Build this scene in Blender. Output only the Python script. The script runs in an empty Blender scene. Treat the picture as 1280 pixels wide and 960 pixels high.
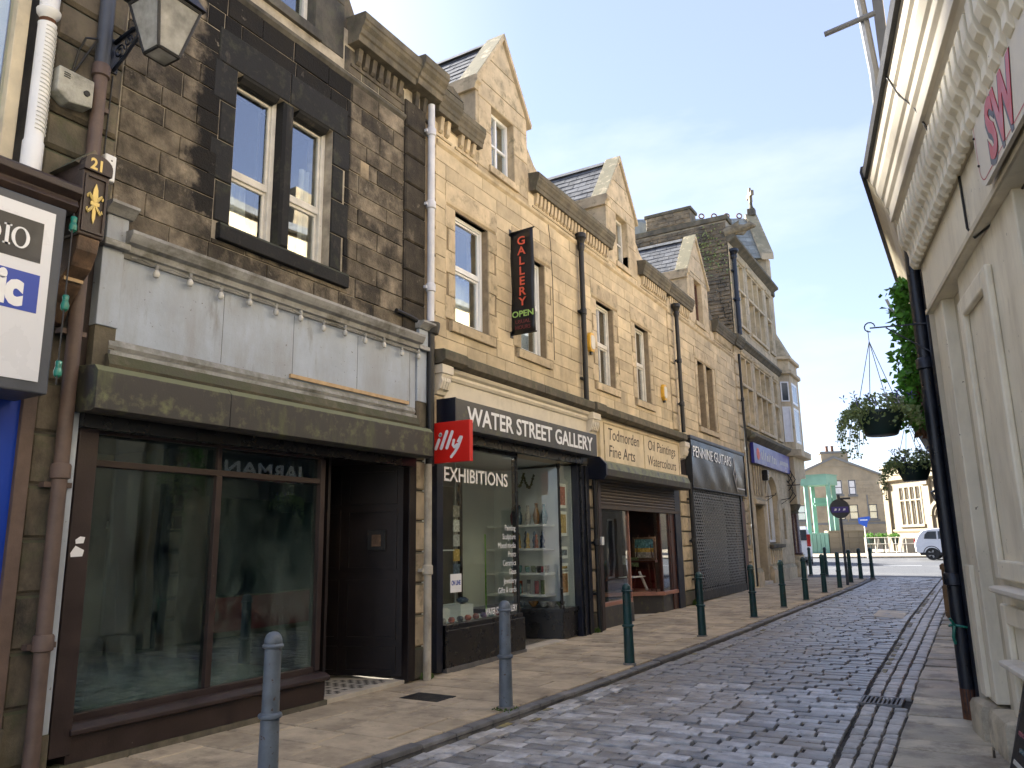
import bpy, bmesh, math, random
from mathutils import Vector, Matrix, noise as mnoise
R = math.radians
rnd = random.Random(7)
sc = bpy.context.scene
col = sc.collection

# ------------------------------------------------------------------ camera
YAW, PITCH, ROLL = R(30.55), R(11.75), R(1.02)
fw = Vector((-math.sin(YAW)*math.cos(PITCH), math.cos(YAW)*math.cos(PITCH), math.sin(PITCH)))
rt0 = Vector((math.cos(YAW), math.sin(YAW), 0)); up0 = rt0.cross(fw)
rt = rt0*math.cos(ROLL) - up0*math.sin(ROLL); up = rt0*math.sin(ROLL) + up0*math.cos(ROLL)
cd = bpy.data.cameras.new('camera'); cam = bpy.data.objects.new('camera', cd); col.objects.link(cam)
cam.matrix_world = Matrix(((rt.x, up.x, -fw.x, 0), (rt.y, up.y, -fw.y, 0), (rt.z, up.z, -fw.z, 1.6), (0, 0, 0, 1)))
cd.sensor_width = 36; cd.lens = 961/1280*36; cd.clip_start = .05; cd.clip_end = 2000
sc.camera = cam

# ------------------------------------------------------------------ sky, sun, exposure
SUN_AZ, SUN_EL = R(80), R(27)          # azimuth to the left of the street direction (+Y)
sund = Vector((-math.sin(SUN_AZ)*math.cos(SUN_EL), math.cos(SUN_AZ)*math.cos(SUN_EL), math.sin(SUN_EL)))
w = bpy.data.worlds.new('World'); sc.world = w; w.use_nodes = True
nt = w.node_tree; nt.nodes.clear()
def wn(t, **k):
    n = nt.nodes.new(t)
    for a, b in k.items(): setattr(n, a, b)
    return n
sky = wn('ShaderNodeTexSky', sky_type='NISHITA', sun_disc=False)
sky.sun_elevation = SUN_EL; sky.sun_rotation = -SUN_AZ
sky.air_density = 1.0; sky.dust_density = 0.4; sky.ozone_density = 1.5
tc = wn('ShaderNodeTexCoord'); mp = wn('ShaderNodeMapping')
mp.inputs['Scale'].default_value = (1.0, 2.2, 3.2); mp.inputs['Rotation'].default_value = (0, R(18), R(40))
nz = wn('ShaderNodeTexNoise'); nz.inputs['Scale'].default_value = 1.7; nz.inputs['Detail'].default_value = 9; nz.inputs['Roughness'].default_value = .58
rp = wn('ShaderNodeValToRGB'); rp.color_ramp.elements[0].position = .46; rp.color_ramp.elements[1].position = .78
rp.color_ramp.elements[0].color = (0, 0, 0, 1); rp.color_ramp.elements[1].color = (.6, .6, .6, 1)
hz = wn('ShaderNodeMix', data_type='RGBA'); hz.inputs['Factor'].default_value = .8; hz.inputs['B'].default_value = (.50, .53, .86, 1)
mx = wn('ShaderNodeMix', data_type='RGBA'); mx.inputs['B'].default_value = (1.35, 1.42, 1.6, 1)
bg = wn('ShaderNodeBackground'); bg.inputs['Strength'].default_value = .12
wo = wn('ShaderNodeOutputWorld')
L = nt.links.new
L(tc.outputs['Generated'], mp.inputs['Vector']); L(mp.outputs['Vector'], nz.inputs['Vector'])
L(nz.outputs['Fac'], rp.inputs['Fac']); L(rp.outputs['Color'], mx.inputs['Factor'])
L(sky.outputs['Color'], hz.inputs['A']); L(hz.outputs['Result'], mx.inputs['A'])
nrm_ = wn('ShaderNodeVectorMath', operation='DOT_PRODUCT'); nrm_.inputs[1].default_value = sund      # pale aureole of the veiled sun
aur = wn('ShaderNodeMapRange'); aur.inputs['From Min'].default_value = .70; aur.inputs['From Max'].default_value = 1.; aur.inputs['To Max'].default_value = .95; aur.interpolation_type = 'SMOOTHSTEP'
mg = wn('ShaderNodeMix', data_type='RGBA'); mg.inputs['B'].default_value = (1.65, 1.68, 1.75, 1)
L(tc.outputs['Generated'], nrm_.inputs[0]); L(nrm_.outputs['Value'], aur.inputs['Value']); L(aur.outputs['Result'], mg.inputs['Factor'])
L(mx.outputs['Result'], mg.inputs['A']); L(mg.outputs['Result'], bg.inputs['Color']); L(bg.outputs['Background'], wo.inputs['Surface'])
sl = bpy.data.lights.new('sun', 'SUN'); sl.energy = 5.0; sl.angle = R(9); sl.color = (1, .95, .87)
so = bpy.data.objects.new('sun', sl); col.objects.link(so)
so.rotation_euler = sund.to_track_quat('Z', 'Y').to_euler(); so.location = (-20, 20, 30)
sc.view_settings.view_transform = 'Standard'; sc.view_settings.look = 'None'
sc.view_settings.exposure = 3.0; sc.view_settings.gamma = 1
sc.view_settings.use_curve_mapping = False
sc.render.engine = 'CYCLES'
sc.cycles.max_bounces = 7; sc.cycles.diffuse_bounces = 4; sc.cycles.glossy_bounces = 4
sc.cycles.transparent_max_bounces = 12; sc.cycles.use_denoising = True
sc.cycles.sample_clamp_indirect = 6

# ------------------------------------------------------------------ materials
MATS = {}
def newmat(name):
    m = bpy.data.materials.new(name); m.use_nodes = True
    n = m.node_tree; b = n.nodes['Principled BSDF']
    MATS[name] = m
    return m, n, b
class NT:
    def __init__(s, n): s.n = n
    def __call__(s, t, ins=None, **k):
        x = s.n.nodes.new(t)
        for a, b in k.items(): setattr(x, a, b)
        for a, b in (ins or {}).items():
            if hasattr(b, 'is_linked') or isinstance(b, bpy.types.NodeSocket): s.n.links.new(b, x.inputs[a])
            else: x.inputs[a].default_value = b
        return x
def c4(c): return (c[0], c[1], c[2], 1)
def M(name, base, rough=.7, var=.18, scale=3., rand=.12, bump=.15, bscale=45., stain=None, moss=None, metal=0., spec=.5, coat=0., extra=None, chips=None):
    """general procedural material: tone noise, per-object tone, stains, upward-facing growth, chips, relief"""
    m, n, b = newmat(name); N = NT(n)
    pos = N('ShaderNodeNewGeometry')
    P = pos.outputs['Position']
    n1 = N('ShaderNodeTexNoise', {'Vector': P, 'Scale': scale, 'Detail': 6., 'Roughness': .62})
    lo = [x*(1-var*1.6) for x in base]; hi = [min(1, x*(1+var)) for x in base]
    r1 = N('ShaderNodeValToRGB', {'Fac': n1.outputs['Fac']})
    r1.color_ramp.elements[0].position = .3; r1.color_ramp.elements[1].position = .7
    r1.color_ramp.elements[0].color = c4(lo); r1.color_ramp.elements[1].color = c4(hi)
    c = r1.outputs['Color']
    if rand:
        oi = N('ShaderNodeObjectInfo')
        mr = N('ShaderNodeMapRange', {'Value': oi.outputs['Random'], 'To Min': 1-rand*1.3, 'To Max': 1+rand})
        hs = N('ShaderNodeHueSaturation', {'Color': c, 'Value': mr.outputs['Result']}); c = hs.outputs['Color']
    if extra: c = extra(N, P, pos, c)
    for st in (stain if isinstance(stain, list) else [stain] if stain else []):
        colr, lo_, hi_, ssc, stretch, amt = st
        mpn = N('ShaderNodeMapping', {'Vector': P, 'Scale': (1, 1, stretch)})
        sn = N('ShaderNodeTexNoise', {'Vector': mpn.outputs['Vector'], 'Scale': ssc, 'Detail': 8., 'Roughness': .68})
        sr = N('ShaderNodeMapRange', {'Value': sn.outputs['Fac'], 'From Min': lo_, 'From Max': hi_, 'To Min': 0., 'To Max': amt})
        x = N('ShaderNodeMix', {'Factor': sr.outputs['Result'], 'A': c, 'B': c4(colr)}, data_type='RGBA'); c = x.outputs['Result']
    if moss:
        mc, amt, ms = moss
        sx = N('ShaderNodeSeparateXYZ', {'Vector': pos.outputs['Normal']})
        mn = N('ShaderNodeTexNoise', {'Vector': P, 'Scale': ms, 'Detail': 7., 'Roughness': .7})
        a1 = N('ShaderNodeMath', {0: sx.outputs['Z'], 1: .45}, operation='MULTIPLY')
        a2 = N('ShaderNodeMath', {0: a1.outputs[0], 1: mn.outputs['Fac']}, operation='ADD')
        mrr = N('ShaderNodeMapRange', {'Value': a2.outputs[0], 'From Min': .52, 'From Max': .72, 'To Min': 0., 'To Max': amt})
        x = N('ShaderNodeMix', {'Factor': mrr.outputs['Result'], 'A': c, 'B': c4(mc)}, data_type='RGBA'); c = x.outputs['Result']
    if chips:
        cc, th, cs = chips
        cn = N('ShaderNodeTexNoise', {'Vector': P, 'Scale': cs, 'Detail': 4., 'Roughness': .6})
        cr = N('ShaderNodeMapRange', {'Value': cn.outputs['Fac'], 'From Min': th, 'From Max': th+.015, 'To Min': 0., 'To Max': 1.})
        x = N('ShaderNodeMix', {'Factor': cr.outputs['Result'], 'A': c, 'B': c4(cc)}, data_type='RGBA'); c = x.outputs['Result']
    n.links.new(c, b.inputs['Base Color'])
    rn = N('ShaderNodeMapRange', {'Value': n1.outputs['Fac'], 'From Min': .3, 'From Max': .7, 'To Min': max(.03, rough-.1), 'To Max': min(1, rough+.08)})
    n.links.new(rn.outputs['Result'], b.inputs['Roughness'])
    b.inputs['Metallic'].default_value = metal
    b.inputs['Specular IOR Level'].default_value = spec
    b.inputs['Coat Weight'].default_value = coat
    if bump:
        bn = N('ShaderNodeTexNoise', {'Vector': P, 'Scale': bscale, 'Detail': 6., 'Roughness': .65})
        bp = N('ShaderNodeBump', {'Height': bn.outputs['Fac'], 'Strength': bump, 'Distance': .02})
        n.links.new(bp.outputs['Normal'], b.inputs['Normal'])
    return m
def soot(N, P, pos, c):
    """the uncleaned, soot-blackened middle of the first house (real grime with its own outline)"""
    sx = N('ShaderNodeSeparateXYZ', {'Vector': P})
    wn_ = N('ShaderNodeTexNoise', {'Vector': P, 'Scale': 2.3, 'Detail': 7., 'Roughness': .65})
    wob = N('ShaderNodeMath', {0: wn_.outputs['Fac'], 1: .5}, operation='SUBTRACT')
    w1 = N('ShaderNodeMath', {0: wob.outputs[0], 1: .75}, operation='MULTIPLY')
    ya = N('ShaderNodeMath', {0: sx.outputs['Y'], 1: w1.outputs[0]}, operation='ADD')
    l_ = N('ShaderNodeMapRange', {'Value': ya.outputs[0], 'From Min': 4.2, 'From Max': 4.36}, interpolation_type='SMOOTHSTEP')
    yb = N('ShaderNodeMath', {0: wob.outputs[0], 1: .06, 2: sx.outputs['Y']}, operation='MULTIPLY_ADD')
    r_ = N('ShaderNodeMapRange', {'Value': yb.outputs[0], 'From Min': 6.42, 'From Max': 6.47, 'To Min': 1., 'To Max': 0.})
    za = N('ShaderNodeMath', {0: wob.outputs[0], 1: 1.7, 2: sx.outputs['Z']}, operation='MULTIPLY_ADD')
    b_ = N('ShaderNodeMapRange', {'Value': za.outputs[0], 'From Min': 4.55, 'From Max': 4.8})
    m1 = N('ShaderNodeMath', {0: l_.outputs['Result'], 1: r_.outputs['Result']}, operation='MULTIPLY')
    m2 = N('ShaderNodeMath', {0: m1.outputs[0], 1: b_.outputs['Result']}, operation='MULTIPLY')
    n2 = N('ShaderNodeTexNoise', {'Vector': P, 'Scale': 1.5, 'Detail': 9., 'Roughness': .7})
    oi_ = N('ShaderNodeObjectInfo'); blk = N('ShaderNodeMath', {0: oi_.outputs['Random'], 1: .34, 2: -.17}, operation='MULTIPLY_ADD')
    nb_ = N('ShaderNodeMath', {0: n2.outputs['Fac'], 1: blk.outputs[0]}, operation='ADD')
    p2 = N('ShaderNodeMapRange', {'Value': nb_.outputs[0], 'From Min': .46, 'From Max': .64, 'To Min': .05, 'To Max': .85})
    qz = N('ShaderNodeMapRange', {'Value': sx.outputs['Y'], 'From Min': 7.42, 'From Max': 7.5, 'To Min': 0., 'To Max': .55})
    p3 = N('ShaderNodeMath', {0: p2.outputs['Result'], 1: qz.outputs['Result']}, operation='ADD')
    p4 = N('ShaderNodeMath', {0: p3.outputs[0], 1: .88}, operation='MINIMUM')
    m3 = N('ShaderNodeMath', {0: m2.outputs[0], 1: p4.outputs[0]}, operation='MAXIMUM')
    sootc = N('ShaderNodeMix', {'Factor': n2.outputs['Fac'], 'A': (.004, .004, .005, 1), 'B': (.012, .012, .012, 1)}, data_type='RGBA')
    m4 = N('ShaderNodeMath', {0: m3.outputs[0], 1: .96}, operation='MULTIPLY')
    return N('ShaderNodeMix', {'Factor': m4.outputs[0], 'A': c, 'B': sootc.outputs['Result']}, data_type='RGBA').outputs['Result']
BUFF = (.55, .45, .295)
M('buff_stone', BUFF, .85, .2, 2.2, .13, .25, 60, stain=[((.17, .125, .08), .56, .8, 1.3, .5, .55), ((.10, .085, .065), .62, .78, 3., .3, .55)])
M('buff_trim', (.53, .43, .285), .85, .18, 3, .1, .25, 60, stain=[((.15, .12, .08), .52, .78, 2.2, .35, .6)], moss=((.085, .085, .045), .8, 5))
M('mossy_stone', (.14, .12, .085), .9, .3, 4, .1, .35, 50, stain=[((.05, .05, .04), .45, .7, 3, .5, .8)], moss=((.07, .075, .04), .95, 6))
M('dark_stone', (.25, .21, .155), .85, .4, 5, .4, .6, 40, spec=.2, extra=soot, stain=[((.42, .37, .29), .63, .72, 6, 1, .5)])
M('soot_trim', (.15, .125, .09), .9, .3, 3, .08, .3, 50, stain=[((.02, .02, .02), .42, .62, 2, .6, .9)], moss=((.07, .08, .045), .7, 6))
M('soot_black', (.010, .010, .010), .85, .35, 3, .1, .3, 50, stain=[((.10, .085, .065), .58, .74, 5, .6, .8)], moss=((.055, .06, .035), .7, 6))
M('soot_grey', (.10, .092, .075), .9, .35, 3, .1, .3, 50, stain=[((.02, .02, .02), .45, .65, 2, .6, .8)], moss=((.07, .08, .045), .7, 6))
M('mortar_buff', (.27, .21, .135), .95, .2, 8, 0, .3, 80)
M('mortar_pale', (.36, .32, .25), .95, .3, 5, 0, .3, 80)
M('mortar_dark', (.085, .075, .06), .95, .3, 5, 0, .3, 80)
M('rubble_stone', (.27, .215, .14), .9, .4, 3.5, .2, .5, 30, stain=[((.07, .065, .055), .45, .66, .9, 1, .85)])
M('bank_stone', (.55, .45, .30), .85, .2, 1.6, .1, .25, 50, stain=[((.2, .165, .11), .52, .75, 1.1, .4, .55)], moss=((.12, .12, .06), .6, 4))
M('slate', (.085, .09, .10), .7, .3, 5, .2, .3, 50, stain=[((.26, .25, .22), .55, .75, 4, 1, .5)])
M('pale_slate', (.26, .275, .25), .6, .2, 3, .2, .3, 50)
M('sett', (.47, .465, .445), .36, .32, 7, .4, .45, 60, spec=1., stain=[((.27, .22, .155), .47, .62, .8, 1, .7), ((.07, .065, .06), .56, .7, 5, 1, .6)])
M('channel_sett', (.48, .445, .385), .42, .3, 7, .25, .5, 60, spec=.8, stain=[((.12, .1, .07), .5, .7, 2, 1, .6)])
M('joint_dirt', (.035, .03, .024), .95, .4, 9, 0, .6, 60, stain=[((.20, .165, .12), .46, .62, .9, 1, .85), ((.07, .09, .035), .6, .68, 2.5, 1, .7)])
M('yellow_line', (.36, .29, .1), .7, .2, 9, .1, .4, 60, stain=[((.15, .14, .12), .42, .52, 7, 1, .95)])
M('flag', (.48, .395, .27), .8, .2, 3, .12, .3, 70, stain=[((.15, .12, .085), .5, .68, 1.6, 1, .75), ((.085, .075, .06), .6, .72, 5, 1, .6)])
M('york_flag', (.53, .465, .335), .65, .25, 2, .2, .6, 30, stain=[((.2, .165, .12), .48, .62, 3, 1, .75), ((.42, .37, .29), .6, .72, 1.7, 1, .5)])
M('kerb', (.19, .185, .175), .65, .3, 5, .25, .4, 50)
M('asphalt', (.06, .063, .068), .75, .2, 6, 0, .5, 120, stain=[((.11, .11, .11), .5, .7, .4, 1, .7)])
M('pale_paving', (.28, .24, .18), .85, .15, 2, 0, .2, 60)
M('earth', (.13, .125, .1), .95, .3, .2, 0, .3, 5)
M('grey_paint', (.37, .425, .50), .55, .1, 2.5, .05, .12, 60, stain=[((.27, .28, .29), .46, .68, 2.4, .25, .75), ((.16, .15, .12), .6, .74, 4, .22, .7)], chips=((.12, .10, .08), .69, 24))
M('grey_trim', (.34, .34, .33), .6, .2, 4, .05, .2, 60, stain=[((.10, .095, .075), .48, .66, 3, 1.2, .85)], moss=((.12, .125, .085), .6, 7))
M('fresh_patch', (.62, .66, .65), .6, .05, 4, 0, .05, 60)
M('brown_shutter', (.045, .041, .037), .6, .15, 3, .05, .1, 60, stain=[((.10, .115, .045), .52, .7, 3.5, .35, .7)], moss=((.16, .17, .08), .9, 6))
M('brown_paint', (.030, .018, .016), .5, .25, 4, .08, .15, 60, chips=((.3, .28, .25), .74, 30))
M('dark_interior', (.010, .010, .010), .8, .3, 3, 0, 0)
M('dark_door', (.010, .006, .006), .45, .3, 3, .05, .1, 30)
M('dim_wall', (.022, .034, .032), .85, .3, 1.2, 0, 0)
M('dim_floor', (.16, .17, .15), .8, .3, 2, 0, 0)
M('black_gloss', (.005, .005, .006), .3, .3, 4, .05, .06, 40, spec=.6)
M('navy_paint', (.006, .009, .022), .4, .3, 4, .05, .08, 40, chips=((.25, .26, .3), .73, 30))
M('sign_grey', (.042, .042, .044), .42, .1, 3, 0, .04, 60, moss=((.12, .12, .05), .7, 8))
M('cream_paint', (.76, .69, .53), .55, .07, 2, .03, .08, 50, stain=[((.42, .36, .26), .48, .7, 2.2, .3, .6), ((.24, .2, .14), .62, .76, 5, .35, .6)], chips=((.22, .18, .13), .70, 20))
M('cream_trim', (.56, .49, .35), .6, .12, 4, .04, .1, 50, stain=[((.20, .17, .12), .55, .75, 3, .6, .5)])
M('white_cream', (.66, .60, .49), .6, .07, 3, .03, .1, 60, stain=[((.4, .35, .27), .55, .75, 2.5, .5, .6)])
M('buff_paint', (.66, .56, .39), .7, .1, 2, .05, .12, 60, stain=[((.38, .28, .15), .5, .7, 2, .5, .6)])
M('white_upvc', (.74, .75, .75), .35, .05, 3, .02, .0)
M('white_wood', (.66, .635, .57), .55, .12, 5, .05, .1, 60, chips=((.22, .18, .13), .72, 35))
M('white_pipe', (.62, .625, .65), .45, .1, 4, 0, .05, 40)
M('pale_pipe', (.42, .385, .31), .6, .2, 4, 0, .15, 40, stain=[((.2, .15, .1), .55, .7, 4, .5, .6)])
M('red_frame', (.11, .05, .03), .6, .3, 5, .08, .1, 60)
M('iron_black', (.010, .010, .010), .5, .4, 8, .1, .25, 60, stain=[((.11, .055, .03), .62, .74, 9, 1, .6)])
M('pipe_blue', (.007, .010, .018), .35, .4, 8, .1, .2, 60, chips=((.4, .42, .45), .725, 30))
M('pipe_brown', (.11, .075, .06), .6, .2, 5, .1, .15, 60)
M('lead_grey', (.06, .068, .085), .5, .15, 4, .05, .1, 40)
M('bollard_teal', (.009, .05, .05), .42, .25, 9, .12, .15, 60, spec=.5, chips=((.09, .05, .03), .655, 26), stain=[((.022, .03, .03), .55, .7, 6, .4, .6)])
M('bollard_grey', (.12, .145, .17), .42, .2, 8, .1, .15, 60, stain=[((.11, .075, .05), .62, .7, 7, .5, .7)], chips=((.07, .045, .03), .65, 26))
M('wood_bracket', (.035, .021, .016), .5, .3, 6, .05, .2, 40)
M('worn_wood', (.12, .072, .042), .55, .5, 5, .05, .2, 40, stain=[((.34, .23, .12), .57, .68, 5, 1, .8)])
M('raw_wood', (.48, .34, .19), .7, .15, 8, .05, .1, 40)
M('gold', (.62, .47, .16), .45, .1, 8, 0, 0, metal=.25)
M('white_sign', (.68, .70, .74), .3, .02, 2, 0, 0)
M('black_print', (.012, .013, .017), .4, .05, 2, 0, 0)
M('blue_print', (.008, .045, .36), .35, .05, 2, 0, 0)
M('white_print', (.80, .81, .82), .45, .03, 3, 0, 0)
M('grey_print', (.45, .45, .46), .45, .03, 3, 0, 0)
M('red_sign', (.62, .016, .010), .35, .04, 2, 0, 0)
M('red_print', (.48, .03, .035), .4, .08, 6, 0, 0)
M('orange_print', (.66, .11, .06), .55, .08, 6, 0, 0)
M('green_print', (.36, .58, .16), .55, .08, 6, 0, 0)
M('maroon_print', (.17, .03, .035), .55, .08, 6, 0, 0)
M('brown_print', (.055, .035, .02), .6, .2, 9, 0, 0)
M('banner_vinyl', (.007, .007, .009), .42, .2, 3, 0, .25, 7)
M('alarm_yellow', (.70, .40, .035), .45, .06, 5, .05, 0)
M('alarm_white', (.66, .62, .52), .45, .05, 5, .05, 0)
M('alarm_grey', (.34, .34, .30), .7, .3, 6, .05, .2, 60, stain=[((.13, .13, .09), .5, .66, 5, 1, .8)])
M('bank_sign', (.028, .028, .24), .35, .08, 3, 0, 0)
M('granite_red', (.08, .04, .036), .25, .3, 30, .05, 0, spec=.6)
M('curtain', (.66, .67, .70), .9, .08, 6, .05, .1, 20)
M('blind_cream', (.50, .48, .36), .9, .1, 1.5, .05, 0)
M('shelf_white', (.72, .74, .74), .5, .03, 3, 0, 0)
M('gallery_wall', (.62, .65, .63), .8, .06, 2, 0, 0)
M('mahogany', (.06, .019, .010), .35, .3, 5, .06, .1, 40)
M('pink_sill', (.33, .16, .115), .5, .15, 5, .05, .1, 40)
M('shutter_slat', (.07, .056, .045), .6, .25, 3, .15, .1, 60, stain=[((.16, .09, .045), .55, .7, 4, 1, .6)])
M('steel_lattice', (.2, .205, .215), .35, .15, 8, 0, 0, metal=.85)
M('mirror_black', (.006, .006, .007), .2, .2, 3, 0, .03, 1.6, spec=.18)
M('copper_green', (.17, .33, .255), .6, .15, .8, .05, .1, 10, stain=[((.08, .21, .17), .55, .7, 1.2, .4, .7)])
M('navy_box', (.012, .014, .022), .5, .2, 4, 0, 0)
M('box_underside', (.15, .16, .18), .6, .1, 4, 0, 0)
M('basket_green', (.006, .026, .022), .35, .2, 6, .05, .1, 60)
M('planter_wood', (.20, .125, .06), .7, .25, 4, .08, .2, 30)
M('rust', (.12, .05, .025), .85, .4, 12, 0, .4, 60)
M('car_white', (.62, .63, .65), .25, .02, 2, 0, 0, coat=.6)
M('tyre', (.02, .02, .02), .85, .2, 9, 0, .1, 60)
M('alloy', (.34, .35, .37), .35, .1, 9, 0, 0, metal=.8)
M('car_glass', (.035, .045, .055), .08, .1, 2, 0, 0, spec=.9)
M('tail_red', (.30, .015, .015), .25, .1, 5, 0, 0)
M('headlamp', (.55, .57, .6), .15, .05, 5, 0, 0)
M('far_stone', (.34, .29, .21), .9, .18, .8, .12, .2, 8, stain=[((.15, .14, .12), .48, .7, .35, .6, .6)])
M('far_ashlar', (.20, .165, .11), .85, .1, .6, .1, .2, 8, stain=[((.26, .22, .15), .55, .75, .8, .5, .5)])
M('far_roof', (.16, .165, .17), .7, .15, 1, .1, .1, 10)
M('road_sign_blue', (.03, .11, .50), .4, .05, 3, 0, 0)
M('sign_back', (.055, .06, .065), .55, .1, 3, 0, 0)
M('sign_purple', (.08, .06, .26), .5, .1, 3, 0, 0)
M('stem', (.10, .11, .05), .8, .3, 9, .1, 0)
M('lamp_bulb', (.5, .49, .45), .25, .1, 9, .1, 0, spec=.7)
M('bulb_green', (.01, .17, .12), .3, .1, 9, .1, 0)
M('gargoyle', (.22, .185, .125), .9, .35, 6, 0, .5, 30)
M('mosaic_white', (.50, .48, .43), .7, .2, 9, .25, .1, 60)
M('mosaic_dark', (.07, .065, .06), .7, .2, 9, .25, .1, 60)
M('step_white', (.52, .47, .38), .75, .15, 4, .05, .2, 50)
M('poster_pale', (.55, .53, .45), .6, .1, 6, 0, 0)  # plain pale tone for notices and chalk lines
CER = [(.28, .05, .07), (.05, .08, .14), (.07, .12, .18), (.33, .16, .05), (.42, .38, .33), (.03, .03, .035), (.16, .2, .1), (.45, .3, .08), (.10, .22, .24), (.5, .5, .5), (.15, .07, .18), (.36, .08, .04)]
for i, c in enumerate(CER): M('glaze_%d' % i, c, .25, .35, 25, .25, 0, spec=.6)
def leafmat(name, c, var=.35):
    m, n, b = newmat(name); N = NT(n)
    pos = N('ShaderNodeNewGeometry')
    n1 = N('ShaderNodeTexNoise', {'Vector': pos.outputs['Position'], 'Scale': 22., 'Detail': 3.})
    r1 = N('ShaderNodeValToRGB', {'Fac': n1.outputs['Fac']})
    r1.color_ramp.elements[0].position = .33; r1.color_ramp.elements[1].position = .68
    r1.color_ramp.elements[0].color = c4([x*(1-var) for x in c]); r1.color_ramp.elements[1].color = c4([x*(1+var) for x in c])
    n.links.new(r1.outputs['Color'], b.inputs['Base Color']); b.inputs['Roughness'].default_value = .5
    t = N('ShaderNodeBsdfTranslucent', {'Color': r1.outputs['Color']})
    x = N('ShaderNodeMixShader', {0: .35, 1: b.outputs['BSDF'], 2: t.outputs['BSDF']})
    n.links.new(x.outputs['Shader'], n.nodes['Material Output'].inputs['Surface'])
leafmat('leaf_green', (.11, .25, .04)); leafmat('leaf_bright', (.16, .42, .05)); leafmat('leaf_dull', (.27, .34, .13)); leafmat('leaf_brown', (.20, .10, .06))
leafmat('petal_purple', (.15, .12, .45)); leafmat('petal_white', (.7, .7, .66)); leafmat('weed_green', (.09, .15, .03))
def glassmat(name, ior=1.5, tint=(.93, .97, .95), dirt=0., boost=1.):
    m, n, b = newmat(name); N = NT(n); n.nodes.remove(b)
    geo = N('ShaderNodeNewGeometry'); f0 = ((ior-1)/(ior+1))**2
    dt = N('ShaderNodeVectorMath', {0: geo.outputs['Incoming'], 1: geo.outputs['Normal']}, operation='DOT_PRODUCT')
    ab = N('ShaderNodeMath', {0: dt.outputs['Value']}, operation='ABSOLUTE')
    iv_ = N('ShaderNodeMath', {0: 1., 1: ab.outputs[0]}, operation='SUBTRACT', use_clamp=True)
    p5 = N('ShaderNodeMath', {0: iv_.outputs[0], 1: 5.}, operation='POWER')
    fr = N('ShaderNodeMath', {0: p5.outputs[0], 1: 1-f0, 2: f0}, operation='MULTIPLY_ADD')
    mul = N('ShaderNodeMath', {0: fr.outputs[0], 1: boost}, operation='MULTIPLY', use_clamp=True)
    g = N('ShaderNodeBsdfGlossy', {'Color': (1, 1, 1, 1), 'Roughness': .012})
    pos = N('ShaderNodeNewGeometry')
    bn = N('ShaderNodeTexNoise', {'Vector': pos.outputs['Position'], 'Scale': 1.1, 'Detail': 1.})
    bp = N('ShaderNodeBump', {'Height': bn.outputs['Fac'], 'Strength': .12, 'Distance': .02})
    n.links.new(bp.outputs['Normal'], g.inputs['Normal'])
    t = N('ShaderNodeBsdfTransparent', {'Color': c4(tint)})
    x = N('ShaderNodeMixShader', {0: mul.outputs[0], 1: t.outputs[0], 2: g.outputs[0]}); o = x.outputs[0]
    if dirt:
        d = N('ShaderNodeBsdfDiffuse', {'Color': (.30, .36, .33, 1)})
        mpn = N('ShaderNodeMapping', {'Vector': pos.outputs['Position'], 'Scale': (1, 1, .45)})
        dn = N('ShaderNodeTexNoise', {'Vector': mpn.outputs['Vector'], 'Scale': 3., 'Detail': 9., 'Roughness': .72})
        sz = N('ShaderNodeSeparateXYZ', {'Vector': pos.outputs['Position']})
        low = N('ShaderNodeMapRange', {'Value': sz.outputs['Z'], 'From Min': .2, 'From Max': 1.5, 'To Min': dirt*1.6, 'To Max': dirt*.5})
        dr = N('ShaderNodeMapRange', {'Value': dn.outputs['Fac'], 'From Min': .42, 'From Max': .75, 'To Min': 0., 'To Max': 1.})
        dm = N('ShaderNodeMath', {0: dr.outputs[0], 1: low.outputs[0]}, operation='MULTIPLY')
        x2 = N('ShaderNodeMixShader', {0: dm.outputs[0], 1: o, 2: d.outputs[0]}); o = x2.outputs[0]
    n.links.new(o, n.nodes['Material Output'].inputs['Surface'])
glassmat('glass', 1.5, boost=1.7); glassmat('sash_glass', 1.9, boost=2.0); glassmat('dirty_glass', 1.5, (.70, .84, .82), .22, 2.0); M('lantern_glass', (.42, .42, .39), .6, .3, 6, .1, 0)
MATS['lantern_glass'].node_tree.nodes['Principled BSDF'].inputs['Alpha'].default_value = .62

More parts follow.
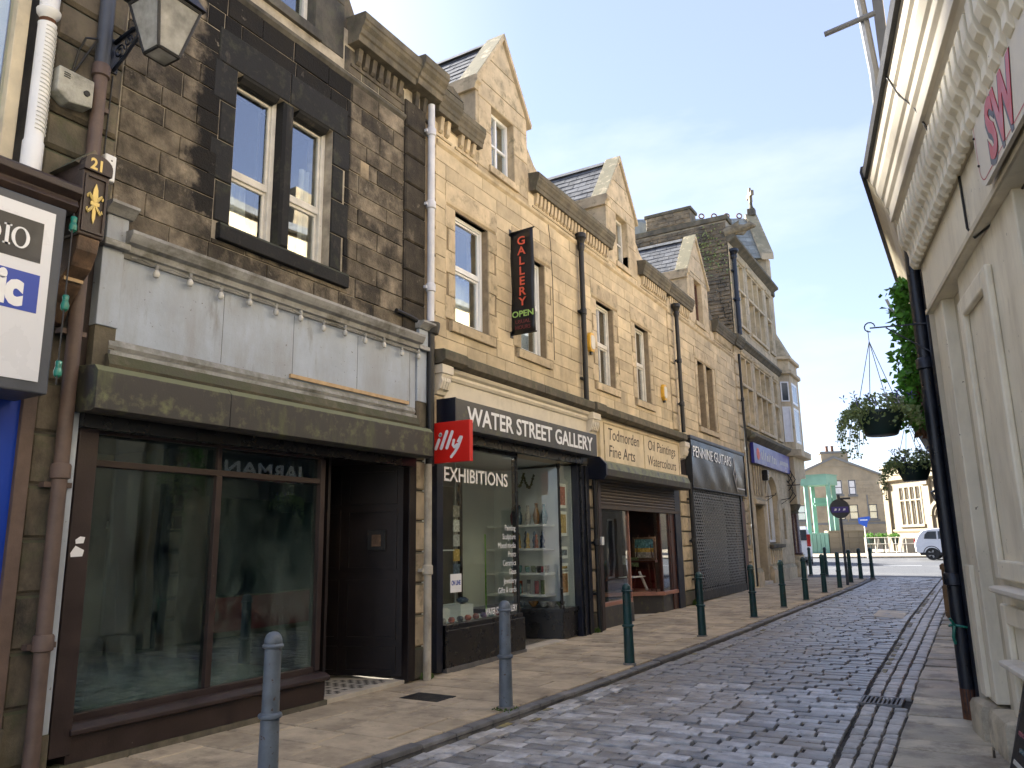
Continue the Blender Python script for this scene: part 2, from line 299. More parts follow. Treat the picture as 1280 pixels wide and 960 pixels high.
# ------------------------------------------------------------------ mesh helpers
WL = {}                                     # world origin of every object made here
class Frame:
    """local (along, out, up) -> world"""
    def __init__(s, o, a, out): s.o = Vector(o); s.a = Vector(a); s.out = Vector(out)
    def __call__(s, p): return s.o + s.a*p[0] + s.out*p[1] + Vector((0, 0, p[2]))
    def flip(s): return s.a.cross(s.out).z < 0
class Ident:
    def __call__(s, p): return Vector(p)
    def flip(s): return False
ID = Ident()
FX = -6.05
FL = Frame((FX, 0, 0), (0, 1, 0), (1, 0, 0))         # left terrace: (y, out of wall, z)
class MB:
    def __init__(s, fr=ID): s.v = []; s.f = []; s.fr = fr
    def add(s, vs, fs):
        k = len(s.v); s.v += [tuple(p) for p in vs]; s.f += [tuple(i+k for i in q) for q in fs]; return s
    def box(s, a0, a1, b0, b1, z0, z1):
        a0, a1 = min(a0, a1), max(a0, a1); b0, b1 = min(b0, b1), max(b0, b1); z0, z1 = min(z0, z1), max(z0, z1)
        return s.add([(a0, b0, z0), (a1, b0, z0), (a1, b1, z0), (a0, b1, z0), (a0, b0, z1), (a1, b0, z1), (a1, b1, z1), (a0, b1, z1)],
                     [(0, 3, 2, 1), (4, 5, 6, 7), (0, 1, 5, 4), (1, 2, 6, 5), (2, 3, 7, 6), (3, 0, 4, 7)])
    def hexa(s, p): return s.add(p, [(0, 3, 2, 1), (4, 5, 6, 7), (0, 1, 5, 4), (1, 2, 6, 5), (2, 3, 7, 6), (3, 0, 4, 7)])
    def stone(s, a0, a1, b0, b1, z0, z1, c=.008, j=.0):
        """block whose front (+b) edges are chamfered"""
        q = lambda: rnd.uniform(-j, j)
        A = [(a0, b0, z0), (a1, b0, z0), (a1, b0, z1), (a0, b0, z1)]
        B = [(a0, b1-c, z0), (a1, b1-c, z0), (a1, b1-c, z1), (a0, b1-c, z1)]
        C = [(a0+c, b1+q(), z0+c), (a1-c, b1+q(), z0+c), (a1-c, b1+q(), z1-c), (a0+c, b1+q(), z1-c)]
        fs = []
        for i in range(4):
            k = (i+1) % 4
            fs += [(i, i+4, k+4, k), (i+4, i+8, k+8, k+4)]
        return s.add(A+B+C, [tuple(reversed(f)) for f in fs] + [(11, 10, 9, 8)])
    def top(s, a0, a1, b0, b1, z0, z1, c=.01, j=.0, skew=None):
        """block whose top (+z) edges are worn round"""
        q = lambda k=1: rnd.uniform(-j, j)*k
        e = [q(.8) for _ in range(8)]
        P = [(a0+e[0], b0+e[1]), (a1+e[2], b0+e[3]), (a1+e[4], b1+e[5]), (a0+e[6], b1+e[7])]
        cx, cy = (a0+a1)/2, (b0+b1)/2
        ins = lambda p, d: (p[0]+(d if p[0] < cx else -d), p[1]+(d if p[1] < cy else -d))
        t = [q(.5) for _ in range(4)]
        A = [(p[0], p[1], z0) for p in P]; B = [(p[0], p[1], z1-c*1.3+t[i]) for i, p in enumerate(P)]
        C = [(*ins(p, c*.45), z1-c*.4+t[i]) for i, p in enumerate(P)]
        D = [(*ins(p, c*1.5), z1+t[i]) for i, p in enumerate(P)]
        fs = []
        for l in (0, 4, 8):
            for i in range(4):
                k = (i+1) % 4; fs.append((i+l, k+l, k+l+4, i+l+4))
        return s.add(A+B+C+D, fs+[(12, 13, 14, 15)])
    def prism(s, poly, lo, hi, ax=2):
        """polygon in the two other axes (ccw), extruded along ax"""
        n = len(poly)
        def P(p, h): return (p[0], p[1], h) if ax == 2 else (p[0], h, p[1]) if ax == 1 else (h, p[0], p[1])
        vs = [P(p, lo) for p in poly]+[P(p, hi) for p in poly]
        fs = [tuple(range(n-1, -1, -1)), tuple(range(n, 2*n))]+[(i, (i+1) % n, (i+1) % n+n, i+n) for i in range(n)]
        if ax == 1: fs = [tuple(reversed(f)) for f in fs]
        return s.add(vs, fs)
    def tube(s, path, r, n=8, cap=True):
        path = [Vector(p) for p in path]; rs = r if isinstance(r, (list, tuple)) else [r]*len(path)
        vs = []; prev = None
        for i, p in enumerate(path):
            d = (path[min(i+1, len(path)-1)]-path[max(i-1, 0)]).normalized()
            ref = Vector((0, 0, 1)) if abs(d.z) < .9 else Vector((1, 0, 0))
            if prev is None: x = d.cross(ref).normalized()
            else: x = (prev-d*prev.dot(d)).normalized()
            prev = x; y = d.cross(x)
            vs += [tuple(p+(x*math.cos(2*math.pi*k/n)+y*math.sin(2*math.pi*k/n))*rs[i]) for k in range(n)]
        fs = []
        for i in range(len(path)-1):
            for k in range(n): fs.append((i*n+k, i*n+(k+1) % n, (i+1)*n+(k+1) % n, (i+1)*n+k))
        if cap: fs += [tuple(range(n-1, -1, -1)), tuple(range((len(path)-1)*n, len(path)*n))]
        return s.add(vs, fs)
    def lathe(s, prof, c=(0, 0, 0), n=16, rot=0.):
        """profile [(r,z)...] bottom to top round the z axis"""
        vs = []; m = len(prof)
        for r, z in prof:
            vs += [(c[0]+r*math.cos(rot+2*math.pi*k/n), c[1]+r*math.sin(rot+2*math.pi*k/n), c[2]+z) for k in range(n)]
        fs = [(i*n+k, i*n+(k+1) % n, (i+1)*n+(k+1) % n, (i+1)*n+k) for i in range(m-1) for k in range(n)]
        fs += [tuple(range(n-1, -1, -1)), tuple(range((m-1)*n, m*n))]
        return s.add(vs, fs)
    def profile(s, prof, a0, a1, capped=True):
        """moulding: profile [(out,z)...] (closed) run along a"""
        n = len(prof)
        vs = [(a0, o, z) for o, z in prof]+[(a1, o, z) for o, z in prof]
        fs = [(i, (i+1) % n, (i+1) % n+n, i+n) for i in range(n)]
        area = sum(prof[i][0]*prof[(i+1) % n][1]-prof[(i+1) % n][0]*prof[i][1] for i in range(n))
        caps = [tuple(range(n-1, -1, -1)), tuple(range(n, 2*n))]
        F = fs+(caps if capped else [])
        if area < 0: F = [tuple(reversed(f)) for f in F]
        return s.add(vs, F)
    def leaf(s, p, d, sz, nrm=None):
        d = Vector(d).normalized(); ref = Vector((rnd.uniform(-1, 1), rnd.uniform(-1, 1), rnd.uniform(-1, 1)))
        x = d.cross(ref)
        if x.length < 1e-3: x = d.cross(Vector((0, 0, 1)))
        x.normalize(); nn = x.cross(d); p = Vector(p)
        return s.add([p, p+d*sz*.45+x*sz*.38+nn*sz*.1, p+d*sz, p+d*sz*.45-x*sz*.38+nn*sz*.1], [(0, 1, 2), (0, 2, 3)])
    def build(s, name, mat, parent=None, smooth=False, bevel=0., kind=None, recalc=False):
        W = [s.fr(p) for p in s.v]
        xs = [p.x for p in W]; ys = [p.y for p in W]; zs = [p.z for p in W]
        o = Vector(((min(xs)+max(xs))/2, (min(ys)+max(ys))/2, min(zs)))
        fs = [tuple(reversed(f)) for f in s.f] if s.fr.flip() else s.f
        me = bpy.data.meshes.new(name); me.from_pydata([tuple(p-o) for p in W], [], fs)
        if recalc:
            bm = bmesh.new(); bm.from_mesh(me); bmesh.ops.recalc_face_normals(bm, faces=bm.faces); bm.to_mesh(me); bm.free()
        if smooth:
            for p in me.polygons: p.use_smooth = True
            me.set_sharp_from_angle(angle=R(38))
        ms = mat if isinstance(mat, (list, tuple)) else [mat]
        for m_ in ms: me.materials.append(MATS[m_])
        return link(name, me, o, parent, bevel, kind)
def link(name, me, o, parent=None, bevel=0., kind=None):
    ob = bpy.data.objects.new(name, me); col.objects.link(ob)
    o = Vector(o); WL[ob.name] = o.copy()
    if parent is not None:
        ob.parent = parent; ob.location = o-WL[parent.name]
    else: ob.location = o
    if bevel:
        b = ob.modifiers.new('bevel', 'BEVEL'); b.width = bevel; b.segments = 2; b.limit_method = 'ANGLE'; b.angle_limit = R(40)
    if kind: ob['kind'] = kind
    return ob
def tag(o, label=None, cat=None, group=None, kind=None):
    if label: o['label'] = label
    if cat: o['category'] = cat
    if group: o['group'] = group
    if kind: o['kind'] = kind
    return o
def thing(name, label, cat, loc=(0, 0, 0), group=None):
    o = bpy.data.objects.new(name, None); col.objects.link(o); o.location = loc; o.empty_display_size = .2
    WL[o.name] = Vector(loc)
    return tag(o, label, cat, group)
def copy_tree(o, loc, rz=0., parent=None):
    c = o.copy(); col.objects.link(c)
    if parent is None: c.location = loc; c.rotation_euler = (0, 0, rz); WL[c.name] = Vector(loc)
    else: c.parent = parent; c.matrix_parent_inverse = o.matrix_parent_inverse.copy()
    for ch in [x for x in KIDS.get(o.name, [])]: copy_tree(ch, None, 0, c)
    return c
KIDS = {}
def kids(root):
    """remember the children of a prototype before copying"""
    for o in col.objects:
        if o.parent: KIDS.setdefault(o.parent.name, [])
    for o in col.objects:
        if o.parent and o not in KIDS[o.parent.name]: KIDS[o.parent.name].append(o)
TXT = {}
def text(name, body, fr, a, out, z, size, mat, parent=None, wide=1., bold=0., shear=0., width=None, thick=.004, align='LEFT', a_sign=1, space=1.):
    """lettering as a thin mesh; lower-left corner at (a, z) on frame fr, standing 'out' proud. a_sign=-1 when reading runs against +a"""
    cu = bpy.data.curves.new('lettering', 'FONT'); cu.body = body; cu.size = size; cu.extrude = thick/2; cu.offset = bold
    cu.shear = shear; cu.align_x = align; cu.resolution_u = 3; cu.space_character = space
    tmp = bpy.data.objects.new('lettering_tmp', cu); col.objects.link(tmp)
    dg = bpy.context.evaluated_depsgraph_get(); me = bpy.data.meshes.new_from_object(tmp.evaluated_get(dg))
    bpy.data.objects.remove(tmp); bpy.data.curves.remove(cu)
    vs = [v.co.copy() for v in me.vertices]; fs = [tuple(p.vertices) for p in me.polygons]; bpy.data.meshes.remove(me)
    if width:
        x0 = min(v.x for v in vs); x1 = max(v.x for v in vs); k = width/(x1-x0)
        for v in vs: v.x = (v.x-x0)*k
    mb = MB(fr)
    pts = [(a+a_sign*v.x*wide, out+v.z, z+v.y) for v in vs]
    if a_sign > 0: fs = [tuple(reversed(f)) for f in fs]
    # font meshes: +z toward the reader; local (a,out,z) has reader on +out
    mb.add(pts, fs)
    return mb.build(name, mat, parent)
def gz(y): return .0105*max(0., y-9.)
# ================================================================== ground, road, pavements
def lerp_tab(tab, y):
    if y <= tab[0][0]: return tab[0][1]
    for (y0, x0), (y1, x1) in zip(tab, tab[1:]):
        if y <= y1: return x0+(x1-x0)*(y-y0)/(y1-y0)
    return tab[-1][1]
KERB = [(-6, -4.35), (3, -4.22), (4.9, -4.14), (6.7, -4.06), (9.8, -3.95), (12.8, -3.78), (18.5, -3.6), (23, -3.42), (27, -3.32), (29.5, -3.3), (30.2, -3.45), (31.0, -4.3)]
CHAN = [(-6, -1.0), (6.4, -1.13), (10, -1.25), (17.5, -1.33), (31, -1.25)]     # inner edge of the channel setts
CHOUT = [(-6, -.72), (6.6, -.76), (10.3, -.8), (31, -.76)]                     # outer edge
kx = lambda y: lerp_tab(KERB, y); cxi = lambda y: lerp_tab(CHAN, y); cxo = lambda y: lerp_tab(CHOUT, y)
def strip(name, xl, xr, ys, dz, mat, nx=1, parent=None, kind='structure'):
    mb = MB(); vs = []; fs = []; n = nx+1
    for y in ys:
        a, b = xl(y), xr(y)
        for i in range(n): vs.append((a+(b-a)*i/nx, y, gz(y)+dz))
    for j in range(len(ys)-1):
        for i in range(nx): k = j*n+i; fs.append((k, k+1, k+n+1, k+n))
    mb.add(vs, fs); return mb.build(name, mat, parent, kind=kind)
ground = strip('ground', lambda y: -220, lambda y: 220, [-120, 9, 20, 40, 80, 160, 320], -.16, 'earth')
yy = [-6+i*1.0 for i in range(38)]
road = None
def camber(x, y):
    c = (kx(y)+cxi(y))/2; h = (cxi(y)-kx(y))/2
    return -.055+.045*max(0, 1-((x-c)/h)**2)
def road_z(x, y): return gz(y)+camber(x, y)
mb = MB(); vs = []; fs = []; nx = 12
for y in yy:
    for i in range(nx+1): x = kx(y)+(cxi(y)-kx(y))*i/nx; vs.append((x, y, road_z(x, y)-.028))
    vs.append((.6 if y < 8 else .2, y, gz(y)-.09))
for j in range(len(yy)-1):
    for i in range(nx+1): k = j*(nx+2)+i; fs.append((k, k+1, k+nx+3, k+nx+2))
mb.add(vs, fs); road = mb.build('road', 'joint_dirt', None, kind='structure')
# --- granite setts: courses across the street, each one laid a little unevenly
setts = []
y = 2.6
lr = random.Random(11)
while y < 31:
    ch = lr.uniform(.14, .17)
    x = kx(y)+.30+lr.uniform(-.0, .05); skew = .02*math.sin(y*.5)
    end = cxi(y)-.01
    while x < end-.06:
        ln = lr.uniform(.22, .37)
        if x+ln > end-.08: ln = end-x
        g = lr.uniform(.014, .024)
        setts.append((x, x+ln-g, y+skew*math.sin(x*3), y+skew*math.sin(x*3)+ch-lr.uniform(.014, .026), lr.uniform(-.010, .005)))
        x += ln
    y += ch
# kerb-side setts laid lengthways (one row)
y = 2.6
while y < 30:
    ln = lr.uniform(.2, .34); x0 = kx(y)+.02
    setts.append((x0, x0+.125, y, y+ln-.018, lr.uniform(-.008, .004))); setts.append((x0+.14, x0+.265, y+.06, y+ln+.035, lr.uniform(-.010, .004)))
    y += ln
def inview(x, y):
    d = Vector((x, y, 0))-Vector((0, 0, 1.6)); z = d.dot(fw)
    if z < .5: return False
    return abs(d.dot(rt)/z) < .70 and abs(d.dot(up)/z) < .53
setts.sort(key=lambda t: (not inview((t[0]+t[1])/2, t[2]), t[0]**2+t[2]**2))
far = MB()
def patch(x, y): return mnoise.noise(Vector((x*.5, y*.35, 3)))
for i, (x0, x1, y0, y1, dz) in enumerate(setts):
    xm, ym = (x0+x1)/2, (y0+y1)/2
    if i >= 290 and not (inview(xm, ym) or ym > 4): continue
    zt = road_z(xm, ym)+dz
    m = MB() if i < 290 else far
    m.top(x0, x1, y0, y1, zt-.07, zt, .011, .005)
    if i < 290: m.build('sett', 'sett', road, smooth=True)
fo = far.build('far_setts', 'sett', road, smooth=True, kind='stuff')
# --- worn double yellow line daubed on the kerb-side setts: a few surviving dashes
lr = random.Random(5)
yl = MB()
for k in range(46):
    y0 = 3.2+k*.52+lr.uniform(-.1, .1)
    if lr.random() < .45: continue
    x0 = kx(y0)+lr.choice((.045, .19)); z0 = road_z(x0, y0)
    yl.box(x0, x0+.06, y0, y0+lr.uniform(.12, .3), z0-.004, z0+.0035)
yo = yl.build('yellow_line', 'yellow_line', road)
# --- channel of squarer setts, three rows, on the right
gutter = strip('gutter', cxi, cxo, yy, -.080, 'joint_dirt', 1)
gs = []
lr = random.Random(23)
for r in range(3):
    y = 2.8+r*.07
    while y < 30.5:
        ln = lr.uniform(.13, .24); w0 = (cxo(y)-cxi(y))/3; x0 = cxi(y)+r*w0
        if not (8.95 < y+ln/2 < 9.42): gs.append((x0+.008, x0+w0-.01, y, y+ln-.016, lr.uniform(-.009, .005)))
        y += ln
gs.sort(key=lambda t: (not inview(t[0], t[2]), t[2]))
far = MB()
for i, (x0, x1, y0, y1, dz) in enumerate(gs):
    ym = (y0+y1)/2; zt = gz(ym)-.05+dz
    m = MB() if i < 280 else far
    m.top(x0, x1, y0, y1, zt-.06, zt, .018, .008)
    if i < 280: m.build('sett', 'channel_sett', gutter, smooth=True)
far.build('far_setts', 'channel_sett', gutter, smooth=True, kind='stuff')
# yellow line along the channel
yl = MB()
for k in range(40):
    y0 = 10.5+k*.36
    if lr.random() < .35: continue
    x0 = cxi(y0)+.03; z0 = gz(y0)-.05
    yl.box(x0, x0+.055, y0, y0+lr.uniform(.18, .34), z0-.006, z0+.006)
yl.build('yellow_line', 'yellow_line', gutter)
# --- left pavement: small flags in courses
pav = strip('pavement', lambda y: -8.2, kx, yy, -.035, 'joint_dirt', 2)
lr = random.Random(31); n = 0; farf = MB()
y = 2.2
while y < 30.2:
    cw = lr.choice((.42, .45, .52)); x = -6.16+(lr.uniform(.0, .2)); xe = kx(y)-.14
    x = -6.2
    while x < xe-.05:
        ln = lr.choice((.45, .6, .62, .75));
        if x+ln > xe-.22: ln = xe-x
        zt = gz(y+.2)+lr.uniform(-.004, .003); m = MB()
        m.top(x+.006, x+ln-.006, y+.006, y+cw-.006, zt-.05, zt, .008, .004); m.build('flagstone', 'flag', pav); n += 1
        x += ln
    y += cw
# recessed doorways get their own floor further down; kerb stones
lr = random.Random(37)
y = 1.8
while y < 29.6:
    ln = lr.uniform(.22, .5) if y < 8 else lr.uniform(.6, .95)
    x0, x1 = kx(y), kx(y+ln); m = MB(); dz = lr.uniform(-.008, .004)
    z0, z1 = gz(y)-.14, gz(y)+dz
    m.hexa([(x0-.13, y+.006, z0), (x0, y+.006, z0), (x1, y+ln-.006, z0), (x1-.13, y+ln-.006, z0), (x0-.13, y+.006, z1), (x0-.012, y+.006, z1), (x1-.012, y+ln-.006, z1), (x1-.13, y+ln-.006, z1)])
    m.build('kerbstone', 'kerb', pav, bevel=.008); y += ln
# --- right pavement: big riven flags across the full width
pr = strip('side_pavement', cxo, lambda y: 1.6-.19*y if y < 7.5 else .12, [y for y in yy if y < 31.5], -.075, 'joint_dirt', 1)
lr = random.Random(41)
y = 3.0
while y < 30.4:
    cw = lr.uniform(.34, .66); xa = cxo(y)+.006; xb = (.85-.105*y if y < 8.2 else .0)+.1
    xb = max(xb, -.02)
    cut = xa+(xb-xa)*lr.uniform(.55, .8) if lr.random() < .35 else None
    for (p, q) in ([(xa, xb)] if cut is None else [(xa, cut-.004), (cut+.004, xb)]):
        zt = gz(y)-.045+lr.uniform(-.006, .006); m = MB(); m.top(p, q, y+.010, y+cw-.010, zt-.06, zt, .012, .010); m.build('flagstone', 'york_flag', pr, smooth=True)
    y += cw
# --- the wider junction beyond the cobbles, and the far pavement
jy = [30.9, 34, 38, 42, 46, 50, 51.5]
strip('junction_road', lambda y: -70, lambda y: 70, jy, -.045, 'asphalt', 2)
strip('far_pavement', lambda y: -70, lambda y: 70, [51.5, 56, 62, 70, 80, 95], .05, 'pale_paving', 2)
fk = MB()
for k in range(60): fk.box(-30+k*1.0+.01, -30+k*1.0+.99, 51.35, 51.5, gz(51)-.1, gz(51)+.06)
fk.build('far_kerb', 'pale_paving', None, kind='structure')
lm = MB()
for k in range(26): lm.box(-40+k*3, -40+k*3+1.6, 40.9, 41.02, gz(41)-.05, gz(41)-.039)
lm.build('road_marking', 'white_print', None, kind='structure')
# --- drain grate in the channel
gr = thing('drain_grate', 'rusty cast iron gully grate set into the cobbled channel on the right', 'drain', (-1.06, 9.18, gz(9.18)-.05))
m = MB(); g0, g1 = 8.97, 9.4; gx0, gx1 = -1.26, -.86; zt = gz(9.2)-.046
m.box(gx0, gx1, g0, g0+.035, zt-.03, zt); m.box(gx0, gx1, g1-.035, g1, zt-.03, zt); m.box(gx0, gx0+.03, g0+.035, g1-.035, zt-.03, zt); m.box(gx1-.03, gx1, g0+.035, g1-.035, zt-.03, zt)
m.build('frame', 'kerb', gr)
for k in range(8):
    m = MB(); xx = gx0+.045+k*.041; m.box(xx, xx+.02, g0+.037, g1-.037, zt-.03, zt-.002); m.build('bar', 'kerb', gr)
# --- inspection cover in the left pavement and a pale patch on the road
m = MB(); m.top(-5.55, -5.05, 6.9, 7.25, -.02, .006, .004); co = m.build('manhole_cover', 'iron_black'); tag(co, 'small dark iron inspection cover set in the pavement flags', 'cover')
m = MB(); m.hexa([(-2.0, 17.3, gz(17.3)-.06), (-1.45, 17.3, gz(17.3)-.1), (-1.45, 18.7, gz(18.7)-.1), (-2.0, 18.7, gz(18.7)-.06), (-2.0, 17.3, road_z(-2.0, 17.3)+.006), (-1.45, 17.3, road_z(-1.45, 17.3)+.006), (-1.45, 18.7, road_z(-1.45, 18.7)+.006), (-2.0, 18.7, road_z(-2.0, 18.7)+.006)]); m.build('concrete_patch', 'step_white', road)
# --- weeds against walls and bollards
def weeds(x, y, z, n, h, spread, label):
    m = MB()
    for k in range(n):
        p = (x+rnd.uniform(-1, 1)*spread, y+rnd.uniform(-1, 1)*spread, z-.005)
        m.leaf(p, (rnd.uniform(-.6, .6), rnd.uniform(-.6, .6), 1), h*rnd.uniform(.4, 1.1))
    tag(m.build('weeds', 'weed_green'), label, 'weeds', kind='stuff')

# ================================================================== bollards
def bollard(mat, label):
    t = thing('bollard', label, 'bollard')
    m = MB(); m.lathe([(.070, -.06), (.070, .0), (.066, .30), (.063, .46), (.060, .475), (.060, .50), (.060, .52), (.056, .9), (.055, .935)], n=18)
    m.build('post', mat, t, smooth=True)
    m = MB(); m.lathe([(.062, .468), (.078, .478), (.082, .49), (.078, .502), (.060, .512)], n=18); m.build('collar', mat, t, smooth=True)
    m = MB(); m.lathe([(.056, .925), (.070, .932), (.073, .943), (.068, .953), (.060, .957), (.062, .962), (.060, .985), (.050, 1.012), (.030, 1.03), (.008, 1.036)], n=18); m.build('cap', mat, t, smooth=True)
    m = MB(); m.lathe([(.090, -.04), (.088, .012), (.066, .018)], n=18); m.build('base', 'kerb', t, smooth=True)
    return t
GB = 'bollards along the kerb'
bg_ = bollard('bollard_grey', 'blue-grey bollard nearest the camera, in front of the empty shop window')
bt_ = bollard('bollard_teal', 'teal bollard in front of the picture shop, first of the teal ones')
kids(bg_)
bg_.location = (-4.27, 3.93, 0); bg_['group'] = GB; WL[bg_.name] = Vector((-4.27, 3.93, 0))
o = copy_tree(bg_, (-4.25, 6.97, 0), 1.2); o['label'] = 'blue-grey bollard in front of the gallery, beside its open doorway'; o['group'] = GB
def gfix(x, y): 
    # position measured as if on level ground at eye height 1.6: pull it in along the ray to the rising street
    t = 1.0
    for _ in range(20): t = (1.6-gz(y*t))/1.6
    return x*t, y*t
spots = [(-4.21, 10.1), (-4.26, 13.48), (-4.24, 17.), (-4.21, 19.79), (-4.14, 22.25), (-4.16, 25.31), (-4.09, 27.84), (-4.2, 31.3), (-4.18, 34.0), (-3.86, 34.9)]
blab = ['teal bollard in front of the picture shop, first of the teal ones', 'teal bollard before the picture shop\'s right pier, second of the teal ones', 'teal bollard before the right edge of the guitar shop grille, third teal one', 'teal bollard before the doorway of the corner bank, fourth teal one', 'teal bollard before the arched bank window, fifth teal one', 'teal bollard before the granite column of the bank, sixth teal one', 'teal bollard just past the granite column, seventh teal one', 'teal bollard close by the foot of the road sign post', 'small far teal bollard, last but one before the road junction', 'small far teal bollard, last one at the bend of the kerb']
for i, (x, y) in enumerate(spots):
    x, y = gfix(x, y)
    if i == 0: o = bt_; o.location = (x, y, gz(y)); WL[o.name] = Vector((x, y, gz(y)))
    else: o = copy_tree(bt_, (x, y, gz(y)), rnd.uniform(0, 6))
    o['label'] = blab[i]; o['group'] = GB
for i, (x, y, lb) in enumerate([(-6.5, 37, 'far teal bollard left of the road sign, beside the white van'), (-5.7, 36.8, 'far teal bollard between white van and road sign post'), (-5.1, 36.6, 'far teal bollard just left of the road sign post')]):
    o = copy_tree(bt_, (x, y*.87, gz(y*.87)), rnd.uniform(0, 6)); o['label'] = lb; o['group'] = GB
weeds(-4.22, 6.9, 0, 90, .03, .11, 'moss and small weeds round the foot of the second grey bollard')
weeds(-6.02, 18.55, gz(18.5), 60, .16, .07, 'tuft of green weeds at the foot of the pier by the picture shop')
weeds(-6.0, 12.95, gz(12.9), 40, .10, .06, 'little weeds at the foot of the pier beside the gallery')
weeds(-6.0, 7.98, 0, 40, .10, .05, 'little weeds at the foot of the white drainpipe')
# ================================================================== facade helpers
def wall_back(fr, parent, a0, a1, z0, z1, holes, mat, o0=-.4, o1=-.008, name='wall'):
    m = MB(fr); ed = sorted({a0, a1, *[h[0] for h in holes], *[h[1] for h in holes]}); ed = [e for e in ed if a0 <= e <= a1]
    for p, q in zip(ed, ed[1:]):
        if q-p < 1e-5: continue
        cuts = sorted((h[2], h[3]) for h in holes if h[0] < q-1e-6 and h[1] > p+1e-6); z = z0
        for c0, c1 in cuts:
            if c0 > z: m.box(p, q, o0, o1, z, min(c0, z1))
            z = max(z, c1)
        if z < z1: m.box(p, q, o0, o1, z, z1)
    return m.build(name, mat, parent)
def ashlar(fr, wall, a0, a1, z0, z1, holes, ch, lmin, lmax, mat, proud=.012, c=.006, seed=1, name='stone', stuff=False, j=.002, gap=.004):
    lr = random.Random(seed); z = z0; cnt = 0; S = MB(fr)
    nC = max(1, round((z1-z0)/ch)); hs = [ch*lr.uniform(.86, 1.14) for _ in range(nC)]; k = (z1-z0)/sum(hs); hs = [h*k for h in hs]
    for ci, h in enumerate(hs):
        ed = sorted({a0, a1, *[e for b in holes for e in b[:2] if a0 < e < a1]}); segs = []
        for p, q in zip(ed, ed[1:]):
            fr_ = [(z, z+h)]
            for b0, b1, y0, y1 in holes:
                if b0 < q-1e-6 and b1 > p+1e-6:
                    fr_ = [t for s_, e_ in fr_ for t in ((s_, min(e_, y0)), (max(s_, y1), e_)) if t[1]-t[0] > .035]
            if not fr_: continue
            f = max(fr_, key=lambda t: t[1]-t[0])
            if segs and abs(segs[-1][1]-p) < 1e-6 and segs[-1][2] == f: segs[-1] = (segs[-1][0], q, f)
            else: segs.append((p, q, f))
        for p, q, (zz0, zz1) in segs:
            if q-p < .03: continue
            x = p; first = True
            while x < q-.001:
                ln = lr.uniform(lmin, lmax)*(.55 if first and ci % 2 else 1); first = False
                if x+ln > q-lmin*.55: ln = q-x
                m = S if stuff else MB(fr)
                m.stone(x+gap, x+ln-gap, -.05, proud+lr.uniform(-.003, .004)*(1+j*200), zz0+gap, zz1-gap, c, j)
                if not stuff: m.build(name, mat, wall)
                cnt += 1; x += ln
        z += h
    if stuff: S.build('stone_courses', mat, wall, kind='stuff')
    return cnt
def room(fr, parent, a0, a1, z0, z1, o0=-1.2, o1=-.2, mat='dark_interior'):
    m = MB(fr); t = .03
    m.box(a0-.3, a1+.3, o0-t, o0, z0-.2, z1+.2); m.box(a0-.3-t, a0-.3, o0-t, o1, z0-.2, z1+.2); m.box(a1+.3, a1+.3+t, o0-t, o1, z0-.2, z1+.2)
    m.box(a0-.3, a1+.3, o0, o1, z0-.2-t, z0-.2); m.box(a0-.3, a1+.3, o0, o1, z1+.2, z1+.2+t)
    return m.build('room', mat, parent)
def frame_box(m, a0, a1, z0, z1, o0, o1, w):
    m.box(a0, a0+w, o0, o1, z0, z1); m.box(a1-w, a1, o0, o1, z0, z1); m.box(a0+w, a1-w, o0, o1, z0, z0+w); m.box(a0+w, a1-w, o0, o1, z1-w, z1)
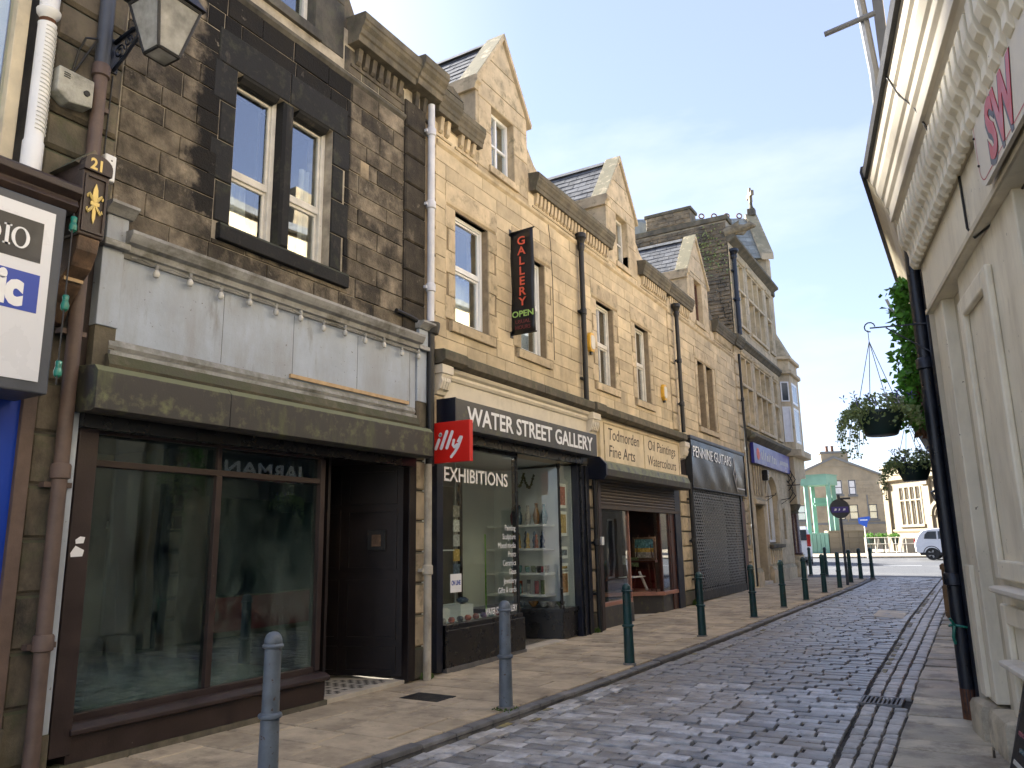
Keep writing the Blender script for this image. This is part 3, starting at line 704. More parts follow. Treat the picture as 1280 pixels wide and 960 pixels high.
def sash(fr, parent, a0, a1, z0, z1, mat='white_wood', stone='buff_trim', rec=.14, split=.45, sill=True, lintel=True, jamb=.17, curtain=None, glazing=0, sillw=.13, glass='sash_glass', label=None, tw=.06):
    zm = z0+(z1-z0)*split; w = tw
    m = MB(fr); frame_box(m, a0, a1, z0, z1, -rec-.05, -rec+.03, w)
    m.box(a0+w, a1-w, -rec-.045, -rec+.012, zm-.028, zm+.028)
    frame_box(m, a0+w, a1-w, zm+.028, z1-w, -rec-.03, -rec+.008, .03)
    frame_box(m, a0+w, a1-w, z0+w, zm-.028, -rec-.046, -rec-.012, .035)
    for g in range(glazing):
        x = a0+(a1-a0)*(g+1)/(glazing+1); m.box(x-.014, x+.014, -rec-.028, -rec+.004, z0+w, z1-w)
    wo_ = m.build('window', mat, parent, bevel=.006)
    if label: wo_['label'] = label
    for (p, q, o) in ((zm+.058, z1-w-.03, -rec-.012), (z0+w+.035, zm-.063, -rec-.03)):
        m = MB(fr); m.box(a0+w+.03, a1-w-.03, o-.004, o, p, q); m.build('pane', glass, wo_)
    if sill:
        m = MB(fr); m.profile([(-.2, z0-.17), (.055, z0-.17), (.06, z0-.035), (.045, z0-.015), (-.2, z0+.004)], a0-sillw, a1+sillw); m.build('sill', stone, wo_, bevel=.006)
    if lintel:
        m = MB(fr); m.profile([(-.2, z1), (-.03, z1), (.014, z1+.045), (.022, z1+.09), (.022, z1+.34), (-.2, z1+.34)], a0-jamb-.08, a1+jamb+.08); m.build('lintel', stone, wo_, bevel=.006)
    if jamb:
        n = 5; h = (z1-z0)/n
        for k in range(n):
            ex = .09 if k % 2 == 0 else 0.
            m = MB(fr); m.stone(a0-jamb-ex+.003, a0-.002, -.2, .016, z0+k*h+.004, z0+(k+1)*h-.004, .007); m.build('jamb_stone', stone, wo_)
            m = MB(fr); m.stone(a1+.002, a1+jamb+ex-.003, -.2, .016, z0+k*h+.004, z0+(k+1)*h-.004, .007); m.build('jamb_stone', stone, wo_)
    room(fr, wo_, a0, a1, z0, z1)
    if curtain:
        m = MB(fr); c0, c1, zz = curtain; n = 26; vs = []; fs = []
        for i in range(n+1):
            a = c0+(c1-c0)*i/n; o = -rec-.2+.025*math.sin(i*1.25)+.01*math.sin(i*3.1)
            vs += [(a, o, z0), (a+.02*math.sin(i), o, zz)]
            if i: fs.append((2*i-2, 2*i, 2*i+1, 2*i-1))
        m.add(vs, fs); m.build('curtain', 'curtain', wo_, smooth=True)
    return wo_
def hole(a0, a1, z0, z1, jamb=.17, ex=.05, lint=.34): return (a0-jamb-ex, a1+jamb+ex, z0-.17, z1+lint)
def cornice(fr, parent, a0, a1, zs, zt, ov, mat, dent_mat, dent=True, zd0=7.5, zd1=None, pitch=.135):
    zd1 = zd1 or zs
    h = zt-zs
    prof = [(-.3, zs), (ov*.62, zs), (ov*.66, zs+h*.22), (ov*.74, zs+h*.26), (ov*.78, zs+h*.42), (ov*.92, zs+h*.55), (ov*.95, zs+h*.66), (ov, zs+h*.7), (ov, zs+h*.95), (ov-.02, zt), (-.3, zt+.05)]
    m = MB(fr); m.profile(prof, a0, a1); co_ = m.build('cornice', mat, parent, bevel=.006)
    if dent:
        m = MB(fr); m.profile([(-.05, zd0-.045), (.03, zd0-.04), (.035, zd0-.01), (-.05, zd0)], a0+.05, a1-.05); m.build('fillet', dent_mat, co_)
        n = int((a1-a0-.16)/pitch)
        for k in range(n):
            a = a0+.1+(a1-a0-.2)*(k+.5)/n
            m = MB(fr); m.profile([(-.03, zd0+.03), (.03, zd0+.03), (.06, zd0+.06), (.085, zd1+.004), (-.03, zd1+.004)], a-pitch*.28, a+pitch*.28); m.build('dentil', dent_mat, co_)
    return co_
def string_course(fr, parent, a0, a1, mat, z=7.30):
    m = MB(fr); m.profile([(-.1, z-.05), (.012, z-.05), (.05, z-.01), (.055, z+.03), (.015, z+.06), (-.1, z+.06)], a0, a1); return m.build('string_course', mat, parent, bevel=.004)
def quoin(fr, parent, a0, a1, z0, z1, mat, h=.40, proud=.06, c=.02):
    n = max(1, round((z1-z0)/h)); h = (z1-z0)/n
    for k in range(n):
        m = MB(fr); m.stone(a0, a1, -.2, proud, z0+k*h+.006, z0+(k+1)*h-.006, c); m.build('quoin', mat, parent)
def slates(fr_fn, roof, L, Hs, ch, wl, mat, seed=1):
    """slates on a sloping plane; fr_fn(u along, v up the slope, n out of it) -> world"""
    lr = random.Random(seed); n = int(Hs/ch)
    for r in range(n+1):
        x = -(r % 2)*wl*.5; v0 = r*ch
        if v0 > Hs-.05: break
        while x < L:
            x0, x1 = max(0, x)+.006, min(L, x+wl)-.006
            if x1-x0 > .05:
                v1 = min(Hs, v0+ch*1.35); t = lr.uniform(0, .006); e = lr.uniform(-.012, .012)
                P = [fr_fn(x0, v0+e, .010+t), fr_fn(x1, v0+e, .010+t), fr_fn(x1, v1, .002), fr_fn(x0, v1, .002), fr_fn(x0, v0+e, .018+t), fr_fn(x1, v0+e, .018+t), fr_fn(x1, v1, .008), fr_fn(x0, v1, .008)]
                m = MB(); m.hexa(P); m.build('slate', mat, roof, recalc=True)
            x += wl
def dormer(parent, a0, a1, wa0, wa1, zw0, zw1, ze, zap, stone, seed, glaz=True, frame='white_upvc', zbase=7.36, slate_side=True, win_label=None):
    """stone-fronted gabled dormer flush with the wall, slate roof running back"""
    ac = (a0+a1)/2; fr = FL; ov = .0
    # front wall pieces round the opening, then the gable
    m = MB(fr); m.box(a0, wa0, -.35, .0, zbase, ze); m.box(wa1, a1, -.35, .0, zbase, ze); m.box(wa0, wa1, -.35, .0, zw1, ze); m.box(wa0, wa1, -.35, .0, zbase, zw0-.14)
    m.prism([(a0, ze), (a1, ze), (ac, zap)], -.35, -.003, ax=1)
    g = m.build('dormer', stone, parent, recalc=True)
    # dressed slabs: jambs, head, gable stone joints
    for (p, q, zz0, zz1) in ((a0+.004, wa0-.004, zw0-.13, (zw0+zw1)/2), (a0+.004, wa0-.004, (zw0+zw1)/2, zw1), (wa1+.004, a1-.004, zw0-.13, (zw0+zw1)/2), (wa1+.004, a1-.004, (zw0+zw1)/2, zw1), (a0+.004, a1-.004, zw1, ze)):
        m = MB(fr); m.stone(p, q, -.05, .014, zz0+.004, zz1-.004, .008); m.build('stone', stone, g)
    hh = (zap-ze)
    m = MB(fr); k = .46; m.prism([(a0+.03, ze+.01), (a1-.03, ze+.01), (a1-.03-(a1-a0)*.5*k+.01, ze+hh*k-.02), (a0+.03+(a1-a0)*.5*k-.01, ze+hh*k-.02)], -.05, .012, ax=1); m.build('gable_stone', stone, g, recalc=True)
    m = MB(fr); m.prism([(a0+.03+(a1-a0)*.5*k, ze+hh*k), (a1-.03-(a1-a0)*.5*k, ze+hh*k), (ac, zap-.06)], -.05, .012, ax=1); m.build('gable_stone', stone, g, recalc=True)
    m = MB(fr); m.profile([(-.3, zw0-.14), (.05, zw0-.14), (.05, zw0-.02), (-.3, zw0)], wa0-.1, wa1+.1); m.build('sill', stone, g, bevel=.005)
    # window
    wm = MB(fr); frame_box(wm, wa0, wa1, zw0, zw1, -.2, -.12, .055); am = (wa0+wa1)/2; wm.box(am-.022, am+.022, -.19, -.13, zw0+.055, zw1-.055)
    zm = zw0+(zw1-zw0)*.48; wm.box(wa0+.055, am-.022, -.188, -.132, zm-.02, zm+.02); wm.box(am+.022, wa1-.055, -.188, -.132, zm-.02, zm+.02)
    wo_ = wm.build('window', frame, parent, bevel=.004)
    if win_label: wo_['label'] = win_label
    for p, q in ((wa0+.055, am-.022), (am+.022, wa1-.055)):
        for z0, z1 in ((zw0+.055, zm-.02), (zm+.02, zw1-.055)):
            m = MB(fr); m.box(p, q, -.165, -.160, z0, z1); m.build('pane', 'sash_glass', wo_)
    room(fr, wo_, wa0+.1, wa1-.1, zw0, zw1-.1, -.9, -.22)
    # raking copings with kneelers
    cp = .11
    for sgn, ae in ((1, a0), (-1, a1)):
        m = MB(fr); ey = ae-sgn*.10; ez = ze-.14
        m.prism([(ey, ez), (ac, zap-.02), (ac, zap+cp), (ey-sgn*.02, ez+cp*.75)] if sgn > 0 else [(ac, zap-.02), (ey, ez), (ey-sgn*.02, ez+cp*.75), (ac, zap+cp)], -.30, .06, ax=1)
        m.build('coping', stone, g, recalc=True, bevel=.006)
    m = MB(fr); m.profile([(-.9, ze-.28), (.03, ze-.28), (.05, ze-.2), (.09, ze-.16), (.09, ze-.08), (.06, ze-.04), (-.9, ze-.04)], a0-.13, a0-.002); m.build('kneeler', stone, g, bevel=.006)
    m = MB(fr); m.box(a0-.07, a0-.003, -.9, .012, zbase+.1, ze-.28); m.build('cheek', stone, g)
    m = MB(fr); m.box(a0+.002, a0+.12, -2.2, -.36, zbase, ze-.06); m.box(a1-.12, a1-.002, -2.2, -.36, zbase, ze-.06); m.build('side_wall', stone, g)
    # slate roof, ridge running back from the gable
    half = (a1-a0)/2+.06; D = 3.2; slope = math.hypot(half, zap-ze+.08)
    rm = MB(fr); th = .05
    rm.prism([(ac-half, ze-.1), (ac, zap-.03), (ac+half, ze-.1), (ac+half-.12, ze-.1), (ac, zap-.2), (ac-half+.12, ze-.1)], -D, -.32, ax=1)
    rf = rm.build('roof', 'slate', parent, recalc=True)
    e0 = FL((ac-half, -.32, ze-.1)); up_ = (FL((ac, -.32, zap-.03))-e0); Hs = up_.length; up_.normalize(); bk = Vector((-1, 0, 0)); nr = up_.cross(bk)
    if nr.z < 0: nr = -nr
    slates(lambda u, v, n_: e0+bk*u+up_*v+nr*n_, rf, D, Hs, .19, .32, 'slate', seed)
    m = MB(fr); m.prism([(ac-.09, zap-.05), (ac, zap+.01), (ac+.09, zap-.05), (ac, zap+.06)], -D, -.34, ax=1); m.build('ridge_tile', 'slate', rf, recalc=True)
    return g
def main_roof(parent, a0, a1, zeave=7.9, zr=10.6, mat='slate'):
    m = MB(FL); m.prism([(-.35, zeave), (-.35, 7.0), (-8.5, 7.0), (-8.5, zeave), (-4.4, zr)][::-1], a0, a1, ax=0)
    # prism along a: (out, z) polygon
    return m.build('main_roof', mat, parent, recalc=True)
def pipe(name, mat, label, a, out, z0, z1, r=.05, hopper=None, joints=(), top=None, fr=FL, brackets=()):
    t = thing(name, label, 'drainpipe', fr((a, out, z0)))
    m = MB(fr); m.tube([(a, out, z0), (a, out, z1)], r, 14); m.build('pipe', mat, t, smooth=True)
    for z in joints:
        m = MB(fr); m.lathe([(r, -.06), (r*1.32, -.05), (r*1.32, .045), (r*1.15, .06), (r, .062)], (a, out, z), 14); m.build('collar', mat, t, smooth=True)
    for z in brackets:
        m = MB(fr); m.box(a-r*1.9, a+r*1.9, out-r-.03, out-r*.2, z-.02, z+.02); m.build('bracket', mat, t)
    if hopper:
        m = MB(fr); m.lathe([(r*1.05, -.3), (r*1.5, -.22), (r*1.5, -.18), (r*1.25, -.15), (r*2.0, -.04), (r*2.2, -.03), (r*2.2, .05), (r*2.0, .06)], (a, out, hopper), 14); m.build('hopper', mat, t, smooth=True)
    return t
def vquad(fr, a, out, pts): return [(a, o, z) for o, z in pts]

# ================================================================== left terrace, house 0 (edge of the frame)
h0 = thing('shop_building', 'shop building cut by the left edge, pale painted window and white column above', 'building', (FX, 1.5, 0))
wl0 = wall_back(FL, h0, 2.9, 3.53, 4.3, 8.6, [], 'mortar_dark', -1.2, -.02)
z = 4.36
for k, h in enumerate([.42, .32, .34, .33, .34, .36, .36, .4, .4]):
    m = MB(FL); m.stone(2.93, 3.53, -.3, .03, z+.008, z+h-.008, .03); m.build('quoin', 'soot_trim' if k not in (0, 1) else 'mossy_stone', wl0); z += h
m = MB(FL); m.box(.2, 2.9, -1.2, -.9, 4.2, 8.6); m.build('wall', 'soot_trim', h0)
# pale painted window bay
wb = MB(FL); frame_box(wb, .4, 2.74, 4.5, 8.6, -.12, .0, .1); wb.box(1.55, 1.65, -.12, 0, 4.6, 8.5); wb = wb.build('window', 'cream_trim', h0, bevel=.008)
for p, q in ((.5, 1.55), (1.65, 2.64)):
    m = MB(FL); m.box(p, q, -.07, -.065, 4.6, 8.5); m.build('pane', 'sash_glass', wb)
    m = MB(FL); m.box(p, q, -.16, -.14, 4.6, 8.5); m.build('blind', 'curtain', wb)
# twisted white colonnette with a bell capital
cl = MB(FL); cl.lathe([(.075, 0), (.075, .3), (.066, .32), (.066, 1.32), (.07, 1.34)], (2.83, .09, 4.42), 18)
cl = cl.build('column', 'white_upvc', h0, smooth=True)
m = MB(FL)
for k in range(26):
    zc = 4.8+k*.036; m.tube([(2.83+.07*math.cos(t), .09+.07*math.sin(t), zc+.02*t/1.6) for t in [i*.26 for i in range(0, 9)]], .006, 5)
m.build('fluting', 'white_upvc', cl)
m = MB(FL); m.lathe([(.05, 0), (.05, .05), (.085, .09), (.09, .12), (.07, .14), (.075, .3), (.10, .5)], (2.83, .09, 5.76), 18); m.build('capital', 'white_upvc', cl, smooth=True)
m = MB(FL); m.lathe([(.058, 0), (.05, .04), (.055, .09), (.062, .1)], (2.83, .09, 5.70), 12); m.build('necking', 'rust', cl, smooth=True)
# shopfront below: stone pier, boards, blue panel
m = MB(FL); m.box(3.10, 3.42, -.3, -.02, .0, 4.34); pier0 = m.build('pier', 'mortar_dark', h0)
zz = .1
while zz < 4.2:
    m = MB(FL); m.stone(3.11, 3.41, -.1, .0, zz+.008, zz+.39, .02); m.build('quoin', 'soot_trim' if zz > .45 else 'mossy_stone', pier0); zz += .4
m = MB(FL); m.box(3.0, 3.1, -.2, .04, .05, 2.8); m.build('board', 'pipe_brown', h0, bevel=.005)
m = MB(FL); m.box(2.76, 3.0, -.2, .0, .06, 2.9); m.build('blue_panel', 'blue_print', h0)
m = MB(FL); m.box(2.68, 2.76, -.2, .05, .05, 2.8); m.build('board', 'pipe_brown', h0, bevel=.005)
m = MB(FL); m.box(1.0, 2.68, -.3, -.1, .05, 2.8); m.build('shop_window', 'dark_interior', h0)
m = MB(FL); m.box(1.0, 3.1, -.3, .06, -.02, .4); m.build('plinth', 'mossy_stone', h0)
# projecting light-box sign
s0 = thing('shop_sign', 'white light-box sign with black and blue panels at the left edge', 'sign', FL((1.9, .1, 2.7)))
m = MB(FL); m.box(.6, 2.95, .02, .45, 2.70, 4.12); hs = m.build('housing', 'lead_grey', s0, bevel=.012)
m = MB(FL); m.box(.68, 2.87, .45, .458, 2.78, 4.05); m.build('face', 'white_sign', s0)
m = MB(FL); m.box(1.2, 2.795, .458, .4605, 3.64, 3.945); m.build('black_panel', 'black_print', s0)
m = MB(FL); m.box(1.2, 2.805, .458, .4605, 3.268, 3.55); m.build('blue_panel', 'blue_print', s0)
def serif(fr, a, out, z, h, mat, parent):
    """D I O with serifs, drawn as thin shapes"""
    t = .004; mb = MB(fr)
    def ring(ca, cz, ra, rz, wa, wz):
        n = 28; vs = []; fs = []
        for i in range(n):
            an = 2*math.pi*i/n
            for (p, q) in ((ra, rz), (ra-wa, rz-wz)):
                vs += [(ca+p*math.cos(an), out, cz+q*math.sin(an)), (ca+p*math.cos(an), out+t, cz+q*math.sin(an))]
        for i in range(n):
            k = (i+1) % n; b = 4*i; c = 4*k
            fs += [(b+1, b+3, c+3, c+1), (b, c, c+2, b+2), (b, b+1, c+1, c), (b+2, c+2, c+3, b+3)]
        mb.add(vs, fs)
    ring(a+.40, z+h/2, .062, h/2+.004, .024, .011)
    mb.box(a+.298, a+.322, out, out+t, z, z+h); mb.box(a+.285, a+.335, out, out+t, z, z+.012); mb.box(a+.285, a+.335, out, out+t, z+h-.012, z+h)
    mb.box(a+.15, a+.175, out, out+t, z, z+h); ring(a+.195, z+h/2, .075, h/2, .024, .012)
    return mb.build('lettering', mat, parent, recalc=True)
serif(FL, 2.245, .4605, 3.715, .15, 'white_print', s0)
text('lettering', 'ic', FL, 2.53, .4605, 3.31, .33, 'white_print', s0, width=.175, bold=.02)
m = MB(FL); m.profile([(.0, 4.13), (.42, 4.13), (.46, 4.17), (.44, 4.22), (.5, 4.26), (.5, 4.31), (.46, 4.34), (.0, 4.40)], .6, 3.03); m.build('sign_cornice', 'wood_bracket', h0, bevel=.006)
for k, (zc, lb) in enumerate([(3.98, 'top'), (3.36, 'middle'), (2.86, 'bottom')]):
    t = thing('festoon_bulb', 'green festoon bulb at the %s of the light-box sign edge' % lb, 'bulb', FL((3.0, .46, zc)), 'green bulbs on the sign edge')
    m = MB(FL); m.lathe([(.02, .05), (.024, .09), (.018, .1)], (3.0, .46, zc), 10); m.build('socket', 'bulb_green', t, smooth=True)
    m = MB(FL); m.lathe([(.004, -.03), (.026, -.01), (.03, .02), (.022, .05)], (3.0, .46, zc), 10); m.build('glass', 'bulb_green', t, smooth=True)
m = MB(FL); m.tube([(2.99, .47, 4.1-i*.13+.03*math.sin(i)) if True else 0 for i in range(11)], .006, 6); tag(m.build('festoon_cable', 'iron_black'), 'thin dark cable hanging along the light-box sign edge', 'cable')
# carved console with the house number and a gilt lily
cb = thing('console_bracket', 'carved brown wooden bracket with gilt 21 and gilt lily', 'bracket', FL((3.15, .3, 3.4)))
m = MB(FL); m.box(3.04, 3.25, .0, .45, 3.97, 4.56); m.build('block', 'wood_bracket', cb, bevel=.01)
m = MB(FL); n = 12; poly = [(3.035, 4.5)]+[(3.145+.112*math.cos(math.pi-i*math.pi/n), 4.56+.085*math.sin(i*math.pi/n)) for i in range(n+1)]+[(3.255, 4.5)]
m.prism(poly[::-1], .39, .475, ax=1); m.build('arched_top', 'wood_bracket', cb, recalc=True)
m = MB(FL); m.prism([(3.0, 4.56), (3.28, 4.56), (3.145, 4.72)], -.05, .39, ax=1); m.build('hood', 'mossy_stone', cb, recalc=True)
m = MB(FL); frame_box(m, 3.055, 3.235, 4.0, 4.47, .45, .465, .018); m.build('beading', 'wood_bracket', cb)
m = MB(FL); m.profile([(.0, 3.97), (.44, 3.97), (.42, 3.86), (.36, 3.74), (.26, 3.66), (.24, 3.62), (.12, 3.5), (.05, 3.36), (.0, 3.34)], 3.06, 3.23); m.build('scroll', 'worn_wood', cb, bevel=.012)
m = MB(FL); m.box(3.07, 3.22, .25, .275, 3.645, 3.68); m.build('split', 'raw_wood', cb)
text('number', '21', FL, 3.075, .475, 4.515, .125, 'gold', cb, wide=.9, bold=.004)
m = MB(FL)   # fleur-de-lis
ca, cz, o_ = 3.145, 4.24, .455
def petal(pts, t=.006):
    n_ = len(pts); m.add([(ca+p[0], o_, cz+p[1]) for p in pts]+[(ca+p[0], o_+t, cz+p[1]) for p in pts], [tuple(range(n_)), tuple(range(2*n_-1, n_-1, -1))]+[(i, i+n_, (i+1) % n_+n_, (i+1) % n_) for i in range(n_)])
petal([(0, .0), (.022, .06), (.018, .12), (0, .17), (-.018, .12), (-.022, .06)])
petal([(0, -.01), (.014, -.06), (.012, -.12), (0, -.165), (-.012, -.12), (-.014, -.06)])
for sg in (1, -1):
    for v in (1, -1):
        m.tube([(ca+sg*x, o_+.004, cz+v*zz) for x, zz in ((.008, .01), (.03, .05), (.05, .075), (.062, .06), (.058, .04))], [.008, .013, .013, .009, .005], 6)
m.box(ca-.035, ca+.035, o_, o_+.01, cz-.014, cz+.014); m.build('lily', 'gold', cb, recalc=True)
# wall clutter
al = thing('alarm_box', 'weathered grey alarm box on the stone pier at the upper left', 'alarm', FL((3.07, .03, 5.17)))
m = MB(FL); m.prism([(2.92, 5.22), (3.02, 5.15), (3.21, 5.19), (3.21, 5.43), (2.92, 5.43)], .03, .17, ax=1); m.build('case', 'alarm_grey', al, recalc=True, bevel=.01)
m = MB(FL); m.tube([(3.15, .17, 5.29), (3.15, .185, 5.29)], .025, 12); m.build('lamp', 'iron_black', al)
for k in range(3):
    m = MB(FL); m.box(2.96, 3.01, .17, .174, 5.385-k*.018, 5.392-k*.018); m.build('vent', 'black_print', al)
wj = thing('junction_box', 'small white plastic box beside the number bracket', 'box', FL((3.45, .03, 4.7)))
m = MB(FL); m.box(3.40, 3.50, .03, .1, 4.66, 4.90); m.build('case', 'white_upvc', wj, bevel=.012)
for k in range(3):
    m = MB(FL); m.box(3.45, 3.462, .1, .103, 4.74+k*.05, 4.752+k*.05); m.build('hole', 'black_print', wj)
m = MB(FL); m.tube([(3.09, .035, 5.5), (3.09, .10, 5.68), (3.10, .17, 5.78), (3.22, .12, 5.86)], .009, 6); m.tube([(3.09, .035, 5.48), (3.22, .12, 5.85)], .009, 6); m.box(3.07, 3.11, .0, .04, 5.42, 5.52)
tag(m.build('stay_bracket', 'iron_black'), 'thin bent iron stay on the stone pier, above the grey alarm box', 'bracket')
p0 = pipe('drainpipe', 'pipe_brown', 'brown drainpipe down the stone pier at the left', 3.29, .1, .0, 5.62, .055, joints=(.95, 2.2, 5.6), brackets=(.93, 2.1, 3.3, 5.28))
m = MB(FL); m.tube([(3.29, .1, 5.6), (3.29, .1, 8.5)], .06, 14); m.build('upper_pipe', 'lead_grey', p0, smooth=True)
m = MB(FL); m.tube([(3.43, .036, 5.66), (3.425, .036, 5.3), (3.42, .036, 4.93), (3.44, .04, 4.88)], .006, 6); tag(m.build('lamp_cable', 'iron_black'), 'thin black cable running down from the lantern bracket', 'cable')
# wall lantern on a scrolled iron bracket
ln = thing('wall_lantern', 'old four-sided street lantern on a scrolled iron bracket, upper left', 'lantern', FL((3.42, .0, 5.6)))
m = MB(FL); m.box(3.38, 3.46, .03, .05, 5.68, 6.0); m.build('back_plate', 'pipe_blue', ln, bevel=.004)
m = MB(FL); m.tube([(3.42, .04, 5.97), (3.42, .3, 6.01), (3.42, .62, 5.99)], .022, 8); m.tube([(3.42, .05, 5.7), (3.42, .2, 5.78), (3.42, .36, 5.9), (3.42, .45, 5.99)], .016, 8)
for (co_, cz_, r_) in ((.12, 5.86, .07), (.24, 5.92, .055), (.16, 5.77, .04)):
    m.tube([(3.42, co_+r_*(1-i*.045)*math.cos(i*.55), cz_+r_*(1-i*.045)*math.sin(i*.55)) for i in range(18)], .008, 6)
m.build('bracket', 'pipe_blue', ln, smooth=True)
LC = (3.44, .70); zb, zt_ = 5.62, 6.06; hb, ht = .095, .195
def lc(sa, so_, h, z): return (LC[0]+sa*h, LC[1]+so_*h, z)
m = MB(FL)
for sa, so_ in ((1, 1), (1, -1), (-1, 1), (-1, -1)): m.tube([lc(sa, so_, hb, zb), lc(sa, so_, ht, zt_)], .013, 6)
for h, z in ((hb, zb), (ht, zt_)):
    q = [lc(-1, -1, h, z), lc(1, -1, h, z), lc(1, 1, h, z), lc(-1, 1, h, z)]
    for i in range(4): m.tube([q[i], q[(i+1) % 4]], .016, 6)
m.build('frame', 'iron_black', ln, recalc=True)
for i, (s1, s2) in enumerate((((-1, 1), (1, 1)), ((1, 1), (1, -1)), ((1, -1), (-1, -1)), ((-1, -1), (-1, 1)))):
    m = MB(FL); m.add([lc(*s1, hb, zb), lc(*s2, hb, zb), lc(*s2, ht, zt_), lc(*s1, ht, zt_)], [(0, 1, 2, 3)]); m.build('pane', 'lantern_glass', ln)
m = MB(FL); m.box(LC[0]-hb, LC[0]+hb, LC[1]-hb, LC[1]+hb, zb-.012, zb-.004); m.build('bottom_pane', 'lantern_glass', ln)
m = MB(FL); e = ht+.035; q = [lc(-1, -1, e, zt_+.02), lc(1, -1, e, zt_+.02), lc(1, 1, e, zt_+.02), lc(-1, 1, e, zt_+.02)]; q2 = [lc(-1, -1, .09, zt_+.3), lc(1, -1, .09, zt_+.3), lc(1, 1, .09, zt_+.3), lc(-1, 1, .09, zt_+.3)]
m.hexa(q+q2); m.lathe([(.1, .3), (.1, .38), (.13, .4), (.06, .5), (.02, .6)], (LC[0], LC[1], zt_), 10); m.build('roof', 'iron_black', ln, recalc=True)
m = MB(FL); m.lathe([(.02, 0), (.05, .06), (.045, .2), (.02, .26)], (LC[0], LC[1], zb+.2), 12); m.build('lamp', 'alarm_white', ln, smooth=True)
m = MB(FL); m.lathe([(.012, 0), (.012, .6)], (LC[0]-.0, LC[1]-.28, 5.99-.0), 6); m.build('stay', 'iron_black', ln)

# ================================================================== house 1: soot-blackened stone over an empty shop
h1 = thing('shop_building', 'soot-blackened stone house with two sash windows over an empty grey-fascia shop', 'building', (FX, 5.7, 0))
W1 = [(4.75, 5.38, 4.74, 6.46), (5.54, 6.14, 4.74, 6.46)]
holes = [(4.75, 6.14, 4.74, 6.46)]
wl1 = wall_back(FL, h1, 3.53, 7.97, 4.2, 7.95, holes+[(4.6, 6.0, 7.5, 8.0)], 'mortar_pale', -.4, .003)
ah = [(4.55, 6.36, 4.56, 6.82), (7.47, 7.97, 4, 8)]
ashlar(FL, wl1, 3.535, 7.96, 4.29, 7.26, ah, .226, .36, .78, 'dark_stone', .016, .005, 3, j=.004, gap=.0055)
ashlar(FL, wl1, 6.3, 7.47, 7.38, 7.72, [], .3, .3, .5, 'soot_trim', .012, .008, 4)
ashlar(FL, wl1, 3.54, 4.3, 7.38, 7.95, [], .28, .4, .7, 'soot_trim', .012, .008, 5)
w1a = sash(FL, h1, *W1[0], stone='soot_black', jamb=0, sill=False, lintel=False, split=.38, curtain=(4.82, 5.3, 5.45), label='left sash window, paint peeling')
w1b = sash(FL, h1, *W1[1], stone='soot_black', jamb=0, sill=False, lintel=False, split=.40, curtain=(5.98, 6.1, 6.0), label='right sash window, paint peeling')
m = MB(FL); m.profile([(-.2, 4.56), (.07, 4.56), (.075, 4.7), (.06, 4.73), (-.2, 4.745)], 4.6, 6.42); m.build('window_sill', 'soot_black', wl1, bevel=.008)
for p, q in ((4.56, 4.745), (6.145, 6.33)):
    for k in range(4):
        ex = .1 if k % 2 else 0
        m = MB(FL); h = 1.72/4; m.stone(p-(ex if p < 5 else 0), q+(ex if p > 5 else 0), -.2, .02, 4.745+k*h+.004, 4.745+(k+1)*h-.004, .012); m.build('jamb_stone', 'soot_black', wl1)
m = MB(FL); m.stone(5.385, 5.535, -.2, .02, 4.75, 6.46, .03); m.build('mullion', 'soot_black', wl1)
for p, q in ((4.50, 5.455), (5.465, 6.38)):
    m = MB(FL); m.stone(p, q, -.2, .02, 6.465, 6.84, .008); m.build('lintel', 'soot_black', wl1)
    m = MB(FL); m.profile([(-.2, 6.40), (-.05, 6.40), (.0, 6.44), (.018, 6.48), (.018, 6.5), (-.2, 6.5)], p+.32 if p < 5 else p+.14, q-.14 if p < 5 else q-.3); m.build('lintel_moulding', 'soot_black', wl1)
string_course(FL, h1, 3.54, 7.47, 'soot_grey')
quoin(FL, wl1, 7.48, 7.92, 4.32, 7.6, 'dark_stone', .41, .05, .02)
cornice(FL, h1, 6.35, 7.5, 7.75, 8.12, .30, 'mossy_stone', 'soot_trim', zd0=7.52)
cornice(FL, h1, 7.5, 8.06, 7.78, 8.18, .36, 'mossy_stone', 'soot_trim', zd0=7.52)
m = MB(FL); m.box(6.0, 8.0, -.4, -.02, 7.6, 8.12); m.build('parapet', 'soot_trim', h1)
dormer(h1, 4.25, 6.28, 4.75, 5.78, 7.63, 8.85, 9.05, 10.2, 'soot_grey', 51, frame='white_wood')
m = MB(FL); m.prism([(6.2, 7.95), (6.6, 7.95), (6.6, 8.1), (6.2, 8.75)], -.35, -.03, ax=1); m.build('ramped_parapet', 'soot_trim', h1, recalc=True)
main_roof(h1, 3.6, 7.95)
m = MB(FL); m.stone(6.62, 6.78, -.02, .02, 6.08, 6.30, .006); m.build('carved_stone', 'rubble_stone', wl1)
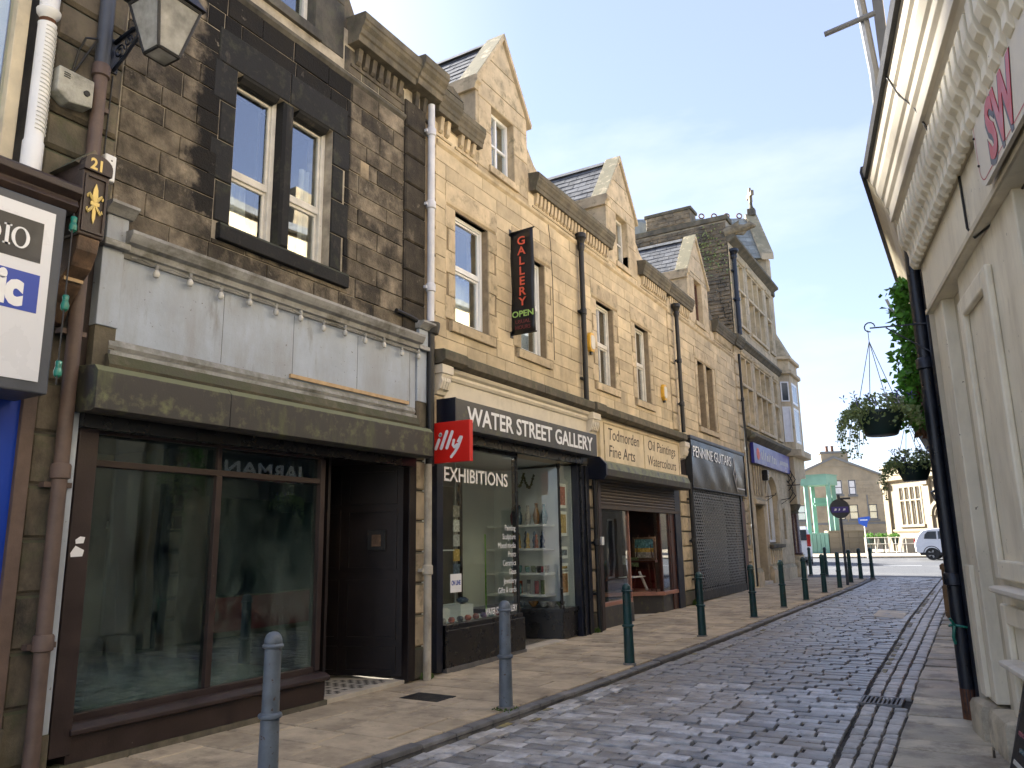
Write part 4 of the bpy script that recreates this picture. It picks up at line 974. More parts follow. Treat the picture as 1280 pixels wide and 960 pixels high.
# --- grey shopfront
m = MB(FL); m.box(3.42, 7.98, -.35, -.03, 2.6, 4.24); wlf = m.build('shop_beam', 'brown_paint', h1)
m = MB(FL); m.box(3.66, 7.72, -.03, .045, 3.32, 4.06); fas = m.build('fascia', 'grey_paint', h1)
for a in (4.72, 5.62, 6.62, 7.6):
    m = MB(FL); m.box(a, a+.004, .045, .0465, 3.34, 4.03); m.build('panel_joint', 'brown_shutter', fas)
m = MB(FL); m.profile([(.0, 4.05), (.06, 4.05), (.075, 4.09), (.1, 4.1), (.115, 4.15), (.16, 4.17), (.18, 4.2), (.2, 4.24), (.2, 4.27), (.0, 4.285)], 3.64, 7.74); m.build('fascia_cornice', 'grey_trim', h1, bevel=.003)
m = MB(FL); m.profile([(.0, 3.19), (.09, 3.19), (.09, 3.22), (.05, 3.24), (.07, 3.27), (.06, 3.3), (.05, 3.325), (.0, 3.325)], 3.6, 7.7); m.build('fascia_moulding', 'grey_trim', h1)
m = MB(FL); m.profile([(.0, 3.04), (.1, 3.04), (.13, 3.1), (.09, 3.19), (.0, 3.19)], 3.58, 7.72); m.build('ledge', 'mossy_stone', h1)
m = MB(FL); m.box(5.58, 7.56, .046, .075, 3.345, 3.385); m.build('bare_batten', 'raw_wood', fas)
for p, q, lb in ((3.47, 3.66, ''), (7.73, 7.97, '')):
    m = MB(FL); m.box(p, q, -.1, .07, 3.42, 4.1); pl = m.build('pilaster', 'grey_paint', h1, bevel=.006)
    m = MB(FL); m.box(p-.02, q+.02, -.1, .13, 4.1, 4.16); m.build('neck', 'grey_trim', pl, bevel=.01)
    m = MB(FL); m.box(p, q, -.1, .1, 4.16, 4.38); m.build('block', 'grey_paint', pl, bevel=.006)
    m = MB(FL); m.profile([(-.1, 4.38), (.12, 4.38), (.16, 4.42), (.2, 4.45), (.2, 4.475), (-.1, 4.49)], p-.03, q+.03); m.build('cap', 'grey_trim', pl)
    m = MB(FL); m.box(p+.005, q-.005, -.1, .055, 3.08, 3.42); m.build('foot', 'mossy_stone', pl)
m = MB(FL); m.box(3.33, 3.42, -.2, .06, .3, 3.0); m.build('pilaster', 'grey_paint', h1, bevel=.006)
m = MB(FL); m.box(3.325, 3.425, -.2, .065, .0, .3); m.build('pilaster_foot', 'mossy_stone', h1, bevel=.006)
m = MB(FL); m.box(3.35, 3.43, -.2, .05, .0, 3.3); m.build('corner_board', 'navy_paint', h1) if False else None
# festoon of clear bulbs under the fascia cornice
for k in range(12):
    a = 3.95+k*.342; dz = (0, .02, -.01, .015)[k % 4]
    t = thing('festoon_bulb', 'pale festoon bulb on the grey fascia, number %s from the left' % ('one two three four five six seven eight nine ten eleven twelve'.split()[k]), 'bulb', FL((a, .11, 4.0+dz)), 'festoon bulbs along the grey fascia')
    m = MB(FL); m.lathe([(.014, 0), (.018, .02), (.018, .05), (.012, .06)], (a, .1, 4.015+dz), 8); m.build('socket', 'grey_trim', t, smooth=True)
    m = MB(FL); m.lathe([(.004, -.058), (.022, -.048), (.031, -.022), (.026, .0), (.015, .016)], (a, .1, 4.0+dz), 10); m.build('glass', 'lamp_bulb', t, smooth=True)
m = MB(FL); m.tube([(3.7+i*.1, .105, 4.055+.012*math.sin(i*1.84)) for i in range(41)], .007, 6); tag(m.build('festoon_cable', 'grey_trim'), 'cable of the bulb festoon along the top of the grey fascia', 'cable')
# roller shutter box
sb = thing('shutter_box', 'long mossy brown-grey roller shutter box over the empty shop', 'shutter', FL((5.5, .1, 2.66)))
for p, q in ((3.36, 4.62), (4.625, 7.7)):
    m = MB(FL); m.profile([(-.02, 2.68), (.30, 2.66), (.35, 2.68), (.35, 2.98), (.30, 3.03), (-.02, 3.05)], p, q); m.build('housing', 'brown_shutter', sb, bevel=.004)
m = MB(FL); m.box(3.42, 7.66, .02, .12, 2.56, 2.67); m.build('guide_rail', 'black_gloss', sb)
# glazing
m = MB(FL); m.box(3.44, 3.6, -.2, .05, .12, 2.62); m.build('door_post', 'brown_paint', h1, bevel=.006)
ww = MB(FL); ww.box(3.6, 6.26, -.16, -.08, 2.55, 2.64); ww.box(3.6, 6.26, -.16, -.07, 2.28, 2.335); ww.box(4.85, 4.915, -.16, -.07, .38, 2.28); ww.box(4.86, 4.905, -.155, -.08, 2.335, 2.55); ww.box(6.2, 6.27, -.16, -.06, .34, 2.55); ww.box(3.6, 6.2, -.16, -.07, .30, .38)
sw = ww.build('shop_window', 'brown_paint', h1, bevel=.005); sw['label'] = 'large dirty shop window in thin brown frames'
for p, q, z0, z1 in ((3.6, 4.85, .38, 2.28), (4.915, 6.2, .38, 2.28), (3.6, 4.86, 2.335, 2.55), (4.905, 6.2, 2.335, 2.55)):
    m = MB(FL); m.box(p, q, -.121, -.115, z0, z1); m.build('pane', 'dirty_glass', sw)
m = MB(FL); m.profile([(-.2, .24), (.03, .24), (.07, .255), (.07, .29), (.0, .32), (-.2, .33)], 3.58, 6.3); m.build('window_sill', 'brown_paint', h1, bevel=.008)
m = MB(FL); m.box(3.58, 6.27, -.2, .02, .0, .24); m.build('stall_riser', 'brown_paint', h1, bevel=.006)
m = MB(FL); m.box(3.3, 6.3, -.2, .035, -.03, .05); m.build('base_course', 'mossy_stone', h1)
# empty shop interior
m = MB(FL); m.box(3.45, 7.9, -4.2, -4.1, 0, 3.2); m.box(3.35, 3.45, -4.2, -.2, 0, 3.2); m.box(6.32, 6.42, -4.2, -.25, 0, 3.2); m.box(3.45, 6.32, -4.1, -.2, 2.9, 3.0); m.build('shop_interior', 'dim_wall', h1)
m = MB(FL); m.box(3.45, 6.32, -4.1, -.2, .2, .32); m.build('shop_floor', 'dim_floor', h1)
for (a, z, w_, h_) in ((4.35, 1.9, .035, .03), (4.7, 1.55, .03, .05)):
    m = MB(FL); m.box(a+1.6, a+1.6+w_*2, -4.1, -4.08, z+.35, z+.35+h_*2); m.build('wall_notice', 'poster_pale', h1)
# dark recessed doorway
m = MB(FL); m.box(6.42, 6.46, -1.6, -.16, 0, 2.9); m.box(6.46, 7.72, -1.7, -1.6, .1, 2.9); m.box(6.46, 7.72, -1.6, -.1, 2.62, 2.7); m.build('doorway', 'dark_door', h1)
# panelled side return, angled
dA = (7.62, -.05); dB = (7.12, -1.45)
def ret(u, n_, z): return (dA[0]+(dB[0]-dA[0])*u-n_*.94, dA[1]+(dB[1]-dA[1])*u+n_*.34*1.0, z)
m = MB(FL); m.hexa([ret(0, -.05, .08), ret(1, -.05, .08), ret(1, 0, .08), ret(0, 0, .08), ret(0, -.05, 2.64), ret(1, -.05, 2.64), ret(1, 0, 2.64), ret(0, 0, 2.64)]); sd = m.build('side_panelling', 'dark_door', h1, recalc=True)
for z0, z1 in ((.12, .42), (.5, 1.2), (1.32, 2.05), (2.12, 2.55)):
    for u0, u1 in ((.05, .5), (.55, .95)):
        m = MB(FL)
        for (p, q, r_, s_) in ((u0, u1, z0, z0+.03), (u0, u1, z1-.03, z1), (u0, u0+.03, z0+.03, z1-.03), (u1-.03, u1, z0+.03, z1-.03)):
            m.hexa([ret(p, 0, r_), ret(q, 0, r_), ret(q, .018, r_), ret(p, .018, r_), ret(p, 0, s_), ret(q, 0, s_), ret(q, .018, s_), ret(p, .018, s_)])
        m.build('panel_moulding', 'dark_door', sd, recalc=True)
ic = thing('intercom', 'small square intercom panel on the dark doorway side', 'intercom', FL(ret(.2, .02, 1.6)))
m = MB(FL); m.hexa([ret(.14, .018, 1.55), ret(.3, .018, 1.55), ret(.3, .045, 1.55), ret(.14, .045, 1.55), ret(.14, .018, 1.8), ret(.3, .018, 1.8), ret(.3, .045, 1.8), ret(.14, .045, 1.8)]); m.build('plate', 'iron_black', ic, recalc=True, bevel=.004)
m = MB(FL); m.hexa([ret(.18, .045, 1.6), ret(.26, .045, 1.6), ret(.26, .05, 1.6), ret(.18, .05, 1.6), ret(.18, .045, 1.74), ret(.26, .045, 1.74), ret(.26, .05, 1.74), ret(.18, .05, 1.74)]); m.build('grille', 'worn_wood', ic, recalc=True)
m = MB(FL); m.box(6.5, 7.1, -1.6, -1.57, .12, 2.6); dr = m.build('door', 'dark_door', h1)
for z0, z1 in ((.25, .9), (1.05, 2.0)):
    m = MB(FL); frame_box(m, 6.6, 7.0, z0, z1, -1.57, -1.55, .04); m.build('panel_moulding', 'dark_door', dr)
m = MB(FL); m.box(6.3, 7.62, -1.6, .0, -.02, .045); m.build('doorstep', 'step_white', h1, bevel=.006)
mz = MB(FL); md = MB(FL)
for i in range(19):
    for j in range(12):
        a0 = 6.36+i*.062; o0 = -.12-j*.062
        if a0+.06 > 7.55-.36*(-o0) or j > 11: continue
        if abs(((a0-6.36)/.062) % 2-((-o0-.12)/.062) % 2) < .5: md.box(a0, a0+.058, o0-.058, o0, .044, .0475)
        else: mz.box(a0, a0+.058, o0-.058, o0, .044, .0478)
mz.build('mosaic_tiles', 'mosaic_white', h1, kind='stuff'); md.build('mosaic_tiles', 'mosaic_dark', h1, kind='stuff')
m = MB(FL); m.box(7.62, 7.76, -.2, .05, .02, 2.62); m.build('door_post', 'dark_door', h1, bevel=.008)
for a, b, zz, lb in ((3.49, 3.56, 1.66, 'sticker'), (3.46, 3.56, 1.56, 'sticker')):
    m = MB(FL); m.prism([(a, zz), (b-.01, zz+.004), (b, zz+.05), (a+.03, zz+.055 if zz > 1.6 else zz+.085), (a-.005, zz+.03)], .05, .052, ax=1); tag(m.build('sticker', 'white_print', None, recalc=True), 'torn white sticker on the brown shop post, %s of two' % ('upper' if zz > 1.6 else 'lower'), 'sticker')
# pier between the shops
def pier(parent, a0, a1, z1, mat, z0=0., h=.36, back='mortar_dark', proud=.02):
    m = MB(FL); m.box(a0+.02, a1-.02, -.35, -.03, z0-.05, z1); pb = m.build('pier', back, parent)
    n = round((z1-z0)/h); h = (z1-z0)/n
    for k in range(n):
        m = MB(FL); m.stone(a0, a1, -.3, proud, z0+k*h+.012, z0+(k+1)*h-.006, .018, .002); m.build('quoin', mat if k > 0 else 'mossy_stone', pb)
    return pb
pier(h1, 7.78, 8.0, 3.05, 'buff_trim', h=.38, proud=.0)
wp = pipe('drainpipe', 'white_pipe', 'white drainpipe between the black house and the gallery', 7.97, .1, 4.52, 7.72, .05, joints=(5.0, 6.2, 7.3), brackets=(5.0, 6.2, 7.3))
m = MB(FL); m.lathe([(.09, -.1), (.11, 0), (.11, .05), (.06, .06)], (8.0, .1, 4.46), 12); m.build('hopper', 'iron_black', wp, smooth=True)
lp = pipe('drainpipe', 'pale_pipe', 'pale lower drainpipe at the dark doorway, beside the gallery', 7.93, .1, .0, 2.62, .05, joints=(1.3,), brackets=(1.3,))
m = MB(FL); m.tube([(7.97, .1, 2.6), (7.97, .1, 4.4)], .055, 12); m.build('upper_pipe', 'iron_black', lp, smooth=True)
m = MB(FL); m.tube([(7.3, .06, 4.52), (7.6, .07, 4.50), (7.95, .08, 4.44)], .03, 8); tag(m.build('lead_flashing', 'iron_black'), 'dark overflow pipe lying along the shop cornice beside the white drainpipe', 'pipe')
# ================================================================== house 2: yellow stone, gallery and picture shop
h2 = thing('shop_building', 'long clean yellow stone house with two gabled dormers over gallery and picture shop', 'building', (FX, 13.1, 0))
W2 = [(8.68, 9.58, 4.72, 6.42), (10.55, 11.44, 4.72, 6.42), (13.6, 14.46, 4.69, 6.38), (15.66, 16.5, 4.67, 6.38)]
wl2 = wall_back(FL, h2, 7.98, 18.3, 4.0, 7.9, [(p, q, r_, s_) for p, q, r_, s_ in W2]+[(9.7, 10.45, 7.5, 8), (14.85, 15.5, 7.5, 8)], 'mortar_buff')
ah = [hole(*wv) for wv in W2]+[(7.98, 8.2, 4, 8), (17.86, 18.3, 4, 8)]
n2 = ashlar(FL, wl2, 8.2, 17.86, 4.2, 7.26, ah, .235, .42, .86, 'buff_stone', .010, .004, 8, j=.0015, gap=.0028)
ashlar(FL, wl2, 8.2, 17.86, 7.36, 7.62, [(9.3, 10.9, 7, 8), (14.35, 16.0, 7, 8)], .26, .5, .9, 'buff_stone', .010, .004, 9, gap=.0028)
sash(FL, h2, *W2[0], mat='white_upvc', split=.52, curtain=(8.74, 9.52, 5.62), label='first gallery sash, left of the banner')
sash(FL, h2, *W2[1], mat='white_upvc', split=.52, curtain=(10.6, 11.4, 5.62), label='second gallery sash, behind the banner')
sash(FL, h2, *W2[2], mat='white_wood', split=.5, glazing=1, curtain=(13.68, 14.1, 6.3), tw=.05, label='cream sash with net curtain, left of the pair')
sash(FL, h2, *W2[3], mat='white_wood', split=.5, glazing=1, curtain=(15.72, 16.12, 6.3), tw=.05, label='cream sash with net curtain, right of the pair')
string_course(FL, h2, 8.2, 17.88, 'buff_trim')
quoin(FL, wl2, 8.03, 8.2, 4.3, 7.62, 'buff_trim', .41, .03, .02)
quoin(FL, wl2, 17.88, 18.28, 4.25, 7.62, 'buff_trim', .41, .045, .02)
for p, q in ((8.0, 9.32), (10.9, 14.38), (16.0, 18.29)):
    m = MB(FL); m.box(p, q, -.4, -.02, 7.62, 7.98); m.build('parapet', 'buff_trim', h2)
cornice(FL, h2, 8.1, 8.62, 7.70, 8.06, .22, 'mossy_stone', 'buff_trim', zd0=7.44)
cornice(FL, h2, 8.62, 9.3, 7.66, 7.98, .18, 'mossy_stone', 'buff_trim', zd0=7.44)
m = MB(FL); m.prism([(8.08, 8.08), (8.64, 8.08), (8.36, 8.2)], -.3, .2, ax=1); m.build('cornice_pediment', 'mossy_stone', h2, recalc=True)
cornice(FL, h2, 10.98, 14.35, 7.66, 7.99, .2, 'mossy_stone', 'buff_trim', zd0=7.42)
cornice(FL, h2, 16.1, 17.9, 7.66, 7.99, .2, 'mossy_stone', 'buff_trim', zd0=7.42)
dormer(h2, 9.32, 10.9, 9.72, 10.44, 7.58, 8.66, 8.98, 10.12, 'buff_trim', 61, win_label='dormer window, white frame with glazing bars')
dormer(h2, 14.38, 16.0, 14.86, 15.5, 7.6, 8.72, 8.98, 10.13, 'buff_trim', 62, frame='white_wood')
for a, s_ in ((10.9, 1), (16.0, 1)):
    m = MB(FL); m.prism([(a, 7.9), (a+.8, 7.9), (a+.75, 8.02), (a+.3, 8.25), (a, 8.55)], -.3, -.025, ax=1); m.build('ramped_parapet', 'buff_trim', h2, recalc=True)
main_roof(h2, 8.05, 18.25)
# gallery shopfront, upper part
m = MB(FL); m.box(8.0, 13.2, -.35, -.03, 2.99, 4.02); m.box(13.2, 18.3, -.35, -.03, 2.8, 4.02); m.build('shop_beam', 'cream_trim', h2)
m = MB(FL); m.box(8.36, 12.9, -.03, .03, 3.3, 3.86); m.build('fascia', 'white_cream', h2)
m = MB(FL); m.profile([(-.03, 3.82), (.05, 3.82), (.07, 3.86), (.06, 3.9), (.1, 3.93), (.12, 3.975), (-.03, 3.98)], 8.36, 12.9); m.build('fascia_moulding', 'white_cream', h2)
# weathered stone shop cornice in lengths
a = 8.1
for k, ln_ in enumerate((.55, 1.15, 1.2, 1.1, .85, .45, 1.15, 1.2, 1.1, 1.2, .3)):
    m = MB(FL); pj = .20 if k not in (0, 5) else .25
    m.profile([(-.2, 3.985), (pj-.07, 3.985), (pj, 4.03), (pj, 4.15), (pj-.03, 4.175), (-.2, 4.20)], a+.003, a+ln_-.003); m.build('shop_cornice', 'mossy_stone', h2, bevel=.006); a += ln_
def console(parent, a0, a1, mat='white_cream', z0=3.55, z1=3.98):
    m = MB(FL); m.profile([(-.05, z1), (.17, z1), (.17, z1-.15), (.15, z1-.2), (.12, z1-.3), (.07, z1-.4), (-.05, z1-.43)], a0, a1); c_ = m.build('console', mat, parent, bevel=.006)
    for k in range(4):
        m = MB(FL); a = a0+(a1-a0)*(k+.5)/4; m.profile([(.05, z0+.05), (.13, z0+.10), (.165, z0+.2), (.155, z0+.27), (.05, z0+.27)], a-.022, a+.022); m.build('flute', mat, c_)
    m = MB(FL); m.box(a0-.02, a1+.02, -.05, .19, z1-.13, z1-.01); m.build('block', mat, c_, bevel=.008)
console(h2, 8.14, 8.36); console(h2, 12.9, 13.2); console(h2, 18.2, 18.5)
m = MB(FL); m.box(8.12, 8.36, -.06, .05, 2.9, 3.56); m.build('pilaster', 'buff_trim', h2)
# gallery sign (shutter box with lettering)
gs_ = thing('gallery_sign', 'long dark grey box sign lettered WATER STREET GALLERY', 'sign', FL((10.4, .2, 3.1)))
m = MB(FL); m.box(7.98+.22, 12.62, .0, .35, 3.10, 3.50); m.build('housing', 'sign_grey', gs_, bevel=.006)
m = MB(FL); m.box(8.175, 8.199, -.02, .356, 3.09, 3.505); m.build('end_cap', 'navy_paint', gs_)
text('lettering', 'WATER STREET GALLERY', FL, 8.46, .352, 3.19, .335, 'white_print', gs_, width=3.98, bold=.006)
m = MB(FL); m.box(8.25, 12.6, .05, .16, 2.97, 3.095); m.build('guide_rail', 'black_gloss', gs_)
# illy sign
il = thing('cafe_sign', 'square red projecting sign with white script lettering illy', 'sign', (FX+.3, 8.12, 2.66))
FP = Frame((FX, 8.12, 0), (1, 0, 0), (0, -1, 0))          # plane across the pavement, facing the camera
m = MB(FP); m.box(.06, .64, -.04, .04, 2.64, 3.17); m.build('board', 'red_sign', il, bevel=.006)
m = MB(FP); frame_box(m, .055, .645, 2.635, 3.175, -.035, .035, .012); m.build('rim', 'maroon_print', il) if False else None
m = MB(FP); m.tube([(-.02, 0, 3.05), (.07, 0, 3.05)], .014, 8); m.tube([(-.02, 0, 2.76), (.07, 0, 2.76)], .014, 8); m.build('arm', 'iron_black', il)
m = MB(FP); o_ = .042
def stroke(pts, r): 
    n_ = 10; P = []
    for i in range(len(pts)-1):
        (x0, z0), (x1, z1) = pts[i], pts[i+1]; d = math.hypot(x1-x0, z1-z0); nx, nz_ = -(z1-z0)/d*r, (x1-x0)/d*r
        m.hexa([(x0+nx, o_, z0+nz_), (x0-nx, o_, z0-nz_), (x1-nx, o_, z1-nz_), (x1+nx, o_, z1+nz_), (x0+nx, o_+.005, z0+nz_), (x0-nx, o_+.005, z0-nz_), (x1-nx, o_+.005, z1-nz_), (x1+nx, o_+.005, z1+nz_)])
    for (x, z) in pts:
        P = [(x+r*math.cos(2*math.pi*i/n_), z+r*math.sin(2*math.pi*i/n_)) for i in range(n_)]; m.prism(P, o_, o_+.0052, ax=1)
stroke([(.115, 2.83), (.165, 2.94)], .021); stroke([(.185, 3.00), (.19, 3.01)], .024)
stroke([(.20, 2.83), (.29, 3.04)], .022); stroke([(.29, 2.83), (.375, 3.03)], .022)
stroke([(.40, 2.92), (.385, 2.86), (.41, 2.83), (.45, 2.86)], .018); stroke([(.52, 2.95), (.465, 2.83), (.41, 2.76), (.36, 2.71)], .019); stroke([(.46, 2.9), (.5, 2.96)], .012)
m.build('lettering', 'white_print', il, recalc=True)
# gallery window left
def shopglass(parent, a0, a1, z0, z1, out, mat='glass'):
    m = MB(FL); m.box(a0, a1, out-.004, out, z0, z1); return m.build('pane', mat, parent)
g = MB(FL); g.box(8.26, 8.40, -.15, .0, .02, 3.0); gp = g.build('pilaster', 'navy_paint', h2, bevel=.006)
g = MB(FL); g.box(8.42, 10.42, -.12, -.02, 2.93, 3.02); g.box(10.38, 10.43, -.12, -.03, .58, 2.93); g.box(8.42, 10.42, -.12, .02, .52, .585); gw = g.build('shop_window', 'black_gloss', h2, bevel=.005); gw['label'] = 'gallery display window lettered EXHIBITIONS'
shopglass(gw, 8.40, 10.38, .585, 2.93, -.045)
m = MB(FL); m.box(8.42, 10.47, -.2, .03, .04, .52); m.build('stall_riser', 'black_gloss', h2, bevel=.01)
m = MB(FL); m.box(8.42, 10.47, -.2, .045, -.02, .06); m.build('plinth', 'kerb', h2)
text('lettering', 'EXHIBITIONS', FL, 8.48, -.0435, 2.455, .27, 'white_print', gw, width=1.66, bold=.004, thick=.002)
for k, s_ in enumerate(['Painting', 'Sculpture', 'Mixed media', 'Prints', 'Ceramics', 'Glass', 'Jewellery', 'Gifts & cards']):
    t_ = text('lettering', s_, FL, 10.35, -.0435, 1.80-k*.129, .118, 'white_print', gw, wide=.85, thick=.002, align='RIGHT')
text('lettering', 'WATER STREET GALLERY', FL, 9.48, -.0435, .625, .125, 'white_print', gw, width=.88, bold=.003, thick=.002)
nb = thing('notice', 'small white paper notice with blue ON LINE stuck in the gallery window', 'notice', FL((8.75, -.058, .98)))
m = MB(FL); m.box(8.62, 8.88, -.0435, -.041, .98, 1.22); m.build('paper', 'white_print', nb)
text('lettering', 'ON LINE', FL, 8.645, -.041, 1.075, .085, 'blue_print', nb, width=.21, bold=.003, thick=.002)
# gallery interior: pale walls, doorway, right-hand display seen across the doorway
m = MB(FL); m.box(8.2, 12.9, -3.6, -3.5, 0, 3.1); m.box(8.1, 8.2, -3.6, -.15, 0, 3.1); m.box(12.9, 13.0, -3.6, -.15, 0, 3.1); m.box(8.2, 12.9, -3.5, -.1, 3.0, 3.1)
m.build('gallery_interior', 'gallery_wall', h2)
m = MB(FL); m.box(8.2, 12.9, -3.5, -.2, .0, .05); m.build('gallery_floor', 'dim_floor', h2)
m = MB(FL); m.box(8.42, 10.3, -.95, -.2, .3, .56); m.build('display_plinth', 'gallery_wall', h2)
m = MB(FL); m.box(10.47, 11.82, -1.9, .04, -.01, .05); m.build('doorstep', 'step_white', h2, bevel=.008)
m = MB(FL); m.box(10.5, 11.2, -1.86, -1.8, .05, 2.6); m.build('door', 'dim_wall', h2)
# right display window: front glass, canted return glass, iron corner post, stall riser
PA = (11.84, -.03); PB = (11.22, -1.7)
m = MB(FL); m.prism([PA, (12.42, -.03), (12.42, -1.7), PB], .05, .47); m.build('stall_riser', 'black_gloss', h2, recalc=True, bevel=.008)
m = MB(FL); m.prism([(11.80, .0), (12.44, .0), (12.44, -1.7), (PB[0]-.05, PB[1])], .47, .53); m.build('display_sill', 'black_gloss', h2, recalc=True)
cpp = MB(FL); cpp.tube([(11.85, -.05, .53), (11.85, -.05, 2.95)], .022, 10); cpp.lathe([(.04, 0), (.04, .04), (.026, .06), (.034, .1), (.026, .14), (.024, .3), (.034, .32), (.024, .34)], (11.85, -.05, .53), 12)
cpp.lathe([(.022, -.1), (.04, -.06), (.03, -.03), (.04, 0)], (11.85, -.05, 2.95), 12); cpp.build('corner_post', 'black_gloss', h2, smooth=True); pw = MB(FL); pw.box(PB[0]-.03, PB[0]+.03, PB[1], PB[1]+.06, .53, 2.95); pw = pw.build('display_window', 'black_gloss', h2, smooth=True)
m = MB(FL); m.add([(PA[0], -.05, .53), (PB[0], PB[1], .53), (PB[0], PB[1], 2.95), (PA[0], -.05, 2.95)], [(0, 1, 2, 3)]); m.build('pane', 'glass', pw)
shopglass(pw, 11.88, 12.42, .53, 2.95, -.05)
m = MB(FL); m.box(12.4, 12.88, -.12, .05, .02, 2.97); m.build('dark_pilaster', 'navy_paint', h2, bevel=.006)
m = MB(FL); m.box(12.46, 12.5, .05, .08, .02, 2.97); m.box(12.66, 12.7, .05, .08, .02, 2.97); m.build('shutter_rail', 'black_gloss', h2)
m = MB(FL); m.box(12.38, 12.42, -1.7, -.08, .53, 2.95); m.box(11.3, 12.38, -1.75, -1.7, .53, 2.95); m.build('display_back', 'shelf_white', h2)
lr = random.Random(77)
SH = (1.93, 1.52, 1.10, .74, .53)
for z in SH[:4]:
    m = MB(FL); m.box(11.97, 12.375, -1.6, -.43, z-.04, z); sh = m.build('shelf', 'shelf_white', h2, bevel=.004)
KIND = dict(zip(SH, ('vase', 'figurine', 'cup', 'card', 'bowl')))
ORD = 'first second third fourth fifth sixth seventh eighth ninth tenth eleventh twelfth'.split()
SHN = dict(zip(SH, ('top shelf', 'second shelf', 'third shelf', 'lowest shelf', 'window bottom')))
CNAME = ['dark red', 'navy', 'slate blue', 'orange brown', 'pale stone', 'black', 'olive green', 'amber', 'teal', 'white', 'purple', 'rust red']
for z in SH:
    n = dict(zip(SH, (8, 9, 10, 9, 6)))[z]
    for k in range(n):
        o_ = -1.16+.70*(k+.35)/n; a = 12.03+lr.uniform(0, .1)+(k % 2)*.12; ci = (0, 1, 2, 5, 4, 1, 3, 8)[k % 8] if z > 1.9 else lr.randrange(len(CER)); kd = KIND[z]
        if z < .6: o_ = -1.0+.16*k; a = 11.8+.05*k+lr.uniform(0, .15)
        m = MB(FL); s_ = lr.uniform(.85, 1.2)
        if kd == 'vase': m.lathe([(.035, 0), (.05*s_, .07), (.055*s_, .16), (.022, .25*s_), (.03, .31*s_)], (a, o_, z+.002), 10)
        elif kd == 'figurine': m.lathe([(.04, 0), (.04, .02), (.026, .05), (.038*s_, .12), (.018, .19*s_), (.028, .22*s_), (.01, .26*s_)], (a, o_, z+.002), 9)
        elif kd == 'cup': m.lathe([(.03, 0), (.042, .04), (.044, .10*s_), (.036, .10*s_), (.03, .02)], (a, o_, z+.002), 10)
        elif kd == 'card': m.box(a-.004, a+.004, o_-.038, o_+.038, z+.002, z+.2*s_)
        else: m.lathe([(.03, 0), (.07*s_, .05), (.085*s_, .09), (.078*s_, .09), (.03, .02)], (a, o_, z+.004), 12)
        ob = m.build('greeting_card' if kd == 'card' else kd, 'glaze_%d' % ci, smooth=kd != 'card')
        tag(ob, '%s %s on the %s of the gallery display, %s from the left' % (CNAME[ci], 'greeting card' if kd == 'card' else kd, SHN[z], ORD[k]), kd, 'wares in the gallery display')
# posters and framed prints in the right strip of glass
for k, (z, h, ci) in enumerate([(2.2, .42, 11), (1.72, .42, 7), (1.34, .2, 2), (1.12, .14, 7), (.72, .42, 3)]):
    m = MB(FL); m.box(12.0, 12.28, -.14, -.13, z, z+h); fr_ = m.build('print', 'white_print'); m = MB(FL); m.box(12.04, 12.24, -.13, -.126, z+.05, z+h-.05); m.build('image', 'glaze_%d' % ci, fr_)
    tag(fr_, 'hanging print with %s picture in the narrow gallery pane, %s from the top' % (CNAME[ci], ORD[k]), 'print', 'prints in the gallery window')
# tinsel swag
m = MB(FL)
for q in ((11.25, 11.6), (11.6, 11.95)):
    pts = [(q[0]+(q[1]-q[0])*i/14, -.6, 2.78-.22*(1-((i-7)/7)**2)) for i in range(15)]; m.tube(pts, .012, 6)
    for p in pts:
        for _ in range(9): m.leaf(p, (rnd.uniform(-1, 1), rnd.uniform(-1, 1), rnd.uniform(-1, 1)), .035)
tag(m.build('tinsel_garland', 'stem'), 'thin dark tinsel garland looped across the top of the gallery display', 'garland')
# things in the left window
for k, (a, o_, w_, h_) in enumerate([(8.75, -.45, .36, .2), (9.35, -.42, .32, .22), (9.05, -.6, .3, .16)]):
    m = MB(FL); m.box(a-w_/2, a+w_/2, o_-.15, o_+.15, .56, .56+h_); tag(m.build('display_cube', 'shelf_white', bevel=.003), 'white display cube in the gallery window, %s from the left' % ('first' if k == 0 else 'last' if k == 1 else 'middle, set back,'), 'cube', 'white display cubes')
m = MB(FL); m.lathe([(.09, 0), (.12, .04), (.11, .1), (.06, .15), (.02, .17)], (8.7, -.42, .762), 14); tag(m.build('stone_sculpture', 'glaze_4', smooth=True), 'rounded pale stone sculpture on the left white cube in the gallery window', 'sculpture')
m = MB(FL); m.lathe([(.03, 0), (.08, .03), (.09, .06), (.05, .09)], (9.32, -.33, .784), 12); tag(m.build('glass_bowl', 'glaze_1', smooth=True), 'small dark glass bowl on the right white cube in the gallery window', 'bowl')
lr = random.Random(5)
for k in range(9):
    a = 8.5+k*.2; m = MB(FL); ci = lr.randrange(len(CER)); m.lathe([(.02, 0), (.045, .02), (.05, .05), (.03, .08)], (a, -.22, .562), 10)
    tag(m.build('trinket', 'glaze_%d' % ci, smooth=True), '%s trinket at the foot of the gallery window, %s from the left' % (CNAME[ci], ORD[k]), 'trinket', 'trinkets along the gallery window foot')
for k in range(6):
    z = .95+k*.21; ci = (9, 2, 7, 9, 9, 4)[k]
    m = MB(FL); m.box(9.36, 9.52, -.52, -.51, z, z+.17); tag(m.build('picture_card', 'glaze_%d' % ci), '%s picture card on the hanging strip in the gallery window, %s from below' % (CNAME[ci], ORD[k]), 'card', 'hanging picture cards')
m = MB(FL); m.tube([(9.44, -.53, .6), (9.44, -.53, 2.9)], .006, 6); m.tube([(9.0, -.55, .6), (9.0, -.55, 2.9)], .03, 8); tag(m.build('display_rod', 'shelf_white'), 'slim white display rods standing in the gallery window', 'rod')
